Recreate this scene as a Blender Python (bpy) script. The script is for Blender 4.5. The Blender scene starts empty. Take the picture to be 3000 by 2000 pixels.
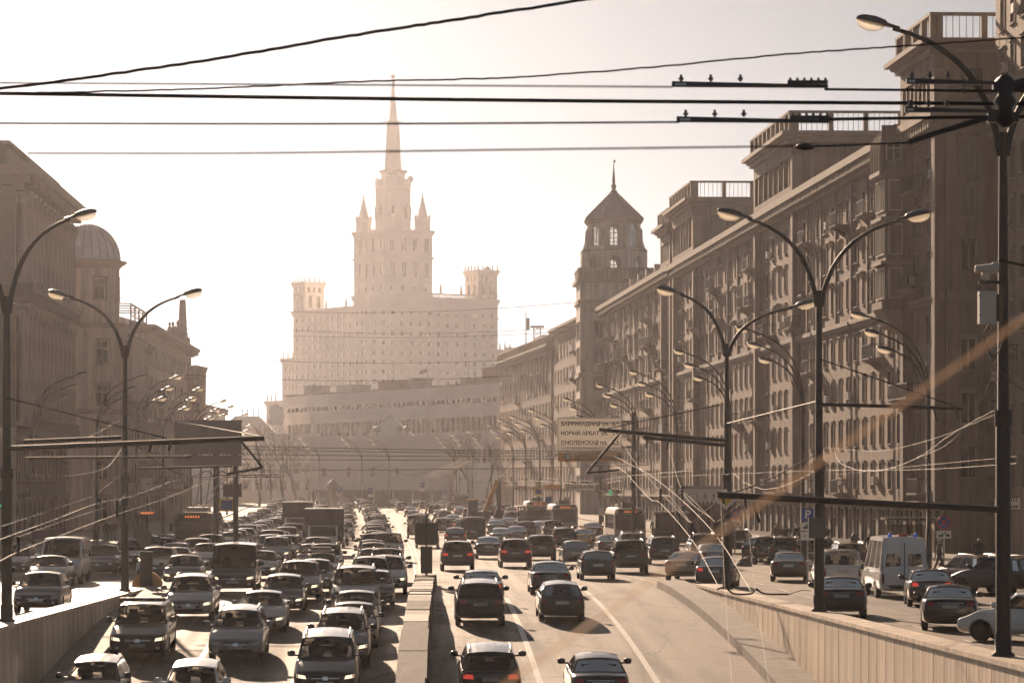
import bpy, bmesh, math, random
from mathutils import Vector, Matrix
R = math.radians
rnd = random.Random(7)
S = bpy.context.scene
COL = S.collection

# ------------------------------------------------------------------ camera
F, VX, VY, CH = 8850.0, 1200.0, 1430.0, 4.5      # focal length in photo pixels, street vanishing point, eye height
cam_d = bpy.data.cameras.new("camera")
cam = bpy.data.objects.new("camera", cam_d); COL.objects.link(cam)
cam.location = (0, 0, CH); cam.rotation_euler = (R(90), 0, 0)
cam_d.sensor_width = 36.0; cam_d.lens = F / 3000 * 36
cam_d.shift_x = (1500 - VX) / 3000; cam_d.shift_y = (VY - 1000) / 3000
cam_d.clip_start = 0.3; cam_d.clip_end = 6000
cam_d.dof.use_dof = True; cam_d.dof.focus_distance = 140; cam_d.dof.aperture_fstop = 8.0
S.camera = cam

# ------------------------------------------------------------------ sky and sun
SUN_AZ, SUN_EL = -11.0, 18.0                       # degrees left of the street axis, degrees above the horizon
w = bpy.data.worlds.new("World"); S.world = w; w.use_nodes = True
nt = w.node_tree; nt.nodes.clear()
sky = nt.nodes.new("ShaderNodeTexSky"); sky.sky_type = 'NISHITA'; sky.sun_disc = False
sky.sun_elevation = R(SUN_EL); sky.sun_rotation = R(SUN_AZ)
sky.air_density = 0.9; sky.dust_density = 0.5; sky.ozone_density = 0.6
hs = nt.nodes.new("ShaderNodeHueSaturation"); hs.inputs["Saturation"].default_value = 0.15
tint = nt.nodes.new("ShaderNodeMix"); tint.data_type = 'RGBA'; tint.blend_type = 'MULTIPLY'
tint.inputs[0].default_value = 1.0; tint.inputs[7].default_value = (0.385, 0.455, 0.52, 1)
bg = nt.nodes.new("ShaderNodeBackground"); bg.inputs["Strength"].default_value = 0.05
wo = nt.nodes.new("ShaderNodeOutputWorld")
nt.links.new(sky.outputs[0], hs.inputs["Color"]); nt.links.new(hs.outputs[0], tint.inputs[6])
nt.links.new(tint.outputs[2], bg.inputs[0]); nt.links.new(bg.outputs[0], wo.inputs[0])

sd = bpy.data.lights.new("sun", 'SUN'); sd.energy = 5.0; sd.angle = R(0.6); sd.color = (1.0, 0.735, 0.525)
sun = bpy.data.objects.new("sun", sd); COL.objects.link(sun)
sv = Vector((math.sin(R(SUN_AZ)) * math.cos(R(SUN_EL)), math.cos(R(SUN_AZ)) * math.cos(R(SUN_EL)), math.sin(R(SUN_EL))))
sun.rotation_euler = sv.to_track_quat('Z', 'Y').to_euler(); sun.location = sv * 50
vs = S.view_settings; S.display_settings.display_device = 'sRGB'
vs.view_transform = 'Standard'; vs.look = 'None'; vs.exposure = 0.6; vs.gamma = 1.0; vs.use_curve_mapping = False
cy = S.cycles
cy.max_bounces = 6; cy.diffuse_bounces = 2; cy.glossy_bounces = 3; cy.transmission_bounces = 3
cy.volume_bounces = 1; cy.transparent_max_bounces = 12; cy.use_denoising = True; cy.adaptive_threshold = .004
cy.caustics_reflective = False; cy.caustics_refractive = False; cy.sample_clamp_indirect = 6.0

# ------------------------------------------------------------------ materials
MATS = {}
def mat(name, col=(.5, .5, .5), rough=.7, metal=0.0, var=.12, scale=3.0, bump=0.0, bscale=40.0, spec=.5, coat=0.0,
        emit=None, estr=0.0, stretch=None, streak=0.0, objvar=0.0):
    m = bpy.data.materials.new(name); m.use_nodes = True
    t = m.node_tree; b = t.nodes["Principled BSDF"]
    b.inputs["Roughness"].default_value = rough; b.inputs["Metallic"].default_value = metal
    b.inputs["Specular IOR Level"].default_value = spec; b.inputs["Coat Weight"].default_value = coat
    if coat: b.inputs["Coat Roughness"].default_value = .06
    if emit:
        b.inputs["Emission Color"].default_value = (*emit, 1); b.inputs["Emission Strength"].default_value = estr
    tc = t.nodes.new("ShaderNodeTexCoord"); src = tc.outputs["Object"]
    if stretch:
        mp = t.nodes.new("ShaderNodeMapping"); mp.inputs["Scale"].default_value = stretch
        t.links.new(src, mp.inputs[0]); src = mp.outputs[0]
    if var:
        n = t.nodes.new("ShaderNodeTexNoise"); n.inputs["Scale"].default_value = scale; n.inputs["Detail"].default_value = 6
        n.inputs["Roughness"].default_value = .62
        t.links.new(src, n.inputs["Vector"])
        r = t.nodes.new("ShaderNodeMapRange"); r.inputs[1].default_value = .3; r.inputs[2].default_value = .7
        r.inputs[3].default_value = 1 - var; r.inputs[4].default_value = 1 + var
        t.links.new(n.outputs[0], r.inputs[0])
        mx = t.nodes.new("ShaderNodeMix"); mx.data_type = 'RGBA'; mx.blend_type = 'MULTIPLY'; mx.inputs[0].default_value = 1
        mx.inputs[6].default_value = (*col, 1); t.links.new(r.outputs[0], mx.inputs[7])
        outc = mx.outputs[2]
        def times(sock, c):
            k = t.nodes.new("ShaderNodeMix"); k.data_type = 'RGBA'; k.blend_type = 'MULTIPLY'; k.inputs[0].default_value = 1
            t.links.new(c, k.inputs[6]); t.links.new(sock, k.inputs[7]); return k.outputs[2]
        if streak:                                          # rain and soot streaks running down the wall
            mp2 = t.nodes.new("ShaderNodeMapping"); mp2.inputs["Scale"].default_value = (1.6, 1.6, .09); t.links.new(tc.outputs["Object"], mp2.inputs[0])
            n3 = t.nodes.new("ShaderNodeTexNoise"); n3.inputs["Scale"].default_value = 1.4; n3.inputs["Detail"].default_value = 7; n3.inputs["Roughness"].default_value = .7; t.links.new(mp2.outputs[0], n3.inputs["Vector"])
            r3 = t.nodes.new("ShaderNodeMapRange"); r3.inputs[1].default_value = .42; r3.inputs[2].default_value = .62; r3.inputs[3].default_value = 1 + streak * .4; r3.inputs[4].default_value = 1 - streak
            t.links.new(n3.outputs[0], r3.inputs[0]); outc = times(r3.outputs[0], outc)
        if objvar:                                          # each stone, panel or pane has its own tone
            oi = t.nodes.new("ShaderNodeObjectInfo"); r4 = t.nodes.new("ShaderNodeMapRange"); r4.inputs[3].default_value = 1 - objvar; r4.inputs[4].default_value = 1 + objvar
            t.links.new(oi.outputs["Random"], r4.inputs[0]); outc = times(r4.outputs[0], outc)
        t.links.new(outc, b.inputs["Base Color"])
        r2 = t.nodes.new("ShaderNodeMapRange"); r2.inputs[1].default_value = .25; r2.inputs[2].default_value = .75
        r2.inputs[3].default_value = max(0.02, rough - .06); r2.inputs[4].default_value = min(1, rough + .06)
        t.links.new(n.outputs[0], r2.inputs[0]); t.links.new(r2.outputs[0], b.inputs["Roughness"])
    else:
        b.inputs["Base Color"].default_value = (*col, 1)
    if bump:
        n2 = t.nodes.new("ShaderNodeTexNoise"); n2.inputs["Scale"].default_value = bscale; n2.inputs["Detail"].default_value = 4
        t.links.new(src, n2.inputs["Vector"])
        bp = t.nodes.new("ShaderNodeBump"); bp.inputs["Strength"].default_value = bump; bp.inputs["Distance"].default_value = .02
        t.links.new(n2.outputs[0], bp.inputs["Height"]); t.links.new(bp.outputs[0], b.inputs["Normal"])
    MATS[name] = m
    return m
def glass_mat(name, tintc, gloss=.12, rough=.03):
    m = bpy.data.materials.new(name); m.use_nodes = True; t = m.node_tree; t.nodes.clear()
    o = t.nodes.new("ShaderNodeOutputMaterial"); mx = t.nodes.new("ShaderNodeMixShader")
    tr = t.nodes.new("ShaderNodeBsdfTransparent"); tr.inputs[0].default_value = (*tintc, 1)
    gl = t.nodes.new("ShaderNodeBsdfGlossy"); gl.inputs["Roughness"].default_value = rough
    fr = t.nodes.new("ShaderNodeFresnel"); fr.inputs[0].default_value = 1.45
    t.links.new(fr.outputs[0], mx.inputs[0]); t.links.new(tr.outputs[0], mx.inputs[1]); t.links.new(gl.outputs[0], mx.inputs[2])
    t.links.new(mx.outputs[0], o.inputs[0]); MATS[name] = m
    return m

def translucent_mat(name, col, mixv=.55, rough=.2):
    m = bpy.data.materials.new(name); m.use_nodes = True; t = m.node_tree; b = t.nodes["Principled BSDF"]
    b.inputs["Base Color"].default_value = (*col, 1); b.inputs["Roughness"].default_value = rough
    tr = t.nodes.new("ShaderNodeBsdfTranslucent"); tr.inputs[0].default_value = (*col, 1); mx = t.nodes.new("ShaderNodeMixShader"); mx.inputs[0].default_value = mixv
    o = t.nodes["Material Output"]; t.links.new(b.outputs[0], mx.inputs[1]); t.links.new(tr.outputs[0], mx.inputs[2]); t.links.new(mx.outputs[0], o.inputs[0]); MATS[name] = m
translucent_mat("lamp_lens", (.92, .84, .70), .75)
def thin_lens():
    t = MATS["lamp_lens"].node_tree; o = t.nodes["Material Output"]; src = o.inputs[0].links[0].from_socket
    tp = t.nodes.new("ShaderNodeBsdfTransparent"); mx = t.nodes.new("ShaderNodeMixShader"); mx.inputs[0].default_value = .4
    t.links.new(src, mx.inputs[1]); t.links.new(tp.outputs[0], mx.inputs[2]); t.links.new(mx.outputs[0], o.inputs[0])
thin_lens(); translucent_mat("glare_cable", (.80, .66, .52), .7); translucent_mat("sun_glow_panel", (.86, .82, .76), .35, .5)  # pale translucent stand-ins for sun glare on cable, board and canopy panes

def asphalt():
    m = bpy.data.materials.new("asphalt"); m.use_nodes = True; t = m.node_tree; b = t.nodes["Principled BSDF"]
    tc = t.nodes.new("ShaderNodeTexCoord")
    def noise(sc, stretch=(1, 1, 1), det=5):
        mp = t.nodes.new("ShaderNodeMapping"); mp.inputs["Scale"].default_value = stretch
        n = t.nodes.new("ShaderNodeTexNoise"); n.inputs["Scale"].default_value = sc; n.inputs["Detail"].default_value = det
        t.links.new(tc.outputs["Object"], mp.inputs[0]); t.links.new(mp.outputs[0], n.inputs["Vector"]); return n.outputs[0]
    def rng(s, a, bb, c, d):
        r = t.nodes.new("ShaderNodeMapRange"); r.inputs[1].default_value = a; r.inputs[2].default_value = bb
        r.inputs[3].default_value = c; r.inputs[4].default_value = d; t.links.new(s, r.inputs[0]); return r.outputs[0]
    def mul(a, bb):
        q = t.nodes.new("ShaderNodeMath"); q.operation = 'MULTIPLY'; t.links.new(a, q.inputs[0]); t.links.new(bb, q.inputs[1]); return q.outputs[0]
    big = rng(noise(.12, (1, .25, 1)), .3, .7, .55, 1.45)
    trk = rng(noise(1.1, (1, .03, 1), 3), .3, .7, .55, 1.45)
    fine = rng(noise(22), .25, .75, .6, 1.4)
    pat = rng(noise(.5, (1, .35, 1), 8), .55, .60, 1, .66)
    vo = t.nodes.new("ShaderNodeTexVoronoi"); vo.feature = 'DISTANCE_TO_EDGE'; vo.inputs["Scale"].default_value = .22
    wv = t.nodes.new("ShaderNodeMapping"); wv.inputs["Scale"].default_value = (1, .5, 1); t.links.new(tc.outputs["Object"], wv.inputs[0])
    nz = t.nodes.new("ShaderNodeTexNoise"); nz.inputs["Scale"].default_value = 1.3; t.links.new(wv.outputs[0], nz.inputs["Vector"])
    ad = t.nodes.new("ShaderNodeVectorMath"); ad.operation = 'MULTIPLY_ADD'; ad.inputs[1].default_value = (1.2, 1.2, 1.2); t.links.new(nz.outputs["Color"], ad.inputs[0]); t.links.new(wv.outputs[0], ad.inputs[2])
    t.links.new(ad.outputs[0], vo.inputs["Vector"])
    crack = rng(vo.outputs["Distance"], .0, .012, .35, 1.0)
    seam = rng(noise(.9, (1, .012, 1), 2), .485, .5, 1, .82)
    v = mul(mul(mul(big, trk), mul(fine, pat)), mul(crack, seam))
    mx = t.nodes.new("ShaderNodeMix"); mx.data_type = 'RGBA'; mx.blend_type = 'MULTIPLY'; mx.inputs[0].default_value = 1
    mx.inputs[6].default_value = (.20, .15, .105, 1); t.links.new(v, mx.inputs[7]); t.links.new(mx.outputs[2], b.inputs["Base Color"])
    b.inputs["Specular IOR Level"].default_value = .55
    t.links.new(rng(v, .25, 1.9, .82, .44), b.inputs["Roughness"])
    bp = t.nodes.new("ShaderNodeBump"); bp.inputs["Strength"].default_value = .5; bp.inputs["Distance"].default_value = .012
    t.links.new(noise(45, det=3), bp.inputs["Height"]); t.links.new(bp.outputs[0], b.inputs["Normal"])
    MATS["asphalt"] = m
asphalt()
mat("paving", (.22, .19, .165), .7, var=.25, scale=.8, bump=.3)
mat("ground", (.12, .105, .09), .85, var=.2, scale=.3)
mat("line_paint", (.72, .66, .58), .55, var=.25, scale=4)
mat("granite", (.19, .155, .125), .6, var=.28, scale=2.2, bump=.4, streak=.28, objvar=.14)
mat("concrete", (.19, .16, .132), .75, var=.3, scale=1.1, bump=.4, streak=.28, objvar=.14)
mat("panel_stone", (.70, .57, .44), .55, var=.16, scale=1.2, bump=.2, streak=.28, objvar=.14)
mat("soot_stone", (.095, .078, .064), .85, var=.55, scale=3.5, bump=.9, bscale=14, streak=.28, objvar=.14)
mat("joint", (.06, .05, .042), .9, var=0)
mat("plaster_rose", (.20, .145, .118), .85, var=.16, scale=.35, bump=.25, bscale=6, streak=.3)
mat("plaster_tan", (.235, .178, .137), .85, var=.14, scale=.3, bump=.2, bscale=6, streak=.3)
mat("plaster_rust", (.22, .115, .09), .85, var=.14, scale=.4, streak=.3)
mat("plaster_grey", (.21, .182, .162), .85, var=.14, scale=.4, bump=.2, bscale=6, streak=.3)
mat("plaster_cream", (.44, .37, .31), .85, var=.12, scale=.4, streak=.3)
mat("plaster_ash", (.52, .46, .41), .85, var=.12, scale=.4, streak=.3)
mat("stone_trim", (.25, .20, .165), .8, var=.18, scale=.8)
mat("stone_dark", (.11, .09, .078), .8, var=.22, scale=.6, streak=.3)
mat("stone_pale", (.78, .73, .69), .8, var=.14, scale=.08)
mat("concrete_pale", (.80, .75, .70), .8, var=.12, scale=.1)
mat("roof_metal", (.26, .235, .225), .38, .55, var=.2, scale=.6)
mat("dome_zinc", (.42, .41, .43), .4, .25, var=.22, scale=1.2)
mat("roof_tile", (.30, .24, .225), .6, var=.2, scale=2)
mat("window_frame", (.30, .26, .225), .6, var=.1)
mat("window_frame_pale", (.52, .47, .41), .6, var=.1)
mat("window_glass", (.025, .022, .02), .12, 0, var=0, spec=.6)
mat("window_curtain", (.20, .175, .15), .3, var=.2, scale=2, objvar=.35)
mat("shop_glass", (.03, .026, .024), .1, 0, var=0, spec=.6)
mat("iron", (.045, .04, .037), .5, .4, var=.2, scale=6)
mat("pole_paint", (.05, .042, .038), .58, .1, var=.25, scale=5, bump=.2)
mat("lamp_shell", (.10, .095, .10), .32, .5, var=.1)
mat("cable", (.022, .018, .016), .6, 0, var=0, spec=.25)
mat("copper_wire", (.15, .112, .086), .62, 0, var=0, spec=.35)
mat("insulator", (.05, .04, .038), .35, 0, var=0)
mat("steel", (.42, .40, .38), .35, .9, var=.1)
mat("ac_white", (.58, .54, .49), .5, var=.06)
mat("sign_white", (.84, .80, .74), .45, var=.05)
mat("sign_back", (.17, .155, .14), .55, .3, var=.14, scale=1.5)
mat("sign_orange", (.78, .36, .07), .5, var=.05)
mat("sign_black", (.05, .045, .042), .5, var=0)
mat("sign_blue", (.03, .09, .32), .45, var=0)
mat("sign_red", (.48, .04, .03), .45, var=0)
mat("sign_yellow", (.75, .52, .06), .45, var=0)
mat("bollard_orange", (.72, .33, .06), .5, var=.15, scale=4)
mat("bark", (.16, .13, .115), .9, var=.2)
mat("cloth_dark", (.035, .03, .028), .9, var=.1)
mat("cloth_brown", (.10, .07, .055), .9, var=.1)
mat("cloth_blue", (.045, .05, .075), .9, var=.1)
mat("skin", (.42, .27, .20), .6, var=0)
mat("hair", (.03, .022, .018), .6, var=0)
mat("tyre", (.018, .017, .016), .85, var=.1)
mat("rim", (.36, .34, .33), .35, .8, var=0)
mat("trim_black", (.02, .019, .018), .55, var=0)
mat("car_interior", (.022, .02, .019), .8, var=0)
mat("head_lamp", (.55, .53, .50), .15, .3, var=0, spec=.8)
mat("lit_lamp", (.9, .8, .6), .3, 0, var=0, emit=(1.0, .80, .52), estr=1.0)
mat("tail_lamp", (.28, .012, .012), .25, 0, var=0, spec=.7)
mat("brake_lamp", (.6, .03, .02), .3, 0, var=0, emit=(1.0, .10, .06), estr=.3)
mat("amber_lamp", (.7, .25, .03), .3, 0, var=0, emit=(1.0, .36, .06), estr=1.2)
mat("plate", (.62, .60, .56), .5, var=.05)
mat("chrome", (.62, .60, .58), .14, 1.0, var=0)
mat("beacon_blue", (.03, .12, .75), .2, 0, var=0, emit=(.08, .25, 1.0), estr=.06)
mat("led_orange", (.5, .12, .03), .4, 0, var=0, emit=(1.0, .26, .06), estr=.6)
mat("led_green", (.05, .5, .2), .4, 0, var=0, emit=(.08, 1.0, .42), estr=.2)
glass_mat("car_glass", (.40, .38, .355))
glass_mat("tint_glass", (.12, .11, .105))
glass_mat("clear_glass", (.80, .78, .74))
PAINTS = {"black": (.010, .0095, .0095), "charcoal": (.022, .021, .022), "dark blue": (.016, .02, .04), "dark red": (.085, .016, .014),
          "silver": (.24, .235, .235), "grey": (.085, .082, .082), "white": (.78, .76, .73), "beige": (.26, .22, .175),
          "dark green": (.018, .028, .022), "brown": (.06, .042, .034), "yellow": (.62, .36, .04)}
for k, c in PAINTS.items():
    mat("paint_" + k.replace(" ", "_"), c, .34, .35 if k in ("silver", "grey", "beige", "charcoal") else 0, var=.06, scale=2, coat=.85)

# ------------------------------------------------------------------ mesh helpers
class MB:
    def __init__(s): s.v = []; s.f = []; s.m = []; s.sm = []
    def add(s, vs, fs, mi=0, smooth=False):
        b = len(s.v); s.v += [tuple(q) for q in vs]
        for f in fs: s.f.append([b + i for i in f]); s.m.append(mi); s.sm.append(smooth)
        return s
    def box(s, x0, x1, y0, y1, z0, z1, mi=0):
        return s.add([(x0,y0,z0),(x1,y0,z0),(x1,y1,z0),(x0,y1,z0),(x0,y0,z1),(x1,y0,z1),(x1,y1,z1),(x0,y1,z1)],
                     [(0,3,2,1),(4,5,6,7),(0,1,5,4),(1,2,6,5),(2,3,7,6),(3,0,4,7)], mi)
    def hexa(s, p, mi=0):
        return s.add(p, [(0,3,2,1),(4,5,6,7),(0,1,5,4),(1,2,6,5),(2,3,7,6),(3,0,4,7)], mi)
    def quad(s, a, b, c, d, mi=0): return s.add([a, b, c, d], [(0,1,2,3)], mi)
    def prism(s, poly, axis, a0, a1, mi=0):
        """poly: 2-D points; axis 'x' -> points are (y,z), 'y' -> (x,z), 'z' -> (x,y)"""
        def pt(p, a): return (a, p[0], p[1]) if axis == 'x' else ((p[0], a, p[1]) if axis == 'y' else (p[0], p[1], a))
        n = len(poly); vs = [pt(p, a0) for p in poly] + [pt(p, a1) for p in poly]
        fs = [tuple(range(n))[::-1], tuple(range(n, 2 * n))] + [(i, (i + 1) % n, n + (i + 1) % n, n + i) for i in range(n)]
        return s.add(vs, fs, mi)
    def lathe(s, prof, n=12, c=(0, 0), mi=0, smooth=True, a0=0, a1=2 * math.pi, rot=0, sx=1, sy=1):
        full = abs(a1 - a0 - 2 * math.pi) < 1e-6; k = n if full else n + 1
        vs = []
        for r, z in prof:
            for i in range(k):
                a = a0 + (a1 - a0) * i / n + rot; vs.append((c[0] + r * math.cos(a) * sx, c[1] + r * math.sin(a) * sy, z))
        fs = []
        for j in range(len(prof) - 1):
            for i in range(n):
                i2 = (i + 1) % k
                fs.append((j * k + i, j * k + i2, (j + 1) * k + i2, (j + 1) * k + i))
        s.add(vs, fs, mi, smooth)
        if full:
            if prof[0][0] > 1e-3: s.add([vs[i] for i in range(k)], [tuple(range(k))[::-1]], mi)
            if prof[-1][0] > 1e-3: s.add([vs[(len(prof) - 1) * k + i] for i in range(k)], [tuple(range(k))], mi)
        return s
    def tube(s, pts, r, n=6, mi=0, caps=True):
        pts = [Vector(p) for p in pts]; m = len(pts); rs = r if isinstance(r, (list, tuple)) else [r] * m
        vs = []; up = Vector((0, 0, 1)); prev = None
        for i, p in enumerate(pts):
            d = (pts[min(i + 1, m - 1)] - pts[max(i - 1, 0)]).normalized()
            if prev is None:
                a = d.cross(up if abs(d.z) < .95 else Vector((1, 0, 0))).normalized()
            else:
                a = (prev - d * prev.dot(d)).normalized()
            prev = a; b = d.cross(a)
            for k in range(n):
                t = 2 * math.pi * k / n; vs.append(p + (a * math.cos(t) + b * math.sin(t)) * rs[i])
        fs = [(j*n+k, j*n+(k+1) % n, (j+1)*n+(k+1) % n, (j+1)*n+k) for j in range(m - 1) for k in range(n)]
        s.add(vs, fs, mi, True)
        if caps: s.add(vs[:n], [tuple(range(n))], mi); s.add(vs[-n:], [tuple(range(n))[::-1]], mi)
        return s
    def mesh(s, name, mats):
        me = bpy.data.meshes.new(name); me.from_pydata(s.v, [], s.f)
        for m in (mats if isinstance(mats, (list, tuple)) else [mats]): me.materials.append(MATS[m])
        me.polygons.foreach_set("material_index", s.m); me.polygons.foreach_set("use_smooth", s.sm)
        bm = bmesh.new(); bm.from_mesh(me); bmesh.ops.recalc_face_normals(bm, faces=bm.faces); bm.to_mesh(me); bm.free()
        me.update(); return me
    def build(s, name, mats, parent=None, loc=None, **kw):
        return link(name, s.mesh(name, mats), parent, loc, **kw)
def link(name, me, parent=None, loc=None, rot=None, scale=None, label=None, cat=None, group=None, kind=None):
    o = bpy.data.objects.new(name, me); COL.objects.link(o)
    if parent is not None: o.parent = parent
    if loc is not None: o.location = loc
    if rot is not None: o.rotation_euler = (0, 0, rot) if not isinstance(rot, (tuple, list)) else rot
    if scale is not None: o.scale = scale
    return tag(o, label, cat, group, kind)
def tag(o, label=None, cat=None, group=None, kind=None):
    if label: o["label"] = label
    if cat: o["category"] = cat
    if group: o["group"] = group
    if kind: o["kind"] = kind
    return o
def empty(name, loc=(0, 0, 0), rz=0.0, label=None, cat=None, group=None):
    o = bpy.data.objects.new(name, None); COL.objects.link(o); o.location = loc; o.rotation_euler = (0, 0, rz); o.empty_display_size = .3
    return tag(o, label, cat, group)
def copy_tree(o, parent=None):
    c = o.copy(); COL.objects.link(c); c.parent = parent
    for ch in o.children: copy_tree(ch, c)
    return c
def swap_mat(tree, old, new):
    pass
def W(px, py, Y): return Vector(((px - VX) * Y / F, Y, CH - (py - VY) * Y / F))
def sst(a, b, x):
    t = min(1, max(0, (x - a) / (b - a))); return t * t * (3 - 2 * t)
def rise(Y): return 1.2 * sst(280, 580, Y)
RAMP_Y = 142.0
def ramp(Y): return -7.3e-4 * max(0, RAMP_Y - Y) ** 2 if Y > 70 else -7.3e-4 * 72 ** 2 - (70 - Y) * .07
RX0, RX1, LX0, LX1 = .55, 11.1, -10.2, -.55        # carriageways of the underpass ramps
def gz(X, Y):
    if Y < RAMP_Y and (-11.4 < X < 12.5): return ramp(Y)
    return rise(Y)
def bend(Y): return -4.6e-5 * max(0, Y - 150) ** 2
def solve(px, py):
    """ground point seen at a photo pixel"""
    best = None; Y = 60.0
    while Y < 900:
        X = (px - VX) * Y / F; yy = VY + F * (CH - gz(X, Y)) / Y
        if yy <= py: best = Y; break
        Y += .5
    Y = best or 600.0
    return (px - VX) * Y / F, Y
NUM = ["first", "second", "third", "fourth", "fifth", "sixth", "seventh", "eighth", "ninth", "tenth", "eleventh", "twelfth", "thirteenth",
       "fourteenth", "fifteenth", "sixteenth", "seventeenth", "eighteenth", "nineteenth", "twentieth"] + ["%d%s" % (i, {1: "st", 2: "nd", 3: "rd"}.get(i % 10, "th")) for i in range(21, 100)]
# ------------------------------------------------------------------ ground, roads, ramps
def sheet(name, xs, ys, zf, m, skip=None, dz=0.0, **kw):
    b = MB()
    idx = {}
    vs = []
    for j, y in enumerate(ys):
        for i, x in enumerate(xs):
            idx[i, j] = len(vs); vs.append((x, y, zf(x, y) + dz))
    fs = [(idx[i, j], idx[i+1, j], idx[i+1, j+1], idx[i, j+1]) for j in range(len(ys)-1) for i in range(len(xs)-1)
          if not (skip and skip((xs[i]+xs[i+1])/2, (ys[j]+ys[j+1])/2))]
    b.add(vs, fs)
    return b.build(name, m, kind='structure', **kw)
YS = [-60, 0, 40, 80, 110, 130, RAMP_Y] + list(range(160, 700, 20)) + [800, 1000, 1300, 1900]
flat = lambda x, y: rise(y)
sheet("ground", [-900, -120, -11.6, 12.7, 120, 900], YS, lambda x, y: rise(y) - .03, "ground", skip=lambda x, y: -11.6 < x < 12.7 and y < RAMP_Y)
def curb_l(Y): return -22.5 + bend(Y) * .9
def curb_r(Y): return 25.0 - 3.5 * sst(300, 560, Y) + bend(Y) * .45
def road_sheet():
    b = MB(); ys = [y for y in YS if y <= 640]
    for a, c in zip(ys, ys[1:]):
        spans = [(curb_l, lambda Y: -11.6), (lambda Y: 12.7, curb_r)] if c <= RAMP_Y else [(curb_l, curb_r)]
        for l, r in spans:
            b.quad((l(a), a, rise(a)), (r(a), a, rise(a)), (r(c), c, rise(c)), (l(c), c, rise(c)))
    b.build("road", "asphalt", kind='structure')
road_sheet()
RYS = [30 + 4 * i for i in range(29)]  # 30..142
sheet("ramp_road_left", [-11.4, .2], RYS, lambda x, y: ramp(y), "asphalt")
sheet("ramp_road_right", [.2, 12.5], RYS, lambda x, y: ramp(y), "asphalt")
def walk(name, cf, side, far):
    b = MB(); k = MB(); ys = [y for y in YS if y <= 640]
    for a, c in zip(ys, ys[1:]):
        xa, xc = cf(a), cf(c); o = side * 60; h = .14
        b.quad((xa + side * .22, a, rise(a) + h), (xa + o, a, rise(a) + h), (xc + o, c, rise(c) + h), (xc + side * .22, c, rise(c) + h))
        k.hexa([(xa, a, rise(a) - .02), (xa + side * .22, a, rise(a) - .02), (xc + side * .22, c, rise(c) - .02), (xc, c, rise(c) - .02),
                (xa, a, rise(a) + h + .004), (xa + side * .22, a, rise(a) + h + .004), (xc + side * .22, c, rise(c) + h + .004), (xc, c, rise(c) + h + .004)])
    b.build(name, "paving", kind='structure'); k.build(name.replace("pavement", "kerb"), "granite", kind='structure')
walk("pavement_left", curb_l, -1, 560); walk("pavement_right", curb_r, 1, 560)

def strip(b, pts, wd, zf):
    for (x0, y0), (x1, y1) in zip(pts, pts[1:]):
        b.quad((x0 - wd/2, y0, zf(x0, y0) + .006), (x0 + wd/2, y0, zf(x0, y0) + .006), (x1 + wd/2, y1, zf(x1, y1) + .006), (x1 - wd/2, y1, zf(x1, y1) + .006))
def lane_line(X, y0, y1, dash=None, name="lane_line", wd=.16, xf=None):
    b = MB(); xf = xf or (lambda y: X)
    if not dash:
        n = max(1, int((y1 - y0) / 5)); ys = [y0 + (y1 - y0) * i / n for i in range(n + 1)]
        strip(b, [(xf(y), y) for y in ys], wd, gz)
    else:
        y = y0
        while y < y1:
            strip(b, [(xf(y), y), (xf(y + dash[0]), y + dash[0])], wd, gz); y += dash[1]
    b.build(name, "line_paint", kind='structure')
lane_line(4.1, 40, 128, wd=.2); lane_line(7.8, 40, 140, wd=.2)
lane_line(7.8, 140, 190, wd=.15, xf=lambda y: 7.8 + (y - 140) * .02)
lane_line(11.0, 128, 190, wd=.15, xf=lambda y: 12.6 - (y - 128) * .05)
lane_line(11.0, 128, 185, wd=.15, xf=lambda y: 13.9 - (y - 128) * .085)
lane_line(-7.0, 40, 140, wd=.2); lane_line(-3.7, 40, 142, (2.2, 6.0), wd=.16)
lane_line(-3.5, 150, 420, (3, 9), xf=lambda y: -3.5 + bend(y)); lane_line(-.2, 150, 420, wd=.12, xf=lambda y: .3 + bend(y))
lane_line(0, 150, 420, wd=.12, xf=lambda y: .62 + bend(y))
for X in (-7.1, -10.6, 4.0, 11.2, 14.8):
    lane_line(X, 196 if X > 0 else 150, 420, (3, 9), xf=lambda y, X=X: X + bend(y))
lane_line(16.5, 60, 150, (3, 9), wd=.14); lane_line(-16.5, 60, 150, (3, 9), wd=.14)

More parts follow.
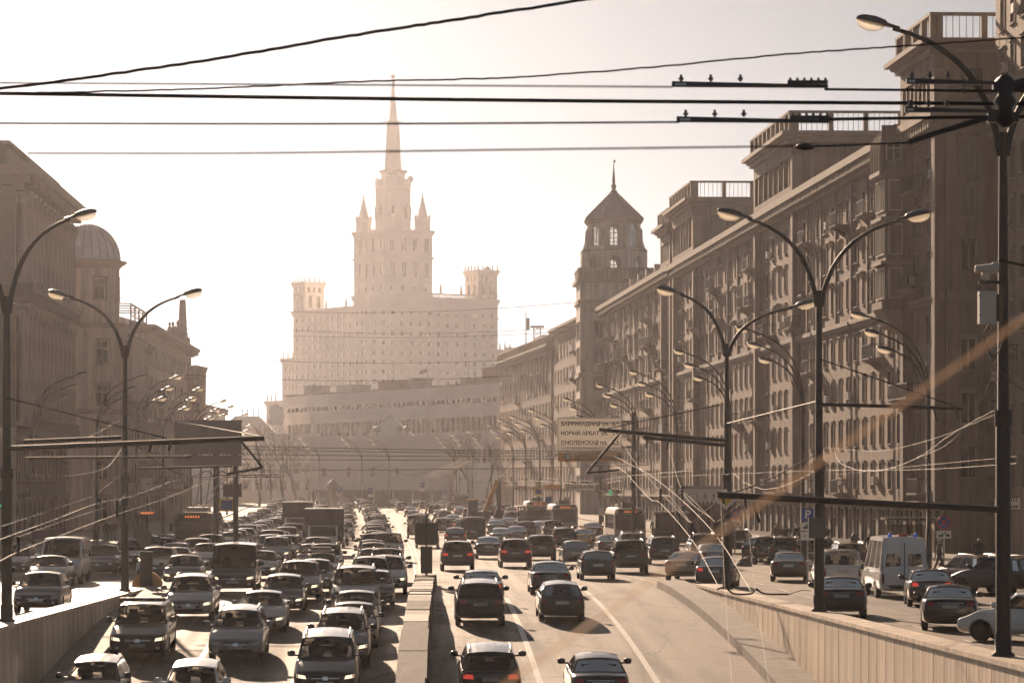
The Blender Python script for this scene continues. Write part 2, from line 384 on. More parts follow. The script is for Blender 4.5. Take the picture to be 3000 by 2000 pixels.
# median of the ramp: granite kerb blocks with a rough concrete core
def median():
    o = empty("median_barrier", (0, 141, 0), 0, "long low concrete median between the two ramps, ending under a square sign back", "median")
    y = 140.6; n = 0; mx = lambda Y: .75 * max(0, Y - 85) / 55
    while y > 46:
        L = 2.2 if y > 100 else 6.0
        y0 = y - L + .03; z0, z1 = ramp(y0), ramp(y); h0 = .5 + .8 * (1 - sst(100, 140, y0)); h1 = .5 + .8 * (1 - sst(100, 140, y))
        wd = .46 + rnd.uniform(-.025, .025); a, c = mx(y0) + rnd.uniform(-.02, .02), mx(y); h0 += rnd.uniform(-.03, .03); h1 += rnd.uniform(-.03, .03)
        MB().hexa([(a-wd, y0-141, z0-.3), (a+wd, y0-141, z0-.3), (c+wd, y-141, z1-.3), (c-wd, y-141, z1-.3),
                   (a-wd*.93, y0-141, z0+h0), (a+wd*.93, y0-141, z0+h0), (c+wd*.93, y-141, z1+h1), (c-wd*.93, y-141, z1+h1)]).build(
                   "granite_block", ("granite", "granite", "concrete", "soot_stone")[rnd.randrange(4)] if y > 100 else "soot_stone", o)
        y -= L; n += 1
    b = MB(); b.hexa([(.21, -.38, -.1), (1.29, -.38, -.1), (.80, .9, -.1), (.45, .9, -.1), (.25, -.38, .5), (1.25, -.38, .5), (.79, .8, .38), (.47, .8, .38)])
    b.build("nose_block", "concrete", o)
median()

# retaining walls of the ramps: panels, coping, walkway
def top_r(Y): return .35 + (132 - Y) * .0078
def top_l(Y): return .2 + (132 - Y) * .0095
def ramp_wall(name, xi, side, ytop, yfar, label):
    o = empty(name, (xi, yfar, 0), 0, label, "wall")
    pw = 1.45; y = yfar; k = 0
    base = MB().box(0, side * .06, -pw + .07, 0, 0, 1).mesh("panel", "panel_stone")
    while y > 42:
        ym = y - pw / 2; zb = ramp(ym) + .3; zt = ytop(ym) - .11
        if zt - zb > .08:
            link("panel", base, o, (0 - side * rnd.uniform(0, .008), y - yfar, zb), scale=(1, 1, zt - zb))
        y -= pw; k += 1
    body = MB(); ys = [42 + (yfar - 42) * i / 20 for i in range(21)]
    for a, c in zip(ys, ys[1:]):
        body.hexa([(side*.064, a-yfar, -6), (side*.62, a-yfar, -6), (side*.62, c-yfar, -6), (side*.064, c-yfar, -6),
                   (side*.064, a-yfar, ytop(a)-.12), (side*.62, a-yfar, ytop(a)-.12), (side*.62, c-yfar, ytop(c)-.12), (side*.064, c-yfar, ytop(c)-.12)])
    body.build("wall_core", "joint", o)
    # coping slabs
    L = 2.9; y = yfar
    while y > 42:
        a, c = y - L + .02, y
        MB().hexa([(-side*.09, a-yfar, ytop(a)-.11), (side*.72, a-yfar, ytop(a)-.11), (side*.72, c-yfar, ytop(c)-.11), (-side*.09, c-yfar, ytop(c)-.11),
                   (-side*.09, a-yfar, ytop(a)), (side*.72, a-yfar, ytop(a)), (side*.72, c-yfar, ytop(c)), (-side*.09, c-yfar, ytop(c))]).build("coping_slab", "panel_stone", o)
        y -= L
    # walkway kerb
    y = yfar + 6; L = 3.0; wk = 1.25
    while y > 42:
        a, c = y - L + .025, y
        if c > RAMP_Y: break
        ha, hc = ramp(a) + .34, ramp(c) + .34
        MB().hexa([(-side*wk, a-yfar, ramp(a)-.3), (-side*.004, a-yfar, ramp(a)-.3), (-side*.004, c-yfar, ramp(c)-.3), (-side*wk, c-yfar, ramp(c)-.3),
                   (-side*wk, a-yfar, ha), (-side*.004, a-yfar, ha), (-side*.004, c-yfar, hc), (-side*wk, c-yfar, hc)]).build("kerb_block", "concrete", o)
        y -= L
ramp_wall("ramp_wall", 12.5, 1, top_r, 131.5, "sunlit ramp wall of pale stone panels with wide coping")
ramp_wall("ramp_wall", -11.4, -1, top_l, 131.5, "shaded ramp wall of stone panels along the oncoming ramp")

# the air
def haze():
    me = MB().box(-906, 906, -64, 1906, -9, 162).mesh("haze", [])
    m = bpy.data.materials.new("haze_air"); m.use_nodes = True; t = m.node_tree; t.nodes.clear()
    o = t.nodes.new("ShaderNodeOutputMaterial"); v = t.nodes.new("ShaderNodeVolumePrincipled")
    v.inputs["Color"].default_value = (.97, .93, .96, 1); v.inputs["Density"].default_value = .000096
    v.inputs["Anisotropy"].default_value = .75
    t.links.new(v.outputs[0], o.inputs["Volume"]); me.materials.append(m)
    link("haze", me, kind='stuff', label="pale warm haze hanging over the whole avenue")
haze()
# ------------------------------------------------------------------ building kit  (local x along the facade, y inwards, z up)
WIN = {}
def win_mesh(w, h, d=.25, style='two', fm="window_frame", gm="window_glass", sill=True):
    k = (round(w, 2), round(h, 2), d, style, fm, gm, sill)
    if k in WIN: return WIN[k]
    b = MB(); t = .09
    b.quad((0, d, 0), (w, d, 0), (w, d, h), (0, d, h), 1)
    y0, y1 = d - .09, d - .004
    for x0, x1, z0, z1 in ((0, t, 0, h), (w - t, w, 0, h), (t, w - t, 0, t), (t, w - t, h - t, h)):
        b.box(x0, x1, y0, y1, z0, z1)
    if style in ('two', 'cross'): b.box(w / 2 - .045, w / 2 + .045, y0 + .01, y1, t, h - t)
    if style == 'cross': b.box(t, w - t, y0 + .015, y1, h * .66, h * .66 + .08)
    if style == 'band':
        b.box(w * .5 - .04, w * .5 + .04, y0 + .01, y1, t, h - t)
    if sill:
        b.box(-.16, w + .16, -.16, d - .1, -.09, -.005, 2)
        if w < 1.6 and h > 1.5:                             # moulded surround and hood
            b.box(-.15, -.004, -.07, .01, 0, h + .15, 2); b.box(w + .004, w + .15, -.07, .01, 0, h + .15, 2); b.box(-.004, w + .004, -.07, .01, h + .004, h + .15, 2)
            b.box(-.2, w + .2, -.17, .01, h + .153, h + .24, 2)
    WIN[k] = b.mesh("window", [fm, gm, "stone_trim"]); return WIN[k]
def wall_grid(L, z0, z1, holes, T, d=.25, mi=0, b=None):
    b = b or MB()
    us = sorted({0, L} | {round(q, 3) for h in holes for q in h[:2]}); zs = sorted({z0, z1} | {round(q, 3) for h in holes for q in h[2:4]})
    hs = {}
    for h in holes:
        for i in range(len(us) - 1):
            if h[0] - .002 <= us[i] and us[i + 1] <= h[1] + .002:
                for j in range(len(zs) - 1):
                    if h[2] - .002 <= zs[j] and zs[j + 1] <= h[3] + .002: hs[i, j] = 1
    for i in range(len(us) - 1):
        j = 0
        while j < len(zs) - 1:
            if (i, j) in hs: j += 1; continue
            k = j
            while k + 1 < len(zs) - 1 and (i, k + 1) not in hs: k += 1
            b.quad(T(us[i], 0, zs[j]), T(us[i+1], 0, zs[j]), T(us[i+1], 0, zs[k+1]), T(us[i], 0, zs[k+1]), mi); j = k + 1
    for h in holes:
        a, c, e, f = h[:4]
        b.quad(T(a, 0, e), T(a, d, e), T(a, d, f), T(a, 0, f), mi); b.quad(T(c, 0, e), T(c, d, e), T(c, d, f), T(c, 0, f), mi)
        b.quad(T(a, 0, e), T(c, 0, e), T(c, d, e), T(a, d, e), mi); b.quad(T(a, 0, f), T(c, 0, f), T(c, d, f), T(a, d, f), mi)
    return b
def face(kind, L, D, y=0):
    """T(u,depth,z) and z-rotation of pieces for a face of a box of size L x D"""
    if kind == 'front': return (lambda u, d, z: (u, y + d, z)), 0.0
    if kind == 'right': return (lambda u, d, z: (L - d, u, z)), R(90)
    if kind == 'left': return (lambda u, d, z: (d, D - u, z)), R(-90)
def glaze(root, holes, T, rz, d=.25, style='two', fm="window_frame", gm="window_glass", sill=True, name="window"):
    for h in holes:
        o = link(name, win_mesh(h[1] - h[0], h[3] - h[2], d, h[4] if len(h) > 4 else style, fm, gm, sill), root, T(h[0], 0, h[2]), rz)
        q = rnd.random()
        if q < .3: o.material_slots[1].link = 'OBJECT'; o.material_slots[1].material = MATS["window_curtain"]
        elif q < .5: o.material_slots[0].link = 'OBJECT'; o.material_slots[0].material = MATS["window_frame_pale"]
def cornice(root, L, D, z, out, h, m="stone_trim", name="cornice", ends='lr', dent=True, y=0, x0=0, dsp=.9):
    b = MB()
    xa, xb = x0 - (out if 'l' in ends else 0), x0 + L + (out if 'r' in ends else 0)
    steps = [(0, .35, .35), (.35, .62, .6), (.62, 1, 1.0)]
    for a, c, f in steps:
        o = out * f
        b.box(x0 - (o if 'l' in ends else 0), x0 + L + (o if 'r' in ends else 0), y - o, y + D + .0 * o, z + h * a, z + h * c - .003)
    ob = b.build(name, m, root)
    if dent:
        e = MB(); n = int(L / dsp)
        for i in range(n):
            u = x0 + (i + .5) * L / n; e.box(u - dsp * .22, u + dsp * .22, y - out * .86, y - out * .34, z + h * .2, z + h * .6)
        if 'r' in ends:
            for i in range(int(D / dsp)): e.box(x0 + L + out * .34, x0 + L + out * .86, y + (i + .2) * dsp, y + (i + .62) * dsp, z + h * .2, z + h * .6)
        if 'l' in ends:
            for i in range(int(D / dsp)): e.box(x0 - out * .86, x0 - out * .34, y + (i + .2) * dsp, y + (i + .62) * dsp, z + h * .2, z + h * .6)
        tag(e.build("modillions", m, ob), kind='stuff')
    return ob
def rail_frame(root, x0, x1, y0, y1, z, h, m="stone_trim", sides='fr', post=2.4, name="balustrade", th=1.0):
    """roof rail: square posts, a heavy top rail, thin uprights"""
    b = MB()
    def run(ax, a, c, fixed):
        n = max(1, round((c - a) / post))
        for i in range(n + 1):
            q = a + (c - a) * i / n
            if ax == 'x': b.box(q - .2 * th, q + .2 * th, fixed - .2 * th, fixed + .2 * th, z, z + h - .004)
            else: b.box(fixed - .2 * th, fixed + .2 * th, q - .2 * th, q + .2 * th, z, z + h - .004)
        if ax == 'x': b.box(a - .22, c + .22, fixed - .22 * th, fixed + .22 * th, z + h, z + h + .2 * th)
        else: b.box(fixed - .215, fixed + .215, a - .22, c + .22, z + h + .003, z + h + .197)
        k = int((c - a) / .45)
        for i in range(1, k):
            q = a + (c - a) * i / k
            if ax == 'x': b.box(q - .02, q + .02, fixed - .02, fixed + .02, z, z + h)
            else: b.box(fixed - .02, fixed + .02, q - .02, q + .02, z, z + h)
    if 'f' in sides: run('x', x0, x1, y0)
    if 'b' in sides: run('x', x0, x1, y1)
    if 'r' in sides: run('y', y0 + .45, y1, x1)
    if 'l' in sides: run('y', y0 + .45, y1, x0)
    return b.build(name, m, root)
BAL = {}
def balcony(root, u, z, w=3.0, out=1.1, T=None, rz=0.0, solid=False):
    k = (w, out, solid)
    if k not in BAL:
        b = MB(); b.box(0, w, -out, -.003, -.18, 0); b.box(-.06, w + .06, -out - .06, -.003, -.06, .02)
        for x in (.35, w - .35): b.prism([(-.003, -.9), (-.003, -.182), (-out * .85, -.182), (-out * .5, -.4)], 'x', x - .12, x + .12)
        r = MB(); 
        n = int(w / .16)
        if solid: r.box(0, w, -out, -out + .05, .025, 1.0)
        for i in range(n + 1):
            x = w * i / n; r.box(x - .012, x + .012, -out + .02, -out + .045, .02, .98)
        for x in (0, w):
            for j in range(6): r.box(x - .012, x + .012, -out * (1 - j / 6) + .03, -out * (1 - j / 6) + .055, .02, .98)
            r.box(x - .03, x + .03, -out, -.003, .985, 1.03)
        r.box(-.03, w + .03, -out, -out + .07, .982, 1.035)
        BAL[k] = (b.mesh("balcony", "stone_trim"), r.mesh("railing", "iron"))
    T = T or (lambda a, d, c: (a, d, c))
    o = link("balcony", BAL[k][0], root, T(u, 0, z), rz); link("railing", BAL[k][1], o)
    return o
AC = []
def ac_unit(root, p, rz=0.0):
    if not AC:
        b = MB(); b.box(-.42, .42, -.42, -.08, 0, .58, 0); b.lathe([(.22, -.0), (.22, .02)], 12, mi=1)
        v = b.v; n = len(v)
        bb = MB(); bb.box(-.42, .42, -.42, -.08, 0, .58, 0); bb.box(-.36, .1, -.428, -.421, .08, .52, 1); bb.box(-.36, -.3, -.08, -.002, -.06, .1, 1); bb.box(.3, .36, -.08, -.002, -.06, .1, 1)
        AC.append(bb.mesh("air_conditioner", ["ac_white", "trim_black"]))
    return link("air_conditioner", AC[0], root, p, rz)
def pipe(root, pts, r=.09, m="roof_metal", name="drainpipe"): return MB().tube(pts, r, 6).build(name, m, root)

def belvedere(root, u0, u1, z, h, D=9.0, proj=.7, end='right', m="plaster_rose", ncol=7, rust=True):
    L = u1 - u0; y = -proj
    p = link("belvedere", MB().box(u0 + .02, u1 - .02, y + 1.3, D, z, z + h).mesh("belvedere", m), root)
    b = MB()   # loggia front: piers and lintel
    b.box(u0, u0 + .9, y, y + 1.3, z, z + h); b.box(u1 - .9, u1, y, y + 1.3, z, z + h)
    b.box(u0 + .9, u1 - .9, y + .003, y + 1.297, z + h - 1.1, z + h - .003); b.box(u0 + .9, u1 - .9, y + .003, y + 1.297, z + .003, z + .7)
    b.build("loggia_wall", m, p)
    for i in range(ncol):
        x = u0 + .9 + (L - 1.8) * (i + .5) / ncol
        MB().box(x - .17, x + .17, y + .1, y + .5, z + .7, z + h - 1.1).build("loggia_column", "stone_trim", p)
    if end == 'right':
        for a, c in ((1.9, 3.3), (4.6, 6.6)):
            if rust: MB().box(u1 - .016, u1 + .05, y + a, y + c, z + 1.0, z + h - 1.0).build("wall_panel", "plaster_rust" if c > 5 else "window_glass", p)
        MB().box(u1 - .016, u1 + .09, y + .0, y + .9, z + .1, z + h - 1.05).build("corner_pilaster", "stone_trim", p)
    cornice(p, L, D + proj, z + h, 1.0, .9, dent=False, ends='lr', y=y, x0=u0)
    rail_frame(p, u0 - .1, u1 + .1, y - .1, D - .3, z + h + .9, 1.6, sides='frl', post=2.6)
    return p

def grand_block(name, label, L, loc, rz, H=30.0, D=16.0, proj=(), belv=(), ncols=42, seed=1, mats=("plaster_tan", "plaster_rose"), z1=3.6, z2=17.5, z3=28.0,
                win_end=None, near_end=True, nbal=14, nac=26):
    rr = random.Random(seed); root = empty(name, loc, rz, label, "building")
    T, r0 = face('front', L, D)
    sp = L / ncols; holes_g, holes_l, holes_u = [], [], []
    fl = (z2 - .6 - z1) / 4; fu = (z3 - z2 - .3) / 3
    for c in range(ncols):
        u = (c + .5) * sp; w = 1.15 if c % 4 else 1.5
        holes_g.append((u - 1.2, u + 1.2, .5, z1 - .6, 'cross'))
        for k in range(4): holes_l.append((u - w / 2, u + w / 2, z1 + k * fl + .85, z1 + k * fl + .85 + 1.95))
        for k in range(3): holes_u.append((u - w / 2, u + w / 2, z2 + .3 + k * fu + .8, z2 + .3 + k * fu + .8 + (2.15 if k < 2 else 1.8), 'cross' if k == 0 else 'two'))
    wall_grid(L, .12, z1, holes_g, T, .3).build("ground_floor_wall", "stone_dark", root)
    wall_grid(L, z1, z2, holes_l, T).build("lower_wall", mats[0], root)
    wall_grid(L, z2, H, holes_u, T).build("upper_wall", mats[1], root)
    glaze(root, holes_g, T, r0, .3, gm="shop_glass", sill=False, name="shop_window"); glaze(root, holes_l, T, r0); glaze(root, holes_u, T, r0)
    MB().box(.01, L - .01, .32, D, .12, H - .02).build("main_wall", mats[1], root)
    MB().prism([(.2, H + .05), (D, H + .05), (D * .6, H + 2.0), (D * .4, H + 2.0)], 'x', .2, L - .2).build("roof", "roof_metal", root)
    cornice(root, L, D, z3 + .4, 1.25, 1.5, ends='lr' if near_end else 'l', dsp=.8)
    MB().box(0, L, -.45, .02, z2 - .25, z2 + .1).box(-.0, L, -.3, .02, z2 - .5, z2 - .25 - .003).build("string_course", "stone_trim", root)
    MB().box(0, L, -.6, .02, z1 - .22, z1 + .02).build("shop_cornice", "stone_trim", root)
    # projecting bays under the belvederes: corner piers
    for (u0, u1, h) in belv:
        for u in (u0 + .35, u1 - .35):
            MB().box(u - .55, u + .55, -.7, .02, z1, z3 + .38).build("pier", mats[1], root)
        belvedere(root, u0, u1, H, h, m=mats[1])
    rail_frame(root, .4, L - .4, .9, D, H + .0, 1.0, sides='f', post=6.8, name="roof_railing", m="iron", th=.5)
    # pilasters between the top-floor windows
    for c in range(1, ncols):
        u = c * sp
        if any(a - .8 < u < q + .8 for a, q, _ in belv): continue
        if c % 2 == 0: MB().box(u - .28, u + .28, -.16, .02, z2 + .12, z3 + .3).build("pilaster", mats[1], root)
        if c % 5 == 2: pipe(root, [(u + .7, -.18, H - .2), (u + .7, -.18, z2 + .2), (u + .7, -.5, z2 - .1), (u + .7, -.18, z2 - .8), (u + .7, -.18, 1.0)])
    hood = MB(); hood.prism([(-.5, 0), (-.5, .12), (0, .12), (0, -.25), (-.2, -.2)], 'x', -1.0, 1.0); hm = hood.mesh("window_hood", "stone_trim")
    for c in range(ncols):
        u = (c + .5) * sp
        if c % 4 == 1:
            for k in (0, 1): link("window_hood", hm, root, (u, -.003, z2 + .3 + k * fu + 3.15))
    for i in range(nbal):
        c = rr.randrange(1, ncols - 1); u = (c + .5) * sp
        balcony(root, u - 1.5, z2 + .3 + rr.choice((0, 1, 1, 2)) * fu + .55, 3.0, rr.choice((1.0, 1.25)))
    for i in range(nbal):
        c = rr.randrange(1, ncols - 1); u = (c + .5) * sp
        balcony(root, u - 1.6, z1 + rr.choice((0, 2, 2, 3)) * fl + .55, 3.2, 1.2, solid=rr.random() < .3)
    for i in range(nac):
        c = rr.randrange(0, ncols); u = c * sp + .1; k = rr.randrange(7)
        z = z1 + k * fl + 1.2 if k < 4 else z2 + .3 + (k - 4) * fu + 1.0
        ac_unit(root, (u + rr.uniform(-.2, .3), 0, z))
    return root

# ---- right-hand row
def fx_r(Y): return 35.9 - .037 * (Y - 202.6)
def place_r(Yn, Yf, off=0.0):
    """origin (far end), rotation and length of a right-hand facade between two distances"""
    a = Vector((fx_r(Yf) + off, Yf, rise(Yf))); b = Vector((fx_r(Yn) + off, Yn, 0))
    d = (b - a); d.z = 0
    return (a.x, a.y, min(rise(Yf), rise(Yn))), math.atan2(d.y, d.x), d.length
loc, rz, L = place_r(202.6, 345)
r1 = grand_block("apartment_building", "grand brown apartment block with three rooftop belvederes beside the parking lane", L, loc, rz,
                 belv=((0.4, 18.5, 5.0), (62, 84, 4.4), (L - 11.5, L - .2, 3.7)), seed=3)
# camera-facing end wall of r1: quoins, string, windows, drainpipe
def end_wall(root, L, D, H, z2, m):
    T, rr_ = face('right', L, D)
    TT = lambda u, d, z: (L + .3 - d, u, z)
    holes = [(1.0, 2.1, z, z + 2.2) for z in (5.2, 8.8, 12.4, 19.0, 22.6, 25.6)]
    e = wall_grid(D, .12, H, holes, TT, .25).build("end_wall", m, root)
    glaze(root, holes, TT, rr_)
    n = 0; z = 1.0
    while z < z2 - 1:
        MB().box(L + .301, L + .36, 2.6, 5.0 - .5 * (n % 2), z, z + .82).build("quoin_stone", "stone_trim" if n % 2 else m, root); z += .88; n += 1
    for y0 in (2.7,):
        MB().box(L + .301, L + .42, y0, y0 + 1.6, z2 + .2, H - 2).build("pilaster", "plaster_rust", root)
    MB().box(L + .301, L + .7, 0, D, z2 - .25, z2 + .1).box(L + .301, L + .55, 0, D, z2 - .5, z2 - .253).build("string_course", "stone_trim", root)
    pipe(root, [(L + .5, 5.6, H), (L + .5, 5.6, 1)], .11)
end_wall(r1, L, 16, 30, 17.5, "plaster_tan")
# glazed corner oriel
def oriel(root, u, w, z0, z1_, out=2.2):
    o = link("oriel", MB().box(u, u + w, -out, -.003, z0, z0 + .5).box(u + .08, u + w - .08, -out + .3, -.003, z0 + .5, z1_ - .003).mesh("oriel", "plaster_rose"), root)
    b = MB(); b.prism([(-.003, z0 - 2.6), (-.003, z0 - .004), (-out, z0 - .004), (-out * .7, z0 - 1.2), (-.5, z0 - 1.7)], 'x', u + .3, u + w - .3); b.build("corbel", "stone_trim", o)
    z = z0 + .5
    while z + 2.6 < z1_:
        for x in (u + .25, u + w / 2 + .1):
            link("window", win_mesh(w / 2 - .4, 2.2, .1, 'two', "window_frame_pale", sill=False), o, (x, -out + .19, z + .2))
        link("window", win_mesh(1.0, 2.2, .1, 'two', "window_frame_pale", sill=False), o, (u + w + .002 - .07, -out + .5, z + .2), R(90))
        MB().box(u - .08, u + w + .08, -out - .08, -.003, z + 2.6, z + 2.85).build("ledge", "stone_trim", o)
        z += 3.1
    MB().box(u - .15, u + w + .15, -out - .2, -.003, z1_, z1_ + .3).build("ledge", "stone_trim", o)
    # curved conservatory on top
    rad = 1.6; zt = z1_ + .3
    def arc(k): a = R(90) * k / 8; return (-out - .1 + rad * (1 - math.cos(a)) * .9, zt + 1.7 + rad * math.sin(a))
    g = MB()
    pr = [(-out - .1, zt)] + [arc(k) for k in range(9)]
    for a, c in zip(pr, pr[1:]): g.quad((u + .1, a[0], a[1]), (u + w - .1, a[0], a[1]), (u + w - .1, c[0], c[1]), (u + .1, c[0], c[1]))
    g.build("conservatory_glass", "lamp_lens", o)
    for i in range(5):
        x = u + .1 + (w - .2) * i / 4
        MB().tube([(x, q[0] - .02, q[1]) for q in pr], .05, 4).build("glazing_bar", "window_frame", o)
    MB().box(u + w - .12, u + w - .04, -out, -.01, zt, zt + 3.2).build("side_panel", "plaster_grey", o)
    link("window", win_mesh(1.1, 1.3, .1, 'cross', "window_frame_pale", sill=False), o, (u + w + .062, -out + .3, zt + .7), R(90))
oriel(r1, L - 14.2, 3.6, 17.2, 26.6)
loc, rz, L = place_r(346.5, 428)
r2 = grand_block("apartment_building", "hazy brown apartment block with a square roof pavilion behind the nearer grand block", L, loc, rz, ncols=24, seed=8,
                 belv=((L - 9.5, L - .3, 3.8),), nbal=9, nac=14)
for i in range(7):
    u = 4 + i * 9.4; MB().box(u - .5, u + .5, 2.2, 3.4, 30, 33.0).build("chimney", "plaster_cream", r2)
# nearest slice of building at the frame's edge
def r0():
    Yn, Yf = 150.0, 199.5; x = 38.7; L = Yf - Yn; H = 44.0
    root = empty("apartment_building", (x, Yf, 0), R(-90), "rough stucco building nearest on the parking-lane side, cut by the frame", "building")
    T, rr_ = face('front', L, 14); sp = 3.3; holes = []
    for c in range(15):
        for k in range(12): holes.append((c * sp + 1.0 + .9, c * sp + 1.0 + 2.1, 4.6 + k * 3.3, 4.6 + k * 3.3 + 2.0))
    holes = [h for h in holes if h[1] < L - .5]
    wall_grid(L, .12, H, holes, T, .3).build("front_wall", "plaster_tan", root); glaze(root, holes, T, rr_, .3)
    MB().box(.01, L, .35, 14, .12, H - .02).build("main_wall", "plaster_tan", root)
    cornice(root, L, 14, H, 1.0, 1.0, ends='l', dent=False)
    for c, k in ((1, 5), (2, 9), (0, 2), (1, 8)): ac_unit(root, (c * sp + .9, 0, 5 + k * 3.3))
    balcony(root, 1.2, 16.0, 3.2, 1.3); balcony(root, 1.2, 9.2, 3.2, 1.3); balcony(root, 4.6, 12.6, 3.2, 1.3)
    MB().box(0, L, -.35, .02, 15.0, 15.5).build("string_course", "stone_trim", root)
    n = 0; z = .6
    while z < 14: MB().box(.0, .75 - .2 * (n % 2), -.07, -.003, z, z + .84).build("quoin_stone", "stone_trim", root); z += .9; n += 1
r0()

# octagonal corner tower with a tent roof and its house
def octo_tower():
    cx, cy = 29.8, 441.0; zb = rise(441)
    root = empty("corner_tower", (cx, cy, 0), 0, "octagonal corner tower with tent roof, tall spire and arched belfry windows", "tower")
    Rr = 5.4; a0 = R(22.5); ap = Rr * math.cos(a0)
    def wall_oct(b, r, z0, z1_, skip=()):
        for i in range(8):
            if i in skip: continue
            p, q = a0 + i * R(45), a0 + (i + 1) * R(45)
            b.quad((r * math.cos(p), r * math.sin(p), z0), (r * math.cos(q), r * math.sin(q), z0), (r * math.cos(q), r * math.sin(q), z1_), (r * math.cos(p), r * math.sin(p), z1_))
    m = "plaster_ash"
    # square lower shaft
    sh = MB(); s = 5.2; hs = []
    T = lambda u, d, z: (-s + u, -s + d, z)
    for k in range(8):
        for u in (2.1, 5.2, 7.6): hs.append((u, u + 1.35, 4 + k * 3.7, 6.2 + k * 3.7))
    hs = [h for h in hs if h[3] < 32]
    wall_grid(2 * s, zb, 34.2, hs, T, .25).build("shaft_wall", m, root); glaze(root, hs, T, 0)
    TL = lambda u, d, z: (-s + d, s - u, z)
    wall_grid(2 * s, zb, 34.2, hs, TL, .25).build("side_wall", m, root); glaze(root, hs, TL, R(-90))
    MB().box(-s + .3, s, -s + .3, s, zb, 34.15).build("shaft_core", m, root)
    for z, o in ((20.6, .25), (31.2, .3), (34.2, .55)):
        MB().box(-s - o, s + o, -s - o, s + o, z, z + .5).build("string_course", "stone_trim", root)
    # balustrade
    b = MB()
    for i in range(17):
        x = -s + i * 2 * s / 16
        wd = .28 if i % 4 == 0 else .1
        b.box(x - wd, x + wd, -s - .2, -s + .2, 34.7, 36.0); b.box(-s - .2, -s + .2, x - wd, x + wd, 34.71, 35.99)
    b.box(-s - .3, s + .3, -s - .3, -s + .3, 36.01, 36.3); b.box(-s - .3, -s + .3, -s + .31, s, 36.015, 36.295); b.build("balustrade", "stone_trim", root)
    # belfry: octagonal drum with real arched openings
    def drum(r, z0, z1_, ow, oz0, oz1, name, sides=range(8), t=.35):
        side = 2 * r * math.sin(R(22.5)); apo = r * math.cos(R(22.5))
        for i in range(8):
            an = i * R(45); b = MB(); c, s_ = math.cos(an), math.sin(an)
            def P(u, d, z): return (c * (apo - d) - s_ * u, s_ * (apo - d) + c * u, z)
            hw = side / 2; h = ow / 2; n = 8
            zs = oz1 - h if oz1 else 0
            arcp = [(h * math.cos(math.pi * k / n), zs + h * math.sin(math.pi * k / n)) for k in range(n + 1)]
            for d in (0, t):
                b.quad(P(-hw, d, z0), P(-h, d, z0), P(-h, d, z1_), P(-hw, d, z1_)); b.quad(P(h, d, z0), P(hw, d, z0), P(hw, d, z1_), P(h, d, z1_))
                b.quad(P(-h, d, z0), P(h, d, z0), P(h, d, oz0), P(-h, d, oz0))
                for (x0, y0), (x1, y1) in zip(arcp, arcp[1:]): b.quad(P(x0, d, y0), P(x1, d, y1), P(x1, d, z1_), P(x0, d, z1_))
            ring = [(h, oz0)] + arcp + [(-h, oz0), (h, oz0)]
            for (x0, y0), (x1, y1) in zip(ring, ring[1:]): b.quad(P(x0, 0, y0), P(x1, 0, y1), P(x1, t, y1), P(x0, t, y0))
            wl = b.build(name, m, root)
            f = MB()
            for u in (-h * .33, h * .33): f.tube([P(u, t * .6, oz0), P(u, t * .6, zs + h * .9)], .045, 4)
            for z in (oz0 + (zs - oz0) * .45, zs): f.tube([P(-h, t * .6, z), P(h, t * .6, z)], .05, 4)
            f.build("glazing_bars", "window_frame", wl)
            g = MB(); g.add([P(x, t * .62, y) for x, y in [(h, oz0)] + arcp + [(-h, oz0)]], [tuple(range(n + 3))]); g.build("pane", "clear_glass", wl)
    drum(5.15, 34.7, 39.0, 1.5, 36.2, 38.2, "gallery_wall"); drum(4.1, 39.0, 43.4, 1.7, 39.7, 42.9, "belfry_wall")
    sk = MB()   # sloping skirt with scroll buttresses
    for i in range(8):
        a = a0 + i * R(45); c, s_ = math.cos(a), math.sin(a)
        pr = [(5.15, 38.9), (5.15, 39.0), (4.7, 39.5), (4.4, 40.4), (4.3, 42.2), (3.9, 42.2), (3.9, 38.9)]
        q = MB(); t = .22
        vs = [(c * x - s_ * t, s_ * x + c * t, z) for x, z in pr] + [(c * x + s_ * t, s_ * x - c * t, z) for x, z in pr]; n = len(pr)
        q.add(vs, [tuple(range(n)), tuple(range(n, 2 * n))[::-1]] + [(k, (k + 1) % n, n + (k + 1) % n, n + k) for k in range(n)]); q.build("scroll_buttress", m, root)
    MB().lathe([(5.2, 38.85), (5.2, 39.0), (4.3, 39.2), (3.9, 39.2)], 8, rot=a0, smooth=False).build("skirt", "stone_trim", root)
    MB().lathe([(4.12, 42.9), (4.3, 43.05), (4.55, 43.4), (4.55, 43.6), (3.9, 43.6)], 8, rot=a0, smooth=False).build("cornice", "stone_trim", root)
    rf = MB().lathe([(4.65, 43.6), (4.3, 43.85), (.32, 47.7)], 8, rot=a0, smooth=False).build("tent_roof", "roof_tile", root)
    for i in range(8):
        a = a0 + i * R(45); MB().tube([(4.6 * math.cos(a), 4.6 * math.sin(a), 43.68), (.32 * math.cos(a), .32 * math.sin(a), 47.75)], .09, 4).build("ridge", "roof_metal", rf)
    MB().lathe([(.42, 47.6), (.46, 47.9), (.22, 48.1), (.38, 48.4), (.38, 48.7), (.18, 48.9), (.24, 49.1), (.05, 51.8), (.03, 52.4)], 8).box(-.03, .24, -.02, .02, 52.0, 52.4).build("spire", "iron", root)
octo_tower()

